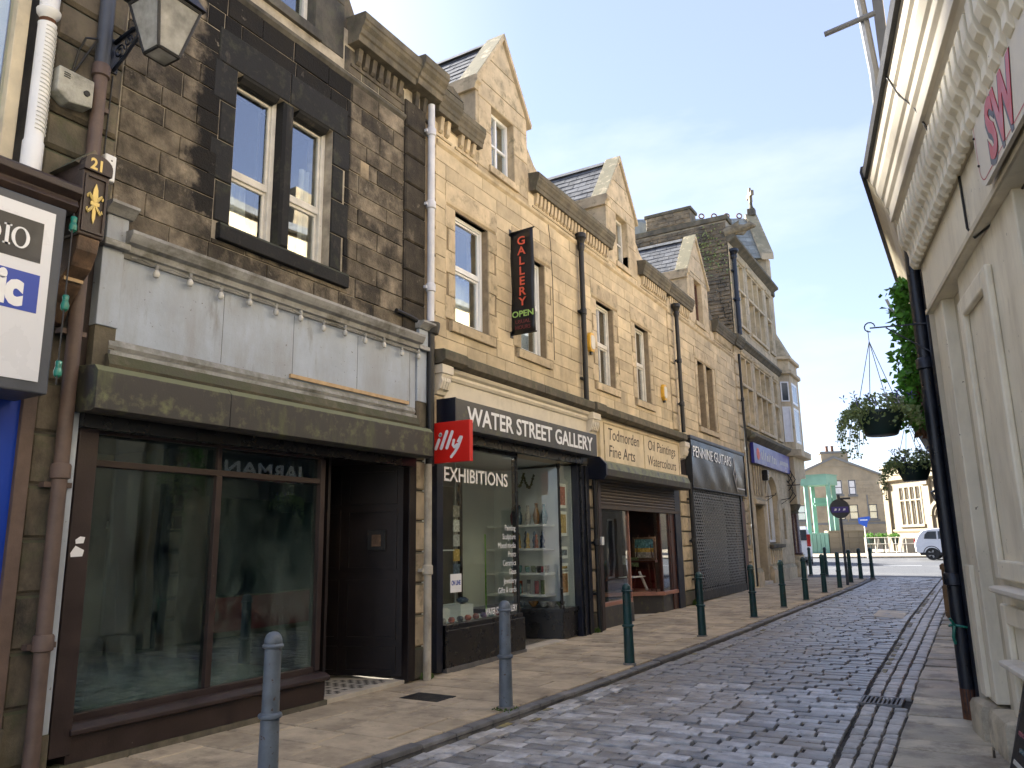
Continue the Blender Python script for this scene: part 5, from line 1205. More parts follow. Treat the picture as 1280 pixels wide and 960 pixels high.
m = MB(FL); m.box(8.6, 9.3, -.62, -.45, 1.52, 1.535); tag(m.build('glass_shelf', 'shelf_white'), 'thin shelf with small ornaments across the gallery window', 'shelf')
m = MB(FL); m.tube([(10.05, -.4, .6), (10.06, -.41, 1.5), (10.04, -.4, 1.75)], .012, 8); tag(m.build('glass_sculpture', 'leaf_bright'), 'upright bright green glass stem in the gallery window', 'sculpture')
# banner
bn = thing('gallery_banner', 'tall black hanging banner reading GALLERY OPEN USUAL HOURS', 'banner', (FX+.3, 10.25, 4.85))
FB = Frame((FX, 10.25, 0), (1, 0, 0), (0, -1, 0))
m = MB(FB); nn = 12; vs = []; fs = []
for j in range(nn+1):
    for i in range(7):
        a = .02+.43*i/6; z = 4.86+1.74*j/nn; vs.append((a, .012*math.sin(j*.9+i*.7)+.006*math.sin(j*2.3), z+.0))
for j in range(nn):
    for i in range(6): k = j*7+i; fs.append((k, k+1, k+8, k+7))
m.add(vs, fs); b_ = m.build('cloth', 'banner_vinyl', bn, smooth=True); sm = b_.modifiers.new('thick', 'SOLIDIFY'); sm.thickness = .003
m = MB(FB); m.tube([(-.06, 0, 6.6), (.47, 0, 6.62)], .012, 8); m.tube([(-.06, 0, 4.87), (.47, 0, 4.87)], .012, 8); m.box(-.02, .02, -.04, .04, 6.55, 6.67); m.box(-.02, .02, -.04, .04, 4.82, 4.93); m.build('arm', 'iron_black', bn)
for k, c_ in enumerate('GALLERY'): text('lettering', c_, FB, .235, .026, 6.36-k*.172, .195, 'orange_print', bn, wide=1.1, bold=.003, align='CENTER')
text('lettering', 'OPEN', FB, .04, .026, 5.145, .14, 'green_print', bn, width=.39, bold=.003)
text('lettering', 'USUAL', FB, .10, .026, 5.035, .085, 'maroon_print', bn, width=.27, bold=.001)
text('lettering', 'HOURS', FB, .10, .026, 4.94, .085, 'maroon_print', bn, width=.27, bold=.001)
# burglar alarms
for k, (a, z, lb) in enumerate([(13.2, 5.2, 'yellow alarm box beside the black drainpipe, left of the curtained windows'), (17.25, 4.86, 'yellow alarm box right of the curtained windows')]):
    t = thing('alarm_box', lb, 'alarm', FL((a, .02, z)), 'yellow burglar alarms')
    m = MB(FL); m.prism([(a-.12, z+.08), (a-.06, z), (a+.06, z), (a+.12, z+.08), (a+.12, z+.30), (a+.06, z+.38), (a-.06, z+.38), (a-.12, z+.30)], .01, .09, ax=1); m.build('case', 'alarm_yellow', t, recalc=True, bevel=.012)
    m = MB(FL); m.prism([(a-.09, z+.1), (a-.05, z+.05), (a+.05, z+.05), (a+.09, z+.1), (a+.09, z+.28), (a+.05, z+.33), (a-.05, z+.33), (a-.09, z+.28)], .09, .102, ax=1); m.build('cover', 'alarm_white', t, recalc=True, bevel=.006)
    m = MB(FL); m.lathe([(.03, -.05), (.035, 0), (.03, .02)], (a, .05, z-.0), 10); m.build('strobe', 'black_gloss', t, smooth=True)
pipe('drainpipe', 'iron_black', 'black iron drainpipe between the banner and the curtained windows', 12.8, .1, 4.2, 7.3, .05, hopper=7.42, joints=(5.9,), brackets=(5.9, 4.6))
pipe('drainpipe', 'iron_black', 'black iron drainpipe above the joint of picture shop and guitar shop', 18.2, .16, 4.2, 7.3, .05, hopper=7.42, joints=(6.0, 4.9), brackets=(6.0, 4.9))
pipe('drainpipe', 'iron_black', 'black ground-floor drainpipe on the pier between gallery and picture shop', 13.02, .09, .0, 2.95, .045, joints=(1.6,), brackets=(1.6, .7, 2.6))
pipe('drainpipe', 'iron_black', 'black ground-floor drainpipe on the pier between picture shop and guitar shop', 18.55, .12, .08, 3.0, .045, joints=(1.6,), brackets=(1.6, .7, 2.6))
pier(h2, 12.9, 13.2, 2.96, 'buff_trim', h=.36); pier(h2, 18.05, 18.72, 3.2, 'buff_trim', z0=gz(18.4), h=.36, proud=.03)
cb_ = MB(FL); cb_.tube([(11.7, .02, 4.75), (11.72, .02, 6.2), (11.68, .02, 6.9), (11.6, .02, 7.3)], .006, 5); tag(cb_.build('wall_cable', 'iron_black'), 'thin dark cable up the yellow wall right of the banner', 'cable')

# ------------------------------------------------------------------ picture shop front
m = MB(FL); m.box(13.5, 18.2, -.03, .03, 3.0, 3.98); fs_ = m.build('stone_fascia', 'buff_paint', h2)
m = MB(FL); frame_box(m, 13.66, 18.1, 3.12, 3.9, .03, .045, .025); m.box(15.78, 15.81, .03, .04, 3.145, 3.875); m.build('fascia_frame', 'buff_trim', fs_)
text('lettering', 'Todmorden', FL, 13.9, .031, 3.58, .34, 'brown_print', fs_, width=1.62, shear=.12, thick=.003)
text('lettering', 'Fine Arts', FL, 13.9, .031, 3.24, .34, 'brown_print', fs_, width=1.35, shear=.12, thick=.003)
text('lettering', 'Oil Paintings', FL, 16.05, .031, 3.58, .32, 'brown_print', fs_, width=1.8, shear=.12, thick=.003)
text('lettering', 'Watercolours', FL, 16.0, .031, 3.24, .32, 'brown_print', fs_, width=1.85, shear=.12, thick=.003)
fb = thing('shutter_box', 'rounded mossy roller shutter box over the picture shop', 'shutter', FL((15.3, .2, 2.78)))
m = MB(FL); m.profile([(-.02, 2.78), (.28, 2.76), (.35, 2.80), (.36, 2.92), (.31, 3.05), (.2, 3.10), (-.02, 3.12)], 12.98, 17.86); m.build('housing', 'brown_shutter', fb, bevel=.004)
m = MB(FL); m.prism([(.0, 2.74), (.32, 2.72), (.38, 2.8), (.38, 3.0), (.25, 3.14), (.0, 3.16)], 12.92, 12.978, ax=0); m.build('end_cap', 'navy_paint', fb, recalc=True)
cu_ = thing('roller_shutter', 'half-raised brown slatted roller shutter of the picture shop', 'shutter', FL((15.6, .0, 2.25)))
for k in range(8):
    z = 2.30+k*.062; m = MB(FL); m.profile([(-.02, z), (.012, z+.004), (.022, z+.03), (.012, z+.056), (-.02, z+.06)], 13.32, 17.98); m.build('slat', 'shutter_slat', cu_)
m = MB(FL); m.box(13.32, 17.98, -.02, .03, 2.22, 2.298); m.build('bottom_bar', 'shutter_slat', cu_, bevel=.004)
for a, mt in ((13.22, 'brown_paint'),):
    m = MB(FL); m.box(a, a+.14, -.15, .06, .02, 2.8); m.build('door_post', mt, h2, bevel=.006)
m = MB(FL); m.box(17.62, 18.0, -.15, .02, .06, 2.8); m.build('door_post', 'navy_paint', h2, bevel=.006)
g = MB(FL); g.box(13.36, 14.9, -.12, -.02, .43, .5); g.box(14.86, 14.9, -.12, -.03, .5, 2.3); gw2 = g.build('shop_window', 'pink_sill', h2, bevel=.005); gw2['label'] = 'left display window of the picture shop'
shopglass(gw2, 13.36, 14.86, .5, 2.3, -.06)
m = MB(FL); m.box(13.36, 14.9, -.2, -.01, .0, .43); m.build('stall_riser', 'sign_grey', h2, bevel=.006)
PC = (16.72, -.05); PD = (15.75, -1.2)
m = MB(FL); m.prism([PC, (17.62, -.05), (17.62, -1.2), PD], .05, .44); m.build('stall_riser', 'sign_grey', h2, recalc=True, bevel=.006)
m = MB(FL); m.prism([(16.68, -.0), (17.64, -.0), (17.64, -1.2), (15.68, -1.2)], .44, .52); m.build('display_sill', 'pink_sill', h2, recalc=True, bevel=.006)
g = MB(FL); g.box(16.68, 16.75, -.1, -.03, .52, 2.3); g.box(17.28, 17.34, -.1, -.03, .52, 2.3); g.box(15.72, 15.78, -1.2, -1.14, .52, 2.3); dw = g.build('display_window', 'mahogany', h2, bevel=.004)
m = MB(FL); m.add([(PC[0], -.06, .52), (PD[0], PD[1]+.03, .52), (PD[0], PD[1]+.03, 2.3), (PC[0], -.06, 2.3)], [(0, 1, 2, 3)]); m.build('pane', 'glass', dw)
shopglass(dw, 16.75, 17.28, .52, 2.3, -.06)
m = MB(FL); m.box(17.34, 17.62, -.12, -.02, .1, 2.3); m.build('panel', 'mahogany', h2, bevel=.005)
m = MB(FL); m.box(13.3, 17.6, -2.6, -2.5, 0, 3.0); m.box(13.2, 13.3, -2.6, -.2, 0, 3.0); m.box(17.6, 17.7, -2.6, -.2, 0, 3.0); m.box(13.3, 17.6, -2.5, -.1, 2.75, 2.85); m.build('picture_shop_interior', 'mahogany', h2)
m = MB(FL); m.box(13.3, 17.6, -2.5, -.1, .0, .06); m.build('picture_shop_floor', 'step_white', h2)
m = MB(FL); m.box(16.3, 17.6, -1.4, -1.35, .52, 2.3); m.build('display_back', 'mahogany', h2)
m = MB(FL); m.box(14.95, 15.7, -1.3, -1.25, .1, 2.3); m.build('door', 'mahogany', h2)
# easel with a framed landscape
es = thing('display_easel', 'brown wooden easel standing in the picture shop display', 'easel', FL((16.6, -.75, .52)))
m = MB(FL)
for a in (-.62, -.1): m.tube([(16.45, a, .52), (16.52, a+(-.36-a)*.5, 1.75)], .016, 6)
m.tube([(16.85, -.36, .52), (16.55, -.36, 1.7)], .016, 6); m.box(16.4, 16.56, -.64, -.08, 1.15, 1.195); m.build('frame', 'mahogany', es)
pt = thing('framed_painting', 'gilt framed harbour landscape leaning on the easel', 'painting', FL((16.5, -.35, 1.2)))
FPt = Frame((FX, 16.5, 0), (1, 0, 0), (0, -1, 0))
m = MB(FPt); frame_box(m, -.62, -.08, 1.2, 1.70, -.02, .03, .05); m.build('frame', 'worn_wood', pt)
m = MB(FPt); m.box(-.57, -.13, -.012, .006, 1.46, 1.65); m.build('painted_sky', 'glaze_8', pt)
m = MB(FPt); m.box(-.57, -.13, -.012, .007, 1.37, 1.46); m.build('painted_town', 'glaze_7', pt)
m = MB(FPt); m.box(-.57, -.13, -.012, .006, 1.25, 1.37); m.build('painted_water', 'glaze_4', pt)
for k, (a, z, ci) in enumerate([(-.86, 1.1, 9), (-.66, 1.06, 6)]):
    m = MB(FPt); m.box(a, a+.18, .06, .066, z, z+.2); tag(m.build('leaflet', 'glaze_%d' % ci), '%s leaflet propped beside the framed painting' % CNAME[ci], 'leaflet')
m = MB(FL); m.tube([(16.5, -.5, .95), (16.72, -.42, .55)], .03, 8); tag(m.build('brush_tube', 'glaze_9'), 'slanted white tube leaning below the framed painting', 'tube')
m = MB(FL); m.box(15.9, 16.6, -.75, -.4, .84, .855); tag(m.build('glass_shelf', 'shelf_white'), 'thin glass shelf in the picture shop display, under the easel picture', 'shelf')
m = MB(FL); m.box(13.24, 13.34, .06, .1, 1.55, 1.7); tag(m.build('key_switch', 'white_upvc', bevel=.006), 'small white key switch on the brown post of the picture shop', 'switch')

# ================================================================== house 3: guitar shop
h3 = thing('shop_building', 'narrow yellow-brown stone house with one dormer over the guitar shop', 'building', (FX, 21.4, 0))
W3 = [(20.2, 20.82, 4.62, 6.44), (21.02, 21.62, 4.62, 6.44)]
wl3 = wall_back(FL, h3, 18.3, 24.58, 4.0, 7.95, W3+[(20.45, 21.15, 7.5, 8)], 'mortar_buff')
ashlar(FL, wl3, 18.3, 24.15, 4.2, 7.26, [(19.95, 21.88, 4.45, 6.8)], .235, .4, .8, 'buff_stone', .012, .005, 18, j=.003, gap=.003)
ashlar(FL, wl3, 18.3, 24.15, 7.36, 7.62, [(19.9, 21.7, 7, 8)], .26, .5, .9, 'buff_stone', .010, .004, 19)
for k, wv in enumerate(W3): sash(FL, h3, *wv, mat='red_frame', stone='buff_trim', jamb=0, sill=False, lintel=False, rec=.2, label='brown framed sash, %s of the pair' % ('left', 'right')[k])
m = MB(FL); m.profile([(-.2, 4.45), (.06, 4.45), (.06, 4.58), (-.2, 4.62)], 20.0, 21.82); m.build('window_sill', 'buff_trim', wl3, bevel=.006)
m = MB(FL); m.stone(20.83, 21.01, -.2, .018, 4.62, 6.44, .03); m.build('mullion', 'buff_trim', wl3)
for p, q in ((20.0, 20.19), (21.63, 21.82)):
    for k in range(4):
        m = MB(FL); m.stone(p, q, -.2, .018, 4.625+k*.455, 4.625+(k+1)*.455-.006, .01); m.build('jamb_stone', 'buff_trim', wl3)
for p, q in ((19.97, 20.915), (20.925, 21.86)):
    m = MB(FL); m.profile([(-.2, 6.44), (-.03, 6.44), (.014, 6.48), (.02, 6.52), (.02, 6.79), (-.2, 6.79)], p, q); m.build('lintel', 'buff_trim', wl3, bevel=.005)
string_course(FL, h3, 18.3, 24.15, 'buff_trim')
quoin(FL, wl3, 24.16, 24.57, 4.25, 7.62, 'buff_trim', .41, .05, .03)
for p, q in ((18.3, 19.85), (21.68, 24.58)):
    m = MB(FL); m.box(p, q, -.4, -.02, 7.62, 7.98); m.build('parapet', 'buff_trim', h3)
cornice(FL, h3, 17.92, 19.75, 7.66, 7.99, .2, 'mossy_stone', 'buff_trim', zd0=7.42)
cornice(FL, h3, 21.95, 24.0, 7.66, 7.99, .2, 'mossy_stone', 'buff_trim', zd0=7.42)
cornice(FL, h3, 24.0, 24.85, 7.68, 8.04, .28, 'mossy_stone', 'buff_trim', zd0=7.44)
dormer(h3, 19.85, 21.68, 20.4, 21.1, 7.62, 8.85, 8.98, 10.18, 'buff_trim', 63, frame='red_frame')
m = MB(FL); m.prism([(21.7, 7.9), (22.4, 7.9), (22.3, 8.02), (21.95, 8.25), (21.7, 8.55)], -.3, -.025, ax=1); m.build('ramped_parapet', 'mossy_stone', h3, recalc=True)
main_roof(h3, 18.32, 24.55)
m = MB(FL); m.box(18.72, 24.1, -.35, -.03, 2.7, 4.22); m.build('shop_beam', 'brown_paint', h3)
m = MB(FL); m.box(18.7, 23.98, -.02, .16, 4.13, 4.2); m.build('flashing', 'lead_grey', h3)
gsn = thing('guitar_shop_sign', 'large glossy black sign lettered PENNINE GUITARS', 'sign', FL((21.3, .05, 2.9)))
m = MB(FL); vs = []; fs = []; nA, nZ = 26, 8
for j in range(nZ+1):
    for i in range(nA+1):
        a = 18.75+5.2*i/nA; z = 2.9+1.22*j/nZ; vs.append((a, .13+.010*math.sin(i*.9+j*.5)*math.sin(j*.39+.2), z))
for j in range(nZ):
    for i in range(nA): k = j*(nA+1)+i; fs.append((k, k+nA+1, k+nA+2, k+1))
m.add(vs, fs); m.build('face', 'mirror_black', gsn, smooth=True)
m = MB(FL); m.box(18.75, 23.95, -.03, .115, 2.9, 4.12); frame_box(m, 18.73, 23.97, 2.88, 4.14, .09, .15, .03); m.build('housing', 'iron_black', gsn)
text('lettering', 'PENNINE GUITARS', FL, 18.9, .146, 3.68, .40, 'white_print', gsn, width=3.5)
m = MB(FL)
m.tube([(22.9, .15, 2.98), (22.75, .15, 3.2), (22.85, .15, 3.45), (22.7, .15, 3.7), (22.6, .15, 3.45), (22.75, .15, 3.2)], .012, 5); m.tube([(22.72, .15, 3.7), (22.7, .15, 3.95)], .01, 5); m.box(22.9, 23.75, .144, .15, 3.06, 3.1); m.build('guitar_emblem', 'grey_print', gsn)
# lattice grille
lt = thing('lattice_grille', 'closed steel lattice shutter of the guitar shop', 'shutter', FL((21.3, 0, gz(21))))
m = MB(FL); A0, A1, Z0, Z1 = 19.05, 23.6, gz(21)+.22, 2.9; p = .15; r_ = .020
def seg(x0, z0, x1, z1):
    d = math.hypot(x1-x0, z1-z0); nx, nz_ = -(z1-z0)/d*r_, (x1-x0)/d*r_
    m.add([(x0+nx, .0, z0+nz_), (x0-nx, .0, z0-nz_), (x1-nx, .0, z1-nz_), (x1+nx, .0, z1+nz_), (x0+nx, .012, z0+nz_), (x0-nx, .012, z0-nz_), (x1-nx, .012, z1-nz_), (x1+nx, .012, z1+nz_)], [(4, 5, 6, 7), (0, 3, 2, 1), (0, 4, 7, 3), (1, 2, 6, 5)])
nr_, nc_ = int((Z1-Z0)/p), int((A1-A0)/p)
for j in range(nr_):
    for i in range(nc_):
        x0 = A0+i*(A1-A0)/nc_; x1 = x0+(A1-A0)/nc_; z0 = Z0+j*(Z1-Z0)/nr_; z1 = z0+(Z1-Z0)/nr_; xm = (x0+x1)/2; zm = (z0+z1)/2
        seg(xm, z0, x1, zm); seg(x1, zm, xm, z1); seg(xm, z1, x0, zm); seg(x0, zm, xm, z0)
m.build('lattice', 'steel_lattice', lt, kind='stuff')
m = MB(FL); m.box(A0, A1, -.02, .03, gz(21)+.02, Z0); m.build('bottom_bar', 'iron_black', lt); 
for a in (A0-.06, A1): 
    m = MB(FL); m.box(a, a+.06, -.05, .04, .1, 2.9); m.build('guide', 'iron_black', lt)
m = MB(FL); m.box(19.0, 23.7, -2.0, -1.95, .1, 3.0); m.box(18.95, 19.0, -2.0, -.2, .1, 3.0); m.box(23.7, 23.75, -2.0, -.2, .1, 3.0); m.box(19, 23.7, -1.95, -.1, 2.9, 2.95); m.box(19, 23.7, -1.95, -.1, .0, .1); m.build('guitar_shop_interior', 'dim_wall', h3)
m = MB(FL); m.box(21.3, 23.6, -.5, -.46, .4, 2.85); m.build('display_board', 'gallery_wall', h3)
m = MB(FL); m.box(21.6, 23.3, -.44, -.40, 1.0, 1.35); tag(m.build('chequered_cloth', 'white_print'), 'pale chequered cloth behind the guitar shop grille', 'cloth')
m = MB(FL); m.tube([(20.3, -.4, .6), (20.6, -.4, 1.2)], .05, 6); m.lathe([(.1, 0), (.2, .1), (.15, .3), (.17, .45), (.08, .6)], (20.3, -.4, .3), 12); tag(m.build('guitar', 'glaze_3', smooth=True), 'amber guitar leaning behind the lattice grille', 'guitar')
m = MB(FL); m.box(23.68, 24.08, -.15, .02, .1, 2.75); m.build('door_post', 'red_frame', h3, bevel=.008)
pier(h3, 24.1, 24.58, 4.0, 'buff_trim', z0=gz(24.3), h=.37, proud=.02)
m = MB(FL); m.box(24.2, 24.36, .03, .07, 1.45, 1.75); tag(m.build('meter_box', 'alarm_grey', bevel=.008), 'small grey metal box on the pier between guitar shop and bank', 'box')
pipe('drainpipe', 'iron_black', 'thin dark drainpipe at the joint of guitar shop and bank', 24.62, .08, .2, 7.5, .04, joints=(2.0, 4.4, 6.0))
# ================================================================== corner bank: mullioned windows, rubble side wall, canted gable with cross
bk = thing('bank_building', 'tall gothic corner bank with mullioned windows, rubble side wall and cross-topped gable', 'building', (FX, 28, gz(28)))
B0, B1 = 24.68, 31.0
lights = []
def group(a0, a1, n, z0, z1, zt):
    w_ = (a1-a0)/n
    for k in range(n):
        p, q = a0+k*w_+.055, a0+(k+1)*w_-.055
        lights.append((p, q, z0, zt-.05)); lights.append((p, q, zt+.05, z1))
for z0, z1, zt in ((8.75, 11.0, 10.0), (5.35, 7.55, 6.6)):
    group(25.1, 26.5, 2, z0, z1, zt); group(26.95, 29.35, 3, z0, z1, zt); group(29.85, 30.55, 1, z0, z1, zt)
low = [(25.55, 26.65, .0, 2.72), (27.15, 28.75, 1.45, 3.75), (29.55, 29.95, 1.6, 2.7)]
wlb = wall_back(FL, bk, B0, B1, .1, 11.55, lights+low, 'bank_stone', -.45, .0)
for (p, q, z0, z1) in lights:
    m = MB(FL); frame_box(m, p, q, z0, z1, -.22, -.16, .03); wn_ = m.build('window', 'white_wood', bk)
    m = MB(FL); m.box(p+.03, q-.03, -.195, -.19, z0+.03, z1-.03); m.build('pane', 'sash_glass', wn_)
    m = MB(FL); m.box(p-.02, q+.02, -.40, -.36, z0-.02, z1+.02); m.build('blind', 'blind_cream', wn_)
for z0, z1, zt in ((8.75, 11.0, 10.0), (5.35, 7.55, 6.6)):
    for a0, a1 in ((25.1, 26.5), (26.95, 29.35), (29.85, 30.55)):
        m = MB(FL); m.profile([(.0, z0-.14), (.08, z0-.14), (.08, z0-.04), (.0, z0)], a0-.05, a1+.05); m.build('sill', 'bank_stone', wlb, bevel=.008)
        m = MB(FL); m.box(a0-.02, a1+.02, .0, .03, zt-.045, zt+.045); m.build('transom', 'bank_stone', wlb)
        m = MB(FL); m.profile([(.0, z1+.04), (.05, z1+.06), (.08, z1+.12), (.0, z1+.15)], a0-.1, a1+.1); m.build('hood_mould', 'bank_stone', wlb)
# faint masonry joints as real courses
ashlar(FL, wlb, B0+.02, B1-.02, .75, 11.4, [(p-.03, q+.03, r_-.03, s_+.03) for p, q, r_, s_ in lights+low]+[(25.0, 26.6, z0-.2, z1+.2) for z0, z1 in ((8.75, 11), (5.35, 7.55))]+[(26.9, 29.4, z0-.2, z1+.2) for z0, z1 in ((8.75, 11), (5.35, 7.55))]+[(29.8, 30.6, z0-.2, z1+.2) for z0, z1 in ((8.75, 11), (5.35, 7.55))]+[(27.0, 28.9, 1.3, 4.0), (25.4, 26.8, .1, 4.0), (B0, B1, 4.75, 5.2), (B0, B1, 7.85, 8.2)], .3, .5, 1.0, 'bank_stone', .012, .005, 71, stuff=True)
for zc, ov in ((7.9, .16), (11.4, .26)):
    m = MB(FL); m.profile([(-.2, zc), (.03, zc), (ov*.6, zc+.08), (ov, zc+.13), (ov, zc+.22), (.0, zc+.3), (-.2, zc+.3)], B0-.02, B1+.25); m.build('string_course', 'mossy_stone', bk, bevel=.008)
m = MB(FL); m.profile([(-.2, 4.72), (.05, 4.72), (.14, 4.8), (.26, 4.9), (.26, 5.0), (.05, 5.12), (-.2, 5.15)], B0, B1); m.build('shop_cornice', 'mossy_stone', bk, bevel=.008)
m = MB(FL); m.lathe([(.1, 0), (.16, .08), (.12, .2), (.05, .25)], (B0+.18, .2, 4.72), 10); m.build('carved_boss', 'mossy_stone', bk, smooth=True)
m = MB(FL); m.profile([(-.2, .0), (.14, .0), (.14, .6), (.08, .72), (-.2, .74)], 26.85, B1-.4); m.build('plinth', 'bank_stone', bk, bevel=.01)
m = MB(FL); m.profile([(-.2, .0), (.14, .0), (.14, .6), (.08, .72), (-.2, .74)], B0, 25.4); m.build('plinth', 'bank_stone', bk, bevel=.01)
# ground floor: door, slit panel, arched window
m = MB(FL); m.box(25.55, 26.65, -.5, -.44, .1, 2.72); m.build('door', 'dark_door', bk)
m = MB(FL); m.box(25.5, 26.7, -.44, .1, .05, gz(26)+.1); m.build('doorstep', 'step_white', bk)
for k in range(4):
    a = 25.5+k*.32; m = MB(FL); m.box(a-.05, a+.05, .012, .06, 3.0, 4.0); m.build('slit_mullion', 'bank_stone', wlb, bevel=.01)
for k in range(3):
    a = 25.55+k*.32; m = MB(FL); m.box(a, a+.22, .0, .02, 3.05, 3.95); m.build('slit_panel', 'mossy_stone', wlb)
m = MB(FL); m.profile([(.0, 2.74), (.09, 2.74), (.1, 2.84), (.0, 2.94)], 25.4, 26.8); m.build('door_hood', 'bank_stone', wlb)
n_ = 16; rr = .8; ac, zc = 27.95, 2.95
m = MB(FL)
for i in range(n_):
    t0, t1 = math.pi*i/n_, math.pi*(i+1)/n_
    for r0, r1, o1 in ((rr, rr+.2, .05),):
        P = [(ac+r0*math.cos(t0), -.2, zc+r0*math.sin(t0)), (ac+r1*math.cos(t0), -.2, zc+r1*math.sin(t0)), (ac+r1*math.cos(t1), -.2, zc+r1*math.sin(t1)), (ac+r0*math.cos(t1), -.2, zc+r0*math.sin(t1))]
        m.hexa(P+[(p[0], o1, p[2]) for p in P])
m.build('window_arch', 'bank_stone', wlb, recalc=True)
m = MB(FL)   # spandrels filling the square opening above the arch
for sg in (1, -1):
    pts = [(ac+sg*.8, zc), (ac+sg*.8, 3.76), (ac, 3.76)]+[(ac+sg*rr*math.cos(t), zc+rr*math.sin(t)) for t in [math.pi/2*(1-i/6) for i in range(7)]]
    m.prism(pts, -.3, -.01, ax=1)
m.build('spandrel', 'bank_stone', wlb, recalc=True)
m = MB(FL); m.box(27.15, 27.23, -.25, -.15, 1.5, 3.0); m.box(28.67, 28.75, -.25, -.15, 1.5, 3.0); m.box(27.23, 28.67, -.25, -.15, 1.5, 1.58); m.box(27.92, 27.98, -.24, -.16, 1.58, 3.7)
m.tube([(ac+.76*math.cos(math.pi*i/12), -.2, zc+.76*math.sin(math.pi*i/12)) for i in range(13)], .05, 6); aw = m.build('window', 'white_upvc', bk)
m = MB(FL); m.prism([(27.2, 1.5), (28.7, 1.5)]+[(ac+.78*math.cos(math.pi*i/12), zc+.78*math.sin(math.pi*i/12)) for i in range(13)], -.205, -.2, ax=1); m.build('pane', 'sash_glass', aw, recalc=True)
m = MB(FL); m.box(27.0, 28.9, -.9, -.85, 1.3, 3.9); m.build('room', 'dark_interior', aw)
m = MB(FL); m.profile([(.0, 1.3), (.14, 1.32), (.16, 1.42), (-.2, 1.46)], 27.0, 28.9); m.build('sill', 'mossy_stone', aw)
for k in range(6):
    m = MB(FL); a = 27.15+k*.3; m.box(a, a+.14, .012, .05, .8, 1.25); m.build('apron_panel', 'bank_stone', wlb)
m = MB(FL); m.box(29.5, 30.0, -.3, -.2, 1.5, 2.8); m.build('niche', 'dark_interior', wlb)
bs_ = thing('bank_sign', 'long blue fascia sign with a pale roundel on the corner bank', 'sign', FL((28, .1, 4.0)))
m = MB(FL); m.box(25.2, 30.75, .06, .17, 4.02, 4.68); m.build('board', 'bank_sign', bs_, bevel=.01)
m = MB(FL); m.tube([(25.75, .17, 4.35), (25.75, .176, 4.35)], .2, 14); m.build('roundel', 'orange_print', bs_)
text('lettering', 'NatWest', FL, 26.2, .172, 4.22, .42, 'grey_print', bs_, width=2.2, bold=.004) if False else None
lr = random.Random(9)
for k in range(17):
    m = MB(FL); a = 26.2+k*.26 if k < 9 else 29.0+(k-9)*.18
    m.box(a, a+(lr.uniform(.08, .2) if k < 9 else .11), .17, .1745, 4.2 if k < 9 else 4.25, 4.2+(lr.uniform(.18, .36) if k < 9 else .2)); m.build('worn_letter', 'grey_print', bs_)
cmn = MB(FL); cmn.box(26.75, 26.95, .0, .2, 3.55, 3.9); tag(cmn.build('alarm_box', 'black_gloss', bevel=.02), 'small dark alarm box beside the arched bank window', 'alarm')
ib = MB(FL)
for i in range(3): ib.tube([(30.75, .05+.16*math.sin(t*.5), 3.1+.3*i+.1*t) for t in range(0, 8)], .018, 6)
ib.tube([(30.7, .06, 2.95), (30.7, .3, 3.2), (30.7, .12, 3.5), (30.7, .34, 3.8), (30.7, .1, 4.3)], .02, 6); ib.tube([(30.7, .02, 3.6), (30.7, .5, 3.6)], .02, 6)
tag(ib.build('iron_bracket', 'iron_black'), 'ornate wrought iron bracket on the corner of the bank', 'bracket')
for a in (26.9, 29.4):
    sb_ = MB(FL); sb_.tube([(a, .02, 3.0), (a, .35, 3.05), (a, .38, 3.12)], .014, 6); sb_.tube([(a, .02, 2.85), (a, .3, 3.03)], .010, 6)
    tag(sb_.build('iron_bracket', 'iron_black'), 'thin iron flower bracket %s the arched bank window' % ('left of' if a < 28 else 'right of'), 'bracket')
# rubble side wall facing down the street, with coping and chimney
FS = Frame((0, B0, 0), (1, 0, 0), (0, -1, 0))
m = MB(FS); m.box(-12.5, -6.07, -.5, .0, 7.0, 12.3); sw_ = m.build('side_wall', 'mortar_pale', bk)
ashlar(FS, sw_, -12.5, -6.09, 7.2, 12.15, [], .135, .16, .5, 'rubble_stone', .035, .02, 81, stuff=True, j=.02, gap=.006)
m = MB(FS); m.prism([(-12.6, 12.2), (-6.0, 12.2), (-6.0, 12.38), (-12.6, 12.42)], -.55, .07, ax=1); m.build('side_coping', 'mossy_stone', bk, recalc=True, bevel=.02)
m = MB(FS); m.box(-8.86, -7.26, -.6, .05, 12.4, 12.95); ch_ = m.build('chimney', 'rubble_stone', bk)
ashlar(FS, ch_, -8.86, -7.26, 12.42, 12.86, [], .14, .2, .45, 'rubble_stone', .07, .015, 82, stuff=True, j=.01)
m = MB(FS); m.box(-8.92, -7.2, -.65, .1, 12.86, 12.98); m.build('chimney_cap', 'mossy_stone', ch_, bevel=.02)
m = MB(FS); m.box(-10.8, -9.55, -.6, .05, 12.3, 12.55); m.build('chimney_shoulder', 'mossy_stone', bk, bevel=.05)
iv = MB()
for k in range(150):
    t = rnd.random(); iv.leaf((-6.9+rnd.gauss(0, .28)+t*.5, B0-.05-rnd.random()*.06, 11.9-t*1.5+rnd.gauss(0, .16)), (rnd.uniform(-1, 1), -rnd.random(), rnd.uniform(-1, .6)), .09)
tag(iv.build('wall_creeper', 'leaf_dull'), 'thin green creeper on the top corner of the rubble wall', 'creeper', kind='stuff')
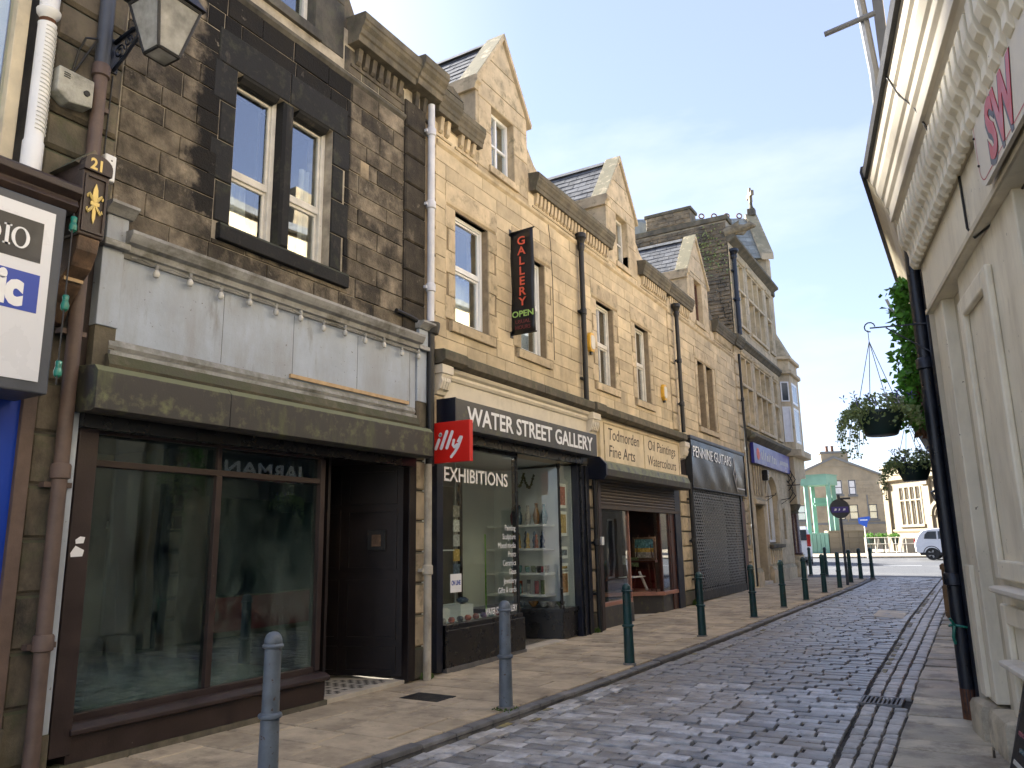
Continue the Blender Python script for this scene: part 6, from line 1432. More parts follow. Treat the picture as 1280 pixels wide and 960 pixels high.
# gargoyle
gg = MB(FL); gg.tube([(B0+.1, -.1, 11.75), (B0+.1, .25, 11.83), (B0+.1, .55, 11.8), (B0+.1, .75, 11.86), (B0+.1, .92, 11.8)], [.2, .2, .13, .13, .05], 10)
gg.tube([(B0+.1, .3, 11.7), (B0+.1, .5, 11.62), (B0+.1, .6, 11.68)], [.08, .06, .03], 8)
for s_ in (-1, 1):
    gg.add([(B0+.1+s_*.06, .72, 11.95), (B0+.1+s_*.12, .70, 12.06), (B0+.1+s_*.14, .78, 11.92)], [(0, 1, 2)]); gg.add([(B0+.1+s_*.18, .1, 11.9), (B0+.1+s_*.22, .45, 12.04), (B0+.1+s_*.2, .4, 11.82)], [(0, 1, 2)])
gg.build('gargoyle', 'gargoyle', bk, smooth=True)
dp = pipe('drainpipe', 'pipe_blue', 'black downpipe down the upper corner of the bank', B0+.14, .12, 8.2, 10.9, .075, hopper=11.1, joints=(9.4,), brackets=(9.4, 10.4))
# main roof of the bank
m = MB(FL); m.prism([(-.4, 11.5), (-.4, 10.6), (-6, 10.6), (-6, 13.0), (-3.2, 13.0)], B0+.3, 30.5, ax=0); m.build('roof', 'pale_slate', bk, recalc=True)
# canted corner tower
def PXY(*p): return [(FX+o, a) for a, o in p]
lowp = [(FX-.05, 31.02), (FX+.36, 31.3), (FX+.36, 33.0), (FX-.5, 34.0), (FX-2.5, 34.0), (FX-2.5, 31.02)]
m = MB(); m.prism(lowp, 4.9, 8.6); tw = m.build('tower', 'bank_stone', bk, recalc=True)
def ring_(z0, z1, d, mat, nm):
    c = (FX-.8, 32.4); P = [(c[0]+(p[0]-c[0])*(1+d), c[1]+(p[1]-c[1])*(1+d)) for p in lowp]; m = MB(); m.prism(P, z0, z1); return m.build(nm, mat, tw, recalc=True, bevel=.03)
ring_(4.72, 4.98, .2, 'bank_stone', 'tower_cornice'); ring_(8.0, 8.16, .1, 'bank_stone', 'tower_string'); ring_(8.58, 8.72, .1, 'bank_stone', 'tower_cornice')
upp = [(FX-.1, 31.1), (FX-.02, 31.25), (FX-.02, 31.5), (FX-1.35, 33.6), (FX-2.5, 33.6), (FX-2.5, 31.1)]
m = MB(); n_ = 6; m.add([(*p, 8.72) for p in lowp]+[(*p, 9.75) for p in upp], [(i, (i+1) % n_, (i+1) % n_+n_, i+n_) for i in range(n_)]+[tuple(range(n_, 2*n_))]); m.build('weathering', 'bank_stone', tw, recalc=True)
m = MB(); m.prism(upp, 9.7, 12.9); m.build('upper_stage', 'bank_stone', tw, recalc=True)
c = (FX-.9, 32.3); m = MB(); m.prism([(c[0]+(p[0]-c[0])*1.1, c[1]+(p[1]-c[1])*1.1) for p in upp], 11.3, 11.5); m.build('upper_string', 'mossy_stone', tw, recalc=True, bevel=.03)
# gable facing the corner, cross finial
GA = Vector((FX+.06, 31.15, 12.9)); GB_ = Vector((FX-1.4, 33.5, 12.9)); GC = (GA+GB_)/2; nrm = Vector((GB_.y-GA.y, -(GB_.x-GA.x), 0)).normalized(); apex = GC+Vector((0, 0, 2.35)); back = -nrm
m = MB(); m.hexa([GA, GB_, GB_+back*.3, GA+back*.3, apex+Vector((0, 0, 0))+nrm*.0+(GA-GC)*.001, apex+(GB_-GC)*.001, apex+back*.3+(GB_-GC)*.001, apex+back*.3+(GA-GC)*.001]); m.build('corner_gable', 'bank_stone', tw, recalc=True)
for E in (GA, GB_):
    d = (apex-E); out = (E-GC).normalized(); e0 = E+out*.14-Vector((0, 0, .12))
    m = MB(); m.hexa([tuple(e0+nrm*.12), tuple(apex+nrm*.12), tuple(apex-nrm*.4), tuple(e0-nrm*.4), tuple(e0+nrm*.12+Vector((0, 0, .28))), tuple(apex+nrm*.12+Vector((0, 0, .22))), tuple(apex-nrm*.4+Vector((0, 0, .22))), tuple(e0-nrm*.4+Vector((0, 0, .28)))]); m.build('gable_coping', 'bank_stone', tw, recalc=True, bevel=.03)
ax_ = apex+back*.1
m = MB(); m.prism([(ax_.x-.16, ax_.y-.16), (ax_.x+.16, ax_.y-.16), (ax_.x+.16, ax_.y+.16), (ax_.x-.16, ax_.y+.16)], ax_.z+.1, ax_.z+.42); m.lathe([(.12, 0), (.075, .2), (.07, .45)], (ax_.x, ax_.y, ax_.z+.4), 8)
m.build('finial_base', 'mossy_stone', tw, bevel=.02)
u_ = (GB_-GA).normalized()
m = MB(); cz = ax_.z+1.02
def cbox(c, du, dn, dz): m.hexa([tuple(c+u_*a+nrm*b+Vector((0, 0, z))) for z in (-dz, dz) for a, b in ((-du, -dn), (du, -dn), (du, dn), (-du, dn))])
C0 = Vector((ax_.x, ax_.y, cz)); cbox(C0, .085, .07, .3); cbox(C0+Vector((0, 0, .06)), .27, .068, .085); cbox(C0+Vector((0, 0, .33)), .05, .05, .08)
for s_ in (-1, 1): cbox(C0+u_*s_*.27+Vector((0, 0, .06)), .04, .072, .12)
m.build('cross', 'gargoyle', tw, recalc=True, bevel=.03)
# slate roof behind the gable
D = 6.0; rm = MB(); a_ = GA+back*.3; b__ = GB_+back*.3; p_ = apex+back*.3
rm.add([tuple(a_), tuple(b__), tuple(p_), tuple(a_+back*D), tuple(b__+back*D), tuple(p_+back*D)], [(0, 1, 2), (5, 4, 3), (0, 2, 5, 3), (2, 1, 4, 5), (1, 0, 3, 4)]); rf = rm.build('corner_roof', 'pale_slate', bk, recalc=True)
e0 = a_.copy(); up_ = (p_-a_); Hs = up_.length; up_.normalize(); nr = up_.cross(back)
if nr.z < 0: nr = -nr
slates(lambda u, v, n__: e0+back*u+up_*v+nr*n__, rf, 4.2, Hs, .27, .42, 'pale_slate', 91)
for k in range(7):
    q = p_+back*(.35+k*.55); m = MB(); m.tube([tuple(q+back*.11*math.cos(t)+Vector((0, 0, .12+.11*math.sin(t)))) for t in [i*math.pi/5 for i in range(11)]], .03, 6)
    m.build('ridge_crest', 'tail_red' if False else 'rust', rf, smooth=True)
# tower windows
for z0, z1 in ((5.3, 6.7), (6.85, 7.7)):
    m = MB(FL); frame_box(m, 31.5, 32.5, z0, z1, .34, .375, .09); tww = m.build('tower_window', 'white_upvc', tw); m = MB(FL); m.box(31.59, 32.41, .364, .368, z0+.09, z1-.09); m.build('pane', 'car_glass', tww)
FT = Frame((FX-.05, 31.02, 0), ((.41)/.497, .28/.497, 0), (.28/.497, -.41/.497, 0))
for z0, z1 in ((5.3, 6.7), (6.9, 7.7)):
    m = MB(FT); frame_box(m, .08, .42, z0, z1, .0, .03, .05); tww = m.build('tower_window', 'white_upvc', tw); m = MB(FT); m.box(.13, .37, .008, .014, z0+.05, z1-.05); m.build('pane', 'curtain' if z0 < 6 else 'car_glass', tww)
# corner porch: granite column, capital, arch spandrel
gb = gz(31)
m = MB(); m.prism([(FX-2.5, 31.02), (FX-.9, 31.02), (FX-.9, 33.2), (FX-2.5, 33.2)], .1, 4.8); m.build('porch_wall', 'bank_stone', tw, recalc=True)
cxp, cyp = FX+.02, 31.35
m = MB(); m.lathe([(.33, gb-.05), (.33, gb+.4), (.29, gb+.45), (.27, gb+.75), (.31, gb+.78)], (cxp, cyp, 0), 12); m.build('column_pedestal', 'bank_stone', tw, smooth=True)
m = MB(); m.lathe([(.23, gb+.78), (.24, gb+.84), (.205, gb+.9), (.19, 2.55)], (cxp, cyp, 0), 18); m.build('column', 'granite_red', tw, smooth=True)
m = MB(); m.lathe([(.2, 2.55), (.22, 2.6), (.2, 2.64), (.3, 2.82), (.31, 2.9)], (cxp, cyp, 0), 14); m.build('capital', 'mossy_stone', tw, smooth=True)
m = MB(); n_ = 12; arc = [(33.6-.0-(1.1*math.cos(math.pi/2*i/n_))-.95, 2.9+1.1*math.sin(math.pi/2*i/n_)) for i in range(n_+1)]
m.prism([(31.02, 2.9), (31.55, 2.9)]+arc+[(33.2, 4.0), (33.2, 4.8), (31.02, 4.8)], FX-.25, FX+.28, ax=0); m.build('porch_arch', 'bank_stone', tw, recalc=True)
m = MB(); m.prism([(31.02, 2.9), (31.6, 2.9), (31.6, 4.8), (31.02, 4.8)], FX-.9, FX-.25, ax=0); m.build('porch_lintel', 'bank_stone', tw, recalc=True)

# ================================================================== right-hand side: cream sweet shop
an = R(10.5); P0 = Vector((-.04, 7.64, 0)); uN = Vector((-math.sin(an), math.cos(an), 0)); nN = Vector((-math.cos(an), -math.sin(an), 0))
FN = Frame(P0, uN, nN)               # (along away from the camera, out into the street, z)
ss = thing('shop_building', 'cream painted shop with heavy bracketed cornice along the right edge', 'building', (.6, 4, 0))
m = MB(FN); m.box(-12, .72, -6, -.32, -.1, 5.0); m.build('wall', 'cream_paint', ss)
m = MB(FN); m.box(-12, .5, -4.5, -.32, 5.0, 8.4); m.build('upper_wall', 'buff_stone', ss)  # unseen storey, made tall and pale to bounce sun onto the terrace opposite
m = MB(FN); m.box(-12, .6, -.3, .02, 3.70, 4.2); m.build('fascia', 'cream_paint', ss, bevel=.008)
m = MB(FN); m.box(-12, .6, .02, .035, 3.70, 3.74); m.build('fascia_bead', 'cream_trim', ss)
m = MB(FN); m.box(-12, .7, -.3, .05, 4.2, 4.66); fz = m.build('frieze', 'cream_trim', ss)
prof = [(-.3, 4.64), (.16, 4.64), (.20, 4.70), (.235, 4.70), (.24, 4.83), (.27, 4.86), (.275, 4.93), (.30, 4.95), (.33, 5.02), (.335, 5.09), (.36, 5.11), (.385, 5.18), (.40, 5.22), (.40, 5.31), (-.3, 5.36)]
m = MB(FN); m.profile(prof, -12, .62); m.build('cornice', 'white_cream', ss, bevel=.004)
m = MB(FN); m.profile([(.39, 5.20), (.43, 5.20), (.445, 5.27), (.43, 5.33), (.39, 5.33)], -12, .62); m.build('gutter', 'iron_black', ss)
# row of carved brackets under the cornice
k = 0; s_ = .55
while s_ > -4.6:
    m = MB(FN); m.profile([(.05, 4.17), (.09, 4.17), (.12, 4.22), (.115, 4.30), (.13, 4.36), (.17, 4.40), (.19, 4.47), (.19, 4.64), (.05, 4.64)], s_-.05, s_+.05); b1 = m.build('modillion', 'cream_paint', ss, bevel=.008)
    s_ -= .165; k += 1
# far run of the same building, parallel to the street
FR = Frame((-.16, 0, 0), (0, 1, 0), (-1, 0, 0))
m = MB(FR); m.box(8.36, 9.55, -.9, .0, 0, 4.95); m.build('return_wall', 'cream_trim', ss)
m = MB(FR); m.profile([(-.3, 4.55), (.1, 4.55), (.16, 4.64), (.20, 4.70), (.24, 4.83), (.275, 4.93), (.33, 5.02), (.335, 5.09), (.385, 5.18), (.42, 5.31), (-.3, 5.36)], 8.16, 19.5); m.build('return_cornice', 'cream_trim', ss, bevel=.004)
m = MB(FR); m.profile([(.39, 5.20), (.43, 5.20), (.445, 5.27), (.43, 5.33), (.39, 5.33)], 8.12, 19.5); m.build('gutter', 'iron_black', ss)
z = .1
while z < 3.2:
    h = rnd.uniform(.28, .42); m = MB(FR); m.stone(8.62, 8.95, -.1, .05, z, z+h-.012, .04, .01); m.build('corner_stone', 'buff_trim', ss); z += h
# pilasters and panelled stall
m = MB(FN); m.box(.08, .5, -.3, -.02, .25, 3.7); pl1 = m.build('pilaster', 'cream_paint', ss, bevel=.01)
m = MB(FN); m.box(.24, .44, -.02, .02, .28, 1.35); m.build('pilaster_strip', 'cream_paint', ss, bevel=.006)
m = MB(FN); m.box(-.5, .10, -.3, -.12, .12, 3.7); m.build('pilaster_side', 'cream_trim', ss, bevel=.008)
m = MB(FN); m.box(-2.3, -.5, -.3, -.05, .12, 3.7); pn = m.build('door_casing', 'cream_paint', ss, bevel=.01)
for p, q, z0, z1 in ((-1.62, -.62, 1.28, 3.45), (-1.62, -.62, .3, 1.1)):
    m = MB(FN); frame_box(m, p, q, z0, z1, -.05, -.0, .14); m.build('raised_panel', 'cream_paint', pn, bevel=.014)
for z in (1.18, .66):
    m = MB(FN); m.profile([(-.05, z), (.05, z), (.09, z+.02), (.09, z+.05), (.05, z+.06), (-.05, z+.06)], -2.3, -.80); m.build('ledge', 'white_cream', pn, bevel=.006)
for p, q in ((.1, .56), (-.55, .06)):
    m = MB(FN); m.top(p, q, -.3, .10 if p > 0 else .06, -.05, .24, .05, .01); m.build('guard_stone', 'york_flag', ss, smooth=True)
m = MB(FN); m.box(-12, -2.3, -.35, -.25, .4, 3.7); m.build('shop_window', 'car_glass', ss)
# sign board with rounded end and shadowed red letters
sg = thing('sweet_shop_sign', 'cream sign board with rounded end and red letters on the right-hand fascia', 'sign', FN((-2.5, .03, 3.8)))
n_ = 8; zlo, zhi = 3.73, 4.30; a1 = -2.2; r_ = .16
P = [(-6, zlo), (a1-r_, zlo)]+[(a1-r_+r_*math.sin(t), zlo+r_-r_*math.cos(t)) for t in [math.pi/2*i/n_ for i in range(1, n_+1)]]+[(a1-r_+r_*math.cos(t), zhi-r_+r_*math.sin(t)) for t in [math.pi/2*i/n_ for i in range(0, n_+1)]]+[(-6, zhi)]
m = MB(FN); m.prism(P, .06, .085, ax=1); m.build('board', 'white_cream', sg, recalc=True)
inn = lambda d: [(-6, zlo+d), (a1-r_, zlo+d)]+[(a1-r_+(r_-d)*math.sin(t), zlo+r_-(r_-d)*math.cos(t)) for t in [math.pi/2*i/n_ for i in range(1, n_+1)]]+[(a1-r_+(r_-d)*math.cos(t), zhi-r_+(r_-d)*math.sin(t)) for t in [math.pi/2*i/n_ for i in range(0, n_+1)]]+[(-6, zhi-d)]
A_, B_ = inn(.035), inn(.043)
m = MB(FN); nA = len(A_); m.add([(p[0], .0868, p[1]) for p in A_]+[(p[0], .0868, p[1]) for p in B_], [(i, i+1, i+1+nA, i+nA) for i in range(nA-1)]); m.build('border', 'red_print', sg)
text('lettering', 'SW', FN, -2.52, .086, 3.78, .50, 'black_print', sg, bold=.034, wide=.8, a_sign=-1, thick=.003)
text('lettering', 'SW', FN, -2.535, .089, 3.795, .50, 'red_print', sg, bold=.016, wide=.8, a_sign=-1, thick=.003)
for p, q in ((-2.23, 4.1), (-2.25, 3.9)):
    m = MB(FN); m.lathe([(.006, -.006), (.008, .0), (.006, .006)], (p, .09, q), 8); m.build('screw', 'iron_black', sg)
m = MB(FN); m.tube([(-1.40, .21, 4.72), (-1.42, .2, 4.66), (-1.44, .03, 4.2), (-1.46, .03, 3.78), (-1.5, .0, 3.69), (-1.9, -.1, 3.69), (-2.6, -.12, 3.69)], .009, 6); m.tube([(-1.30, .40, 5.2), (-1.32, .33, 5.0), (-1.38, .25, 4.85), (-1.40, .21, 4.72)], .007, 6)
tag(m.build('sign_cable', 'iron_black'), 'black cable running down the cream fascia beside the sign board', 'cable')
# black drainpipes at the corner
dp1 = pipe('drainpipe', 'pipe_blue', 'black cast iron drainpipe at the cream shop corner, rusty foot', 8.62, .09, .0, 4.56, .068, joints=(1.2, 3.3), brackets=(), fr=FR)
m = MB(FR); m.tube([(8.62, .09, -.05), (8.62, .09, .22)], .0695, 12); m.build('rusty_foot', 'rust', dp1)
m = MB(FR); m.tube([(8.55, -.02, .0), (8.55, -.02, 4.4)], .055, 12); tag(m.build('drainpipe', 'pipe_blue', None, smooth=True), 'second thinner black drainpipe close beside the rusty-footed one', 'drainpipe')
m = MB(FR); m.tube([(8.6+.085*math.cos(t), .08+.095*math.sin(t), .78+.008*math.sin(3*t)) for t in [i*math.pi/6 for i in range(13)]], .012, 6); m.tube([(8.52, .13, .78), (8.51, .15, .68), (8.53, .14, .62)], .014, 6); m.tube([(8.52, .13, .79), (8.49, .16, .85)], .012, 6)
tag(m.build('rope_tie', 'bulb_green', None, smooth=True), 'green rope tied round the foot of the black drainpipe', 'rope')
for z in (1.95, 2.32):
    m = MB(FR); m.box(8.7, 8.86, .06, .16, z, z+.22); tag(m.build('wood_block', 'rust', None, bevel=.01), '%s rusty wooden block fixed beside the black drainpipe' % ('lower' if z < 2 else 'upper'), 'block')
m = MB(FR); m.tube([(8.66, .13, 2.05), (8.6, .18, 2.02), (8.62, .15, 1.94)], .016, 6); tag(m.build('padlock', 'steel_lattice', None, smooth=True), 'small steel padlock hanging by the drainpipe block', 'padlock')
# dark bill board leaning at the bottom right corner
ab = thing('pavement_board', 'dark chalk board leaning at the bottom right corner', 'board', FN((-1.2, .2, 0)))
FNo = FN; FN = Frame(P0-uN*.34+nN*(-.06), uN, nN)
m = MB(FN); m.hexa([(-1.15, .16, -.04), (-.55, .16, -.04), (-.55, .20, -.04), (-1.15, .20, -.04), (-1.15, -.02, .62), (-.55, -.02, .62), (-.55, .02, .62), (-1.15, .02, .62)]); m.build('panel', 'black_gloss', ab, recalc=True)
m = MB(FN); m.hexa([(-1.08, .196, .02), (-.62, .196, .02), (-.62, .203, .02), (-1.08, .203, .02), (-1.08, .024, .56), (-.62, .024, .56), (-.62, .032, .56), (-1.08, .032, .56)]); m.build('slate', 'iron_black', ab, recalc=True)
for k in range(5):
    m = MB(FN); f0 = .1+k*.17; f1 = f0+.05; L0 = -1.04; L1 = -1.04+(.36, .28, .38, .2, .33)[k]
    P = lambda a, f, d: (a, .203-.171*f+d, .02+.54*f)
    m.hexa([P(L0, f0, 0), P(L1, f0, 0), P(L1, f0, .003), P(L0, f0, .003), P(L0, f1, 0), P(L1, f1, 0), P(L1, f1, .003), P(L0, f1, .003)]); m.build('chalk_line', ('poster_pale', 'glaze_8', 'glaze_0', 'poster_pale', 'glaze_6')[k], ab, recalc=True)
FN = FNo
# ---- neighbour further along: hairdresser with projecting fascia box
hd = thing('shop_building', 'dark-fronted hairdresser next along on the right, mostly hidden', 'building', (.5, 13, 0))
m = MB(FR); m.box(9.56, 19.5, -6, -.1, .0, 4.95); m.build('wall', 'buff_stone', hd)
m = MB(FR); m.box(8.6, 19.5, -6, -.3, 4.95, 8.6); m.build('upper_wall', 'buff_stone', hd)  # out of view; height and setback shaped as a sunlit bounce surface
m = MB(FR); m.box(9.7, 13.4, -.1, -.02, .75, 2.9); m.build('shop_window', 'car_glass', hd)
m = MB(FR); m.box(9.7, 13.4, -.1, .0, .1, .72); m.build('stall_riser', 'red_print', hd)
m = MB(FR); m.box(9.6, 9.7, -.1, .02, .05, 2.95); m.box(13.4, 13.5, -.1, .02, .05, 2.95); m.build('pilaster', 'cream_trim', hd)
js = thing('hairdresser_sign', 'dark projecting fascia box beyond the ivy on the right', 'sign', FR((11.4, .1, 2.55)))
m = MB(FR); m.prism([(-.05, 2.88), (.36, 2.88), (.36, 3.36), (.15, 3.55), (-.05, 3.55)], 9.4, 13.4, ax=0); m.build('housing', 'navy_box', js, recalc=True)
m = MB(FR); m.prism([(.0, 2.55), (.15, 2.55), (.34, 2.87), (.0, 2.87)], 9.45, 13.4, ax=0); m.build('canopy', 'box_underside', js, recalc=True)
text('lettering', 'JARMAN', FR, 11.5, .362, 2.97, .36, 'white_print', js, width=1.95, bold=.008, a_sign=-1)
m = MB(FR); m.box(9.7, 11.3, .362, .366, 2.885, 2.96); m.build('strip', 'white_sign', js)
text('lettering', 'HAIRDRESSING', FR, 11.25, .366, 2.895, .075, 'red_print', js, width=1.5, bold=.003, a_sign=-1)
m = MB(FR); m.box(16.3, 16.6, .0, .30, -.0, .1); m.build('step', 'step_white', hd) if False else None
# further houses on the right, only glimpsed in reflections
for k, (a0, a1, zt, lb, mt) in enumerate([(19.5, 25.0, 7.6, 'plain stone house further up on the right, hidden behind the pipes', 'buff_stone'), (25.0, 30.0, 8.2, 'last stone house on the right before the junction', 'far_ashlar')]):
    t = thing('stone_house', lb, 'house', (2, (a0+a1)/2, 0))
    wv = [(a0+.9, a0+1.8, 4.2, 6.0), (a1-1.8, a1-.9, 4.2, 6.0), (a0+.8, a1-2.2, .7, 2.7), (a1-1.7, a1-.8, .2, 2.5)]
    FH = Frame((.25, 0, 0), (0, 1, 0), (-1, 0, 0))
    w_ = wall_back(FH, t, a0, a1, .0, zt, wv, mt, -6, 0)
    for p, q, z0, z1 in wv:
        m = MB(FH); frame_box(m, p, q, z0, z1, -.2, -.12, .07); x_ = m.build('window', 'white_wood', t); m = MB(FH); m.box(p, q, -.17, -.16, z0, z1); m.build('pane', 'car_glass', x_)
    m = MB(FH); m.prism([(-.0, zt), (.2, zt), (.2, zt+.12), (-3, zt+2.4), (-6, zt)], a0, a1, ax=0); m.build('roof', 'slate', t, recalc=True)
# upper storey windows of the right side (seen mirrored in the glass)
for a in (-5.5, -3.3, -1.2):
    m = MB(FN); frame_box(m, a, a+.9, 5.7, 7.2, -.34, -.27, .07); x_ = m.build('upper_window', 'white_wood', ss); m = MB(FN); m.box(a+.07, a+.83, -.318, -.30, 5.77, 7.13); m.build('pane', 'car_glass', x_)
m = MB(FN); m.prism([(-.2, 8.4), (-.2, 8.55), (-2.6, 10), (-5, 8.4)], -12, .4, ax=0); m.build('roof', 'slate', ss, recalc=True)
for a in (10.2, 12.6, 15.2, 17.4):
    m = MB(FR); frame_box(m, a, a+.95, 5.7, 7.4, -.32, -.25, .07); x_ = m.build('upper_window', 'white_wood', hd); m = MB(FR); m.box(a+.07, a+.88, -.298, -.28, 5.77, 7.33); m.build('pane', 'car_glass', x_)
m = MB(FR); m.prism([(-.15, 8.6), (-.15, 8.75), (-3.0, 10.4), (-6, 8.6)], 8.5, 19.5, ax=0); m.build('roof', 'slate', hd, recalc=True)
m = MB(FR); m.box(14.0, 14.8, -4, -2.9, 9.4, 11.4); c_ = m.build('chimney', 'rubble_stone', hd)
# scaffold-like aerial pole on the roof, top right
ap = thing('roof_pole', 'grey pole with a cross arm rising above the cream cornice, top right', 'pole', FN((-1.2, -.3, 5.3)))
m = MB(); m.tube([(-.37, 8.25, 5.3), (-.36, 8.22, 6.36), (-.41, 8.2, 7.26), (-.46, 8.18, 8.2)], .05, 8); m.build('pole', 'lead_grey', ap, smooth=True)
m = MB(); m.tube([(-.79, 8.15, 6.96), (-.28, 8.15, 7.02)], .03, 8); m.build('cross_arm', 'lead_grey', ap, smooth=True)
m = MB(); m.box(-.30, -.2, 8.3, 8.5, 5.35, 8.2); m.build('board', 'lead_grey', ap)

# ================================================================== hanging baskets, creeper, planter
def basket(x, y, z, r, wallx, zhook, label, seed, trail):
    lr = random.Random(seed)
    t = thing('hanging_basket', label, 'hanging basket', (x, y, z), 'hanging baskets on the right')
    h = r*1.05
    m = MB(); m.lathe([(r*.62, 0), (r*.68, .01), (r*.9, h*.55), (r*.97, h*.88), (r*1.05, h*.9), (r*1.05, h), (r*.97, h), (r*.9, h*.8)], (x, y, z), 24); m.build('pot', 'basket_green', t, smooth=True)
    m = MB(); m.lathe([(r*.05, h*.7), (r*.9, h*.86), (r*.5, h*.95), (.01, h)], (x, y, z), 16); m.build('soil', 'earth', t)
    top = Vector((x-.02, y, zhook))
    for k in range(4):
        a = k*math.pi/2+.5; m = MB(); m.tube([(x+r*math.cos(a), y+r*math.sin(a), z+h*.95), tuple(top+Vector((0, 0, -.12))), tuple(top)], .004, 5); m.build('chain', 'steel_lattice', t)
    m = MB()
    for k in range(950):
        a = lr.uniform(0, 2*math.pi); q = lr.random()**.55*r*1.6; p = Vector((x+q*math.cos(a), y+q*math.sin(a), z+h+lr.uniform(-.02, .15)*(1.4-q/r*.6)))
        if q > r: p.z -= (q-r)*lr.uniform(.3, 1.6)
        m.leaf(p, (math.cos(a)*.8+lr.uniform(-.6, .6), math.sin(a)*.8+lr.uniform(-.6, .6), lr.uniform(-.5, .9)), lr.uniform(.025, .06))
    m.build('foliage', 'leaf_dull', t)
    m = MB()
    for k in range(trail):
        a = lr.uniform(2.2, 4.4); p = Vector((x+r*1.0*math.cos(a), y+r*math.sin(a)*1.0, z+h)); pts = [p]; L_ = lr.uniform(.1, .42)
        for i in range(1, 6): pts.append(p+Vector((math.cos(a)*.17*math.sin(i/5*1.6)+lr.uniform(-.015, .015), math.sin(a)*.12, .05*math.sin(i*.8)-L_*(i/5)**1.6)))
        m.tube(pts, .003, 4)
        for q in pts:
            for _ in range(7): m.leaf(q+Vector((lr.gauss(0, .016), lr.gauss(0, .016), lr.gauss(0, .016))), (lr.uniform(-1, 1), lr.uniform(-1, 1), lr.uniform(-1, .5)), lr.uniform(.018, .04))
    m.build('trailing_stems', 'leaf_dull', t)
    for k in range(16):
        a = lr.uniform(0, 6.28); q = r*lr.uniform(.7, 1.45); c = Vector((x+q*math.cos(a), y-abs(q*math.sin(a))-.06, z+h+lr.uniform(.02, .17))); m = MB()
        for j in range(5):
            b_ = j*1.257; d = Vector((math.cos(b_), -.35, math.sin(b_))); m.add([c, c+d*.034+Vector((0, 0, .02)).cross(d), c+d*.046, c+d*.034-Vector((0, 0, .02)).cross(d)], [(0, 1, 2, 3)])
        m.build('flower', 'petal_purple' if k % 3 else 'petal_white', t)
    m = MB(); m.tube([(wallx, y+.05, zhook+.0), (x+.0, y, zhook+.02)], .008, 6); m.tube([(wallx, y+.05, zhook-.3), (x+.15, y, zhook+.0)], .007, 6)
    m.tube([(x+.05+.05*math.cos(i*.6)-.05, y, zhook+.03+.05*math.sin(i*.6)) for i in range(9)], .007, 6); m.box(wallx-.01, wallx+.02, y+.02, y+.08, zhook-.34, zhook+.06); m.build('bracket', 'lead_grey', t, smooth=True)
    return t
basket(-.71, 8.5, 2.60, .225, -.18, 3.70, 'nearer hanging basket, dark green pot with dry trailing plants', 3, 20)
basket(-.60, 11.0, 2.29, .205, -.15, 3.20, 'farther hanging basket with purple flowers, lower behind the near one', 4, 8)
# artificial-looking ivy hanging by the pipe
iv = thing('ivy_garland', 'bright green ivy hanging beside the black drainpipe on the right', 'ivy', (-.3, 9.2, 2.6))
lr = random.Random(8)
m = MB()
for k in range(5): m.tube([(-.32-.03*k+.03*math.sin(i), 8.95+.02*k, 4.3-i*.16*(1+.02*k)) for i in range(11)], .005, 5)
m.build('stems', 'stem', iv)
for nm, mt, n_, zr, xr in (('leaves', 'leaf_bright', 640, (2.75, 4.3), .085), ('leaves', 'leaf_green', 520, (2.7, 4.25), .095), ('dry_leaves', 'leaf_brown', 150, (2.62, 3.15), .06)):
    m = MB()
    for k in range(n_):
        z = lr.uniform(*zr); wd = xr*(1.1 if z < 3.5 else .62); x = (-.385 if mt != 'leaf_brown' else -.30)+lr.gauss(0, wd)
        m.leaf((x, 8.95+lr.gauss(0, .07), z), (lr.uniform(-1, .6), lr.uniform(-1, .2), lr.uniform(-1, .4)), lr.uniform(.05, .11))
    m.build(nm, mt, iv)
iv2 = MB()
for k in range(420): iv2.leaf((-.17+lr.gauss(0, .035), 8.95+lr.gauss(0, .06), lr.uniform(1.7, 2.75)), (lr.uniform(-1, .6), lr.uniform(-1, .2), lr.uniform(-1, .4)), lr.uniform(.03, .06))
tag(iv2.build('ivy_trail', 'leaf_dull'), 'darker ivy trailing down behind the black drainpipe', 'ivy', kind='stuff')
m = MB(FR); m.hexa([(9.0, .33, 3.98), (9.06, .33, 3.98), (9.06, .36, 3.98), (9.0, .36, 3.98), (9.0, .38, 4.14), (9.06, .38, 4.14), (9.06, .41, 4.14), (9.0, .41, 4.14)]); sc_ = m.build('cornice_clip', 'alarm_white', None, recalc=True); tag(sc_, 'small white camera bracket under the far cornice, above the ivy', 'camera')
m = MB(FR); m.lathe([(.01, -.02), (.05, -.015), (.05, .015), (.01, .02)], (9.03, .31, 3.96), 14); m.build('dome', 'alarm_white', sc_, smooth=True)
px, py = gfix(-.62, 18.65)
pb = thing('wooden_planter', 'tall wooden planter box standing on the right pavement beyond the pipe', 'planter', (px, py, gz(py)))
m = MB(); m.box(px-.12, px+.5, py, py+.55, gz(py)-.04, gz(py)+.98); m.build('box', 'planter_wood', pb, bevel=.01)
for z in (.02, .5, .9):
    m = MB(); m.box(px-.14, px+.52, py-.025, py, gz(py)+z-.03, gz(py)+z+.06); m.build('batten', 'planter_wood', pb, bevel=.005)
for x in (px-.14, px+.44):
    m = MB(); m.box(x, x+.08, py-.028, py-.001, gz(py)+.092, gz(py)+.468); m.build('stile', 'planter_wood', pb, bevel=.005)
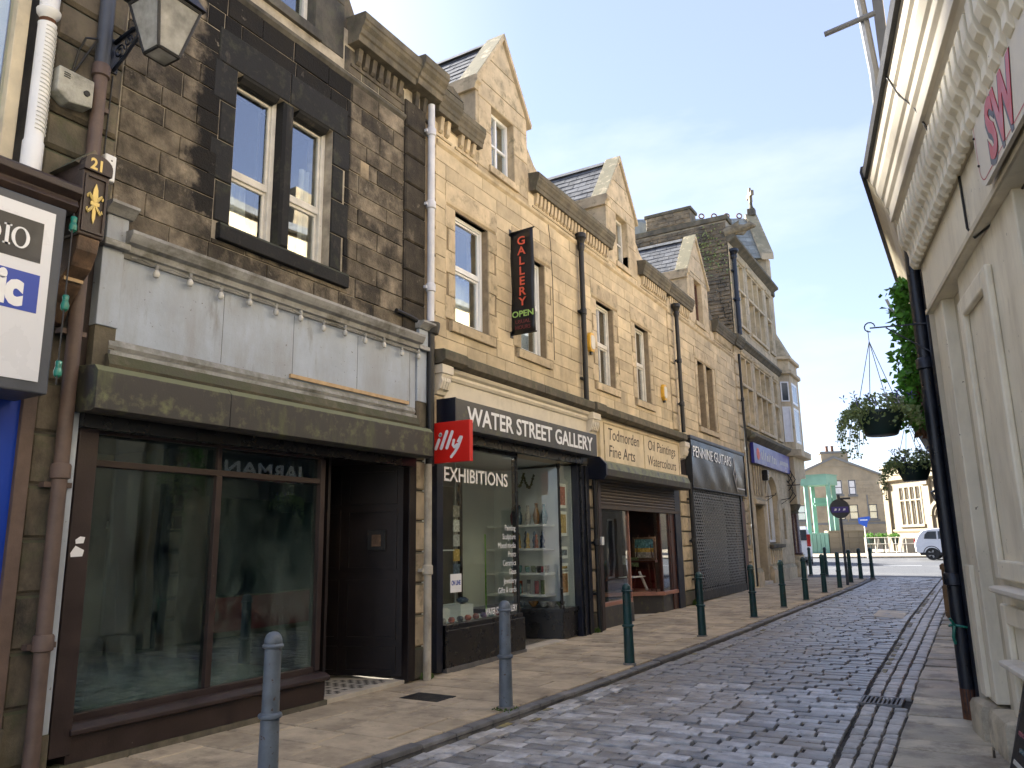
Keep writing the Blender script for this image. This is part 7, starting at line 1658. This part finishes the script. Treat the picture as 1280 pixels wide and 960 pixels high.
# ================================================================== across the junction
# gable-ended house
def oframe(x, y, deg): a = R(deg); return Frame((x, y, 0), (math.cos(a), math.sin(a), 0), (math.sin(a), -math.cos(a), 0))
hy = 72; g0 = gz(hy)
FHs = oframe(-10.2, hy, 22)
hs_ = thing('gable_house', 'far brown stone house with gable end and chimney across the junction', 'house', FHs((0, 0, g0)))
wv = [(1.15, 1.72, 5.25, 6.5), (-.05, .6, 5.3, 6.5), (1.0, 1.75, 3.15, 4.4), (-3.3, -2.55, 3.15, 4.45), (-.1, .65, 3.15, 4.4), (2.6, 3.3, 3.15, 4.4), (-2.6, -1.9, .9, 2.2), (1.2, 1.9, .9, 2.1)]
w_ = wall_back(FHs, hs_, -4.6, 4.9, g0-.3, 6.4, [v for v in wv if v[3] < 6.4], 'far_stone', -8, 0)
FHg = Frame(FHs((0, -8, 0)), FHs.a, FHs.out)
m = MB(FHs); m.prism([(-4.6, 6.4), (4.9, 6.4), (.15, 8.45)], -8, -.0, ax=1); m.build('gable', 'far_stone', hs_, recalc=True)
for v in wv:
    m = MB(FHs); d = .0 if v[3] < 6.4 else .03
    frame_box(m, v[0], v[1], v[2], v[3], -.08+d, .0+d, .07); m.box(v[0]+.07, v[1]-.07, -.07+d, -.01+d, (v[2]+v[3])/2-.03, (v[2]+v[3])/2+.03); x_ = m.build('window', 'lead_grey', hs_)
    m = MB(FHs); m.box(v[0]+.03, v[1]-.03, -.05+d, -.04+d, v[2]+.03, v[3]-.03); m.build('pane', 'sash_glass', x_)
    m = MB(FHs); m.box(v[0]-.02, v[1]+.02, -.3, -.1 if d == 0 else .008, v[2], v[3]); m.build('blind', 'curtain', x_)
    m = MB(FHs); m.box(v[0]-.12, v[1]+.12, .0, .1, v[2]-.18, v[2]); m.build('sill', 'far_roof', x_)
m = MB(FHs); m.box(-4.62, 4.92, .0, .06, 2.72, 2.92); m.build('string_course', 'far_roof', hs_)
m = MB(FHs); m.box(-.9, 1.35, -1.1, .03, 7.7, 9.05); ch2 = m.build('chimney', 'far_stone', hs_)
m = MB(FHs); m.box(-1.0, 1.45, -1.2, .1, 8.85, 9.0); m.build('chimney_cap', 'far_roof', ch2)
for a in (-.25, .2):
    m = MB(FHs); m.lathe([(.13, 9.05), (.11, 9.45), (.14, 9.47), (.14, 9.55)], (a, -.4, 0), 10); m.build('chimney_pot', 'rust', ch2, smooth=True)
for sg in (-1, 1):
    e = (-4.75 if sg < 0 else 5.05); m = MB(FHs); m.prism([(e, 6.32), (.15, 8.42), (.15, 8.62), (e, 6.5)], -8.1, .12, ax=1); m.build('roof', 'far_roof', hs_, recalc=True)
m = MB(FHs); m.tube([(2.55, .05, 2.9), (2.55, .05, 5.2)], .05, 6); m.build('wall_pipe', 'far_roof', hs_)
# masonry courses on the gable end (too fine to pick apart)
ashlar(FHs, w_, -4.6, 4.9, g0, 6.35, [(v[0]-.05, v[1]+.05, v[2]-.2, v[3]+.05) for v in wv]+[(-5, 5, 2.7, 2.95)], .3, .5, 1.1, 'far_stone', .02, .008, 101, stuff=True)
# ornate stone office to its right
FO = oframe(-5.6, 63.5, -48)
ob_ = thing('stone_office', 'ornate pale stone office with tall mullioned window and arched door', 'building', FO((3.5, 0, gz(62))))
go = gz(62)
win = (1.55, 3.75, 2.45, 5.05); dor = (5.05, 6.15, go, 3.3)
w_ = wall_back(FO, ob_, 0, 7.4, go-.4, 6.0, [win, dor], 'far_ashlar', -6, 0)
lw = (win[1]-win[0])/4
for k in range(4):
    for z0, z1 in ((2.45, 4.1), (4.2, 5.05)):
        p, q = win[0]+k*lw+.08, win[0]+(k+1)*lw-.08; m = MB(FO); frame_box(m, p, q, z0, z1, -.2, -.12, .05); x_ = m.build('window', 'white_wood', ob_); m = MB(FO); m.box(p, q, -.18, -.17, z0, z1); m.build('pane', 'car_glass', x_)
for k in range(5):
    m = MB(FO); a = win[0]+k*lw; m.box(a-.08, a+.08, -.2, .03, 2.45, 5.05); m.build('mullion', 'far_ashlar', ob_)
m = MB(FO); m.box(win[0]-.08, win[1]+.08, -.2, .04, 4.1, 4.2); m.build('transom', 'far_ashlar', ob_)
m = MB(FO); m.box(win[0]-.2, win[1]+.2, .0, .15, 2.28, 2.45); m.build('sill', 'far_ashlar', ob_)
for zc, ov in ((1.9, .1), (5.5, .3), (6.45, .22)):
    m = MB(FO); m.profile([(-.1, zc), (.03, zc), (ov, zc+.12), (ov, zc+.22), (-.1, zc+.26)], -.1, 7.5); m.build('string_course', 'far_ashlar', ob_)
m = MB(FO); m.box(0, 7.4, -.5, .05, 6.0, 6.5); m.build('parapet', 'far_ashlar', ob_)
for a in (.0, 4.2, 6.75):
    m = MB(FO); m.box(a, a+.55, .0, .16, go, 5.5); m.build('pilaster', 'far_ashlar', ob_, bevel=.02)
    m = MB(FO); m.box(a-.05, a+.6, .0, .3, 5.1, 5.5); m.build('capital', 'far_ashlar', ob_, bevel=.03)
m = MB(FO); ac = 5.6
for r0, r1, o1 in ((.6, .8, .1), (.8, 1.05, .2)):
    for i in range(12):
        t0, t1 = math.pi*i/12, math.pi*(i+1)/12; P = [(ac+r*math.cos(t), -.2, 3.0+r*math.sin(t)) for r, t in ((r0, t0), (r1, t0), (r1, t1), (r0, t1))]; m.hexa(P+[(p[0], o1, p[2]) for p in P])
m.build('door_arch', 'far_ashlar', ob_, recalc=True)
m = MB(FO); m.box(5.1, 6.1, -.5, -.4, go, 2.2); m.build('door', 'dark_door', ob_)
m = MB(FO); m.box(5.05, 6.15, -.45, -.38, 2.25, 3.3); m.build('fanlight', 'car_glass', ob_)
# green steel frame on a stone and steel plinth
gy = 59.5; gg0 = gz(gy)
FG = oframe(-9.4, gy, 20)
gf = thing('green_gantry', 'tall pale green steel frame with four legs and deep top box', 'structure', FG((0, 0, gg0)))
for a, o_ in ((-1.0, .0), (-.35, -1.1), (.45, .35), (1.0, -.6)):
    m = MB(FG); m.box(a-.14, a+.14, o_-.12, o_+.12, gg0+1.4, 5.5); m.build('leg', 'copper_green', gf, bevel=.02)
m = MB(FG); m.prism([(-1.35, .1), (.3, .75), (1.3, -.55), (-.3, -1.5)], 5.35, 6.05); m.build('top_box', 'copper_green', gf, recalc=True)
m = MB(FG); m.prism([(-1.4, .12), (.3, .8), (1.36, -.57), (-.3, -1.55)], 6.05, 6.12); m.build('top_rim', 'copper_green', gf, recalc=True)
m = MB(FG); m.box(-.35, .9, -.75, -.6, 3.9, 4.5); m.box(-.5, .5, -.5, -.4, 4.0, 4.12); m.build('cross_plate', 'copper_green', gf)
for k in range(6):
    m = MB(FG); a = -1.55+k*.27; m.box(a+.01, a+.26, .75, .85, gg0, gg0+1.45); m.build('plinth_panel', 'copper_green', gf, bevel=.01)
m = MB(FG); m.box(-1.5, .1, -.9, .72, gg0-.2, gg0+1.35); m.build('plinth', 'copper_green', gf)
sw_ = thing('stone_wall', 'low square-cut pale stone wall beside the green frame', 'wall', FG((1.4, .8, gg0)))
m = MB(FG); m.box(.12, 2.7, -.6, .8, gg0-.2, gg0+1.5); core = m.build('core', 'far_ashlar', sw_)
for i in range(4):
    for j in range(4): 
        m = MB(FG); m.stone(.12+j*.645+.004, .12+(j+1)*.645-.004, .7, .825, gg0+i*.37+.004, gg0+(i+1)*.37-.004, .012); m.build('stone', 'far_ashlar', core)
m = MB(FG); m.box(.1, 2.75, -.65, .87, gg0+1.5, gg0+1.6); m.build('coping', 'far_ashlar', sw_)
# terrace with railing and potted plants
ry = 57.5; rg = gz(ry)+.05
rl = thing('railing', 'thin pale metal railing in front of the stone office', 'railing', (-5, ry, rg))
for k in range(6):
    m = MB(); x = -6.6+k*.62; m.tube([(x, ry, rg), (x, ry, rg+1.05)], .025, 6); m.build('post', 'alarm_white', rl)
for z in (.62, 1.03):
    m = MB(); m.tube([(-6.6, ry, rg+z), (-3.5, ry, rg+z)], .022, 6); m.build('rail', 'alarm_white', rl)
m = MB(); m.box(-4.4, -2.9, 58.6, 59.4, rg-.1, rg+.95); tag(m.build('raised_bed', 'far_stone', None, bevel=.05), 'low curved stone bed at the foot of the ornate office', 'wall')
for k in range(3):
    x = -6.3+k*.75; t = thing('potted_plant', 'dark potted plant on the terrace rail, %s of three' % ('left', 'middle', 'right')[k], 'plant', (x, 58.2, rg+.6), 'plants on the terrace')
    m = MB(); m.lathe([(.14, .55), (.22, .9), (.24, 1.0)], (x, 58.2, rg), 12); m.lathe([(.03, 0), (.03, .56)], (x, 58.2, rg), 6); m.build('pot', 'basket_green', t, smooth=True)
    m = MB()
    for j in range(160): m.leaf((x+rnd.gauss(0, .17), 58.2+rnd.gauss(0, .15), rg+1.03+abs(rnd.gauss(0, .1))), (rnd.uniform(-1, 1), rnd.uniform(-1, 1), rnd.uniform(0, 1)), .14)
    m.build('leaves', 'leaf_green', t)
    m = MB(); m.box(x+.2, x+.55, 58.0, 58.3, rg, rg+.06); m.hexa([(x+.25, 58.1, rg+.06), (x+.32, 58.1, rg+.06), (x+.32, 58.16, rg+.06), (x+.25, 58.16, rg+.06), (x+.45, 58.1, rg+.95), (x+.52, 58.1, rg+.95), (x+.52, 58.16, rg+.95), (x+.45, 58.16, rg+.95)]); tag(m.build('folding_chair', 'alarm_white'), 'pale folding chair beside the %s terrace plant' % ('left', 'middle', 'right')[k], 'chair', 'terrace chairs')
# round road sign seen from behind, and blue arrow sign
x, y = -3.62, 26.2; gs0 = gz(y)
rs = thing('road_sign', 'round sign on a grey post seen from behind, purple plate across it', 'sign', (x, y, gs0))
m = MB(); m.tube([(x, y, gs0-.03), (x-.01, y, gs0+2.75)], .042, 10); m.build('post', 'lead_grey', rs, smooth=True)
FSn = Frame((x, y-.05, 0), (math.cos(.35), math.sin(.35), 0), (math.sin(.35), -math.cos(.35), 0))
m = MB(FSn); m.tube([(0, .0, gs0+2.32), (0, .012, gs0+2.32)], .30, 28); m.build('disc', 'sign_back', rs)
m = MB(FSn); m.box(-.25, .25, .012, .022, gs0+2.2, gs0+2.38); m.build('plate', 'sign_purple', rs, bevel=.004)
for p, q in ((-.17, .07), (-.05, .05), (.08, .08)):
    m = MB(FSn); m.prism([(p, gs0+2.25), (p+q, gs0+2.27), (p+q, gs0+2.33), (p+.02, gs0+2.32)], .022, .025, ax=1); m.build('plate_mark', 'white_print', rs, recalc=True)
m = MB(FSn); m.box(.05, .33, -.05, .06, gs0+2.6, gs0+2.66); m.build('lamp_hood', 'sign_back', rs, bevel=.015)
x, y = -5.7, 50.3; g1 = gz(y)
ar = thing('arrow_sign', 'small blue arrow direction sign on a thin pale post', 'sign', (x, y, g1))
m = MB(); m.tube([(x, y, g1), (x, y, g1+2.3)], .035, 8); m.build('post', 'alarm_white', ar)
m = MB(); m.prism([(x-.3, g1+2.0), (x+.12, g1+1.75), (x+.2, g1+2.05), (x+.38, g1+2.3), (x+.3, g1+2.4), (x-.32, g1+2.32)], y-.06, y-.04, ax=1); m.build('plate', 'road_sign_blue', ar, recalc=True)
m = MB(); m.box(x-.2, x+.2, y-.066, y-.06, g1+2.16, g1+2.22); m.build('plate_mark', 'white_print', ar)

# ================================================================== vehicles
def car(x, y, heading, label, prof, wheels, L_, Wd, win, kindname, rz):
    """side profile in (length, height), tapered roof, wheel arches cut in the outline"""
    t = thing(kindname, label, 'car' if kindname == 'white_car' else 'van', (0, 0, 0))
    N_ = len(prof); hw = Wd/2
    zt = max(p[1] for p in prof)
    def wd(z): return hw*(1-.16*max(0, (z-.95)/(zt-.95))**1.3) if z > .95 else hw*(1-.03*max(0, (.4-z)/.4))
    m = MB(); vs = []; fs = []
    rows = [(-1, 0), (-1, .06), (1, .06), (1, 0)]
    for s_, ins in ((-1, 0.), (-1, 1.), (1, 1.), (1, 0.)):
        pass
    cx_ = sum(p[0] for p in prof)/N_; cz_ = .85
    def rowv(s_, k):
        out = []
        for (a, z) in prof:
            if k == 0: out.append((a+(cx_-a)*.03, s_*wd(z)*1.0, z+(cz_-z)*.045))
            else: out.append((a, s_*wd(z)*.9, z))
        return out
    R_ = [rowv(-1, 0), rowv(-1, 1), rowv(1, 1), rowv(1, 0)]
    for r in R_: vs += r
    for r in range(3):
        for i in range(N_): k = (i+1) % N_; fs.append((r*N_+i, r*N_+k, (r+1)*N_+k, (r+1)*N_+i))
    fs += [tuple(range(N_)), tuple(range(4*N_-1, 3*N_-1, -1))]
    m.add(vs, fs); m.build('body', 'car_white', t, smooth=True, recalc=True)
    for s_ in (-1, 1):
        for poly in win:
            m = MB(); cc = (sum(p[0] for p in poly)/len(poly), sum(p[1] for p in poly)/len(poly))
            m.add([(a, s_*(wd(z)+.004), z) for a, z in poly]+[(a, s_*(wd(z)-.03), z) for a, z in poly], [tuple(range(len(poly)))]+[(i, (i+1) % len(poly), (i+1) % len(poly)+len(poly), i+len(poly)) for i in range(len(poly))]); m.build('side_window', 'car_glass', t, recalc=True)
        for wx, wr in wheels:
            m = MB(); pr = [(wr*.62, -.1), (wr*.95, -.11), (wr, -.08), (wr, .08), (wr*.95, .11), (wr*.62, .1)]
            n_ = 20; vs = []; fs = []
            for i in range(n_):
                an_ = 2*math.pi*i/n_
                for r, d in pr: vs.append((wx+r*math.cos(an_), s_*(hw-.10)+d, wr+r*math.sin(an_)))
            for i in range(n_):
                k = (i+1) % n_
                for j in range(6): fs.append((i*6+j, i*6+(j+1) % 6, k*6+(j+1) % 6, k*6+j))
            m.add(vs, fs); wh = m.build('wheel', 'tyre', t, smooth=True, recalc=True)
            m = MB()
            for i in range(5):
                an_ = 2*math.pi*i/5; c_, q_ = math.cos(an_), math.sin(an_); m.hexa([(wx+a*c_-b*q_, s_*(hw-.10)+d, wr+a*q_+b*c_) for d in (s_*.06, s_*.085) for a, b in ((.0, -.05), (wr*.64, -.035), (wr*.64, .035), (.0, .05))])
            m.build('rim', 'alloy', wh, recalc=True)
            m = MB(); m.tube([(wx, s_*(hw-.10)-.04*s_, wr), (wx, s_*(hw-.10)+.05*s_, wr)], wr*.62, 16); m.build('brake_disc', 'tyre', wh)
            m = MB()   # dark band painted as the shadow gap of the wheel arch
            vs = []; n_ = 14
            for i in range(n_+1):
                an_ = math.pi*i/n_; vs += [(wx+(wr+.045)*math.cos(an_), s_*(hw*1.002), wr+(wr+.045)*math.sin(an_)), (wx+(wr+.085)*math.cos(an_), s_*(hw*1.006), wr+(wr+.085)*math.sin(an_))]
            m.add(vs, [(2*i, 2*i+1, 2*i+3, 2*i+2) for i in range(n_)]); m.build('arch_shadow', 'tyre', t)
    return t
def place(t, x, y, rz):
    t.location = (x, y, gz(y)-.045); t.rotation_euler = (0, 0, rz)
def arch(wx, wr, n=8): return [(wx+(wr+.06)*math.cos(math.pi*i/n), wr*.75+(wr+.06)*math.sin(math.pi*i/n)) for i in range(n+1)]
prof = [(-2.02, .45), (-2.05, .8), (-2.0, 1.0), (-1.86, 1.3), (-1.62, 1.58), (-1.2, 1.66), (-.3, 1.67), (.3, 1.62), (.75, 1.36), (1.05, 1.12), (1.7, 1.03), (1.95, .9), (2.05, .62), (2.0, .35)]+arch(1.26, .33)+[(.8, .26), (-.75, .26)]+arch(-1.24, .33)+[(-1.75, .3)]
win = [[(-1.55, 1.12), (-.95, 1.1), (-.95, 1.5), (-1.35, 1.5), (-1.5, 1.35)], [(-.87, 1.1), (-.05, 1.08), (-.05, 1.52), (-.87, 1.51)], [(.03, 1.08), (.72, 1.08), (.62, 1.3), (.28, 1.52), (.03, 1.52)]]
ca = car(0, 0, 0, 'small white sports utility car parked across the junction', prof, [(-1.24, .33), (1.26, .33)], 4.1, 1.76, win, 'white_car', 0)
m = MB(); m.hexa([(.84, -.74, 1.30), (.84, .74, 1.30), (.40, .62, 1.60), (.40, -.62, 1.60), (.87, -.74, 1.32), (.87, .74, 1.32), (.43, .62, 1.62), (.43, -.62, 1.62)]); m.build('windscreen', 'car_glass', ca, recalc=True)
m = MB(); m.box(-2.06, -1.98, -.8, -.55, .85, 1.1); m.build('tail_lamp', 'tail_red', ca, bevel=.02); m = MB(); m.box(-2.06, -1.98, .55, .8, .85, 1.1); m.build('tail_lamp', 'tail_red', ca, bevel=.02)
m = MB(); m.box(1.75, 2.0, -.86, -.6, .78, .95); m.build('headlight', 'headlamp', ca, bevel=.02); m = MB(); m.box(1.75, 2.0, .6, .86, .78, .95); m.build('headlight', 'headlamp', ca, bevel=.02)
for s_ in (-1, 1):
    m = MB(); m.box(.55, .75, s_*.88-.1, s_*.88+.1, 1.08, 1.25); m.build('wing_mirror', 'tyre', ca, bevel=.03)
    m = MB(); m.box(-.75, -.55, s_*.885-.01, s_*.885+.01, .95, .99); m.build('door_handle', 'tyre', ca)
    m = MB(); m.box(-1.8, 1.8, s_*.87-.012, s_*.87+.012, .26, .40); m.build('sill_trim', 'tyre', ca)
place(ca, -.92, 48.2, R(-4))
prof = [(-2.2, .4), (-2.22, 1.0), (-2.15, 1.75), (-2.0, 1.9), (.6, 1.92), (1.1, 1.6), (1.5, 1.15), (2.1, 1.02), (2.3, .8), (2.32, .4)]+arch(1.45, .33)+[(.9, .28), (-.9, .28)]+arch(-1.4, .33)+[(-1.9, .3)]
win = [[(.05, 1.15), (1.15, 1.13), (.95, 1.5), (.55, 1.72), (.05, 1.72)]]
va = car(0, 0, 0, 'white van half hidden behind the granite column of the bank', prof, [(-1.4, .33), (1.45, .33)], 4.5, 1.84, win, 'white_van', 0)
m = MB(); m.box(-2.24, -2.18, -.88, -.7, .9, 1.5); m.build('tail_lamp', 'tail_red', va, bevel=.02); m = MB(); m.box(-2.24, -2.18, .7, .88, .9, 1.5); m.build('tail_lamp', 'tail_red', va, bevel=.02)
m = MB(); m.box(-2.235, -2.19, -.7, .7, 1.2, 1.72); m.build('rear_window', 'car_glass', va); m = MB(); m.box(-2.24, -2.19, -.3, .3, .75, .88); m.build('number_plate', 'gold', va)
place(va, -8.6, 43.4, R(103))
# low distant backdrop of roofs and hill beyond the junction so the horizon is closed
for k, (x, y, w_, h_, lb) in enumerate([(-34, 84, 16, 6.5, 'far stone terrace hidden left behind the bank'), (16, 78, 20, 7, 'far stone terrace hidden right behind the shops')]):
    t = thing('far_house', lb, 'house', (x, y, gz(y)))
    m = MB(); m.box(x-w_/2, x+w_/2, y, y+8, 0, h_+gz(y)); m.build('wall', 'far_stone', t)
    m = MB(); m.prism([(y-.3, h_+gz(y)), (y+8.3, h_+gz(y)), (y+4, h_+3+gz(y))], x-w_/2-.3, x+w_/2+.3, ax=0); m.build('roof', 'far_roof', t, recalc=True)
hl = MB(); n_ = 60; vs = []; fs = []
for i in range(n_+1):
    x = -260+520*i/n_; hgt = 5+6*math.sin(i*.23)+3*math.sin(i*.61+1); vs += [(x, 150, 0), (x, 175, max(2, hgt*.6)), (x, 215, max(3, hgt))]
for i in range(n_): fs += [(3*i, 3*i+3, 3*i+4, 3*i+1), (3*i+1, 3*i+4, 3*i+5, 3*i+2)]
hl.add(vs, fs); hl.build('hills', 'leaf_dull', None, smooth=True, kind='structure')
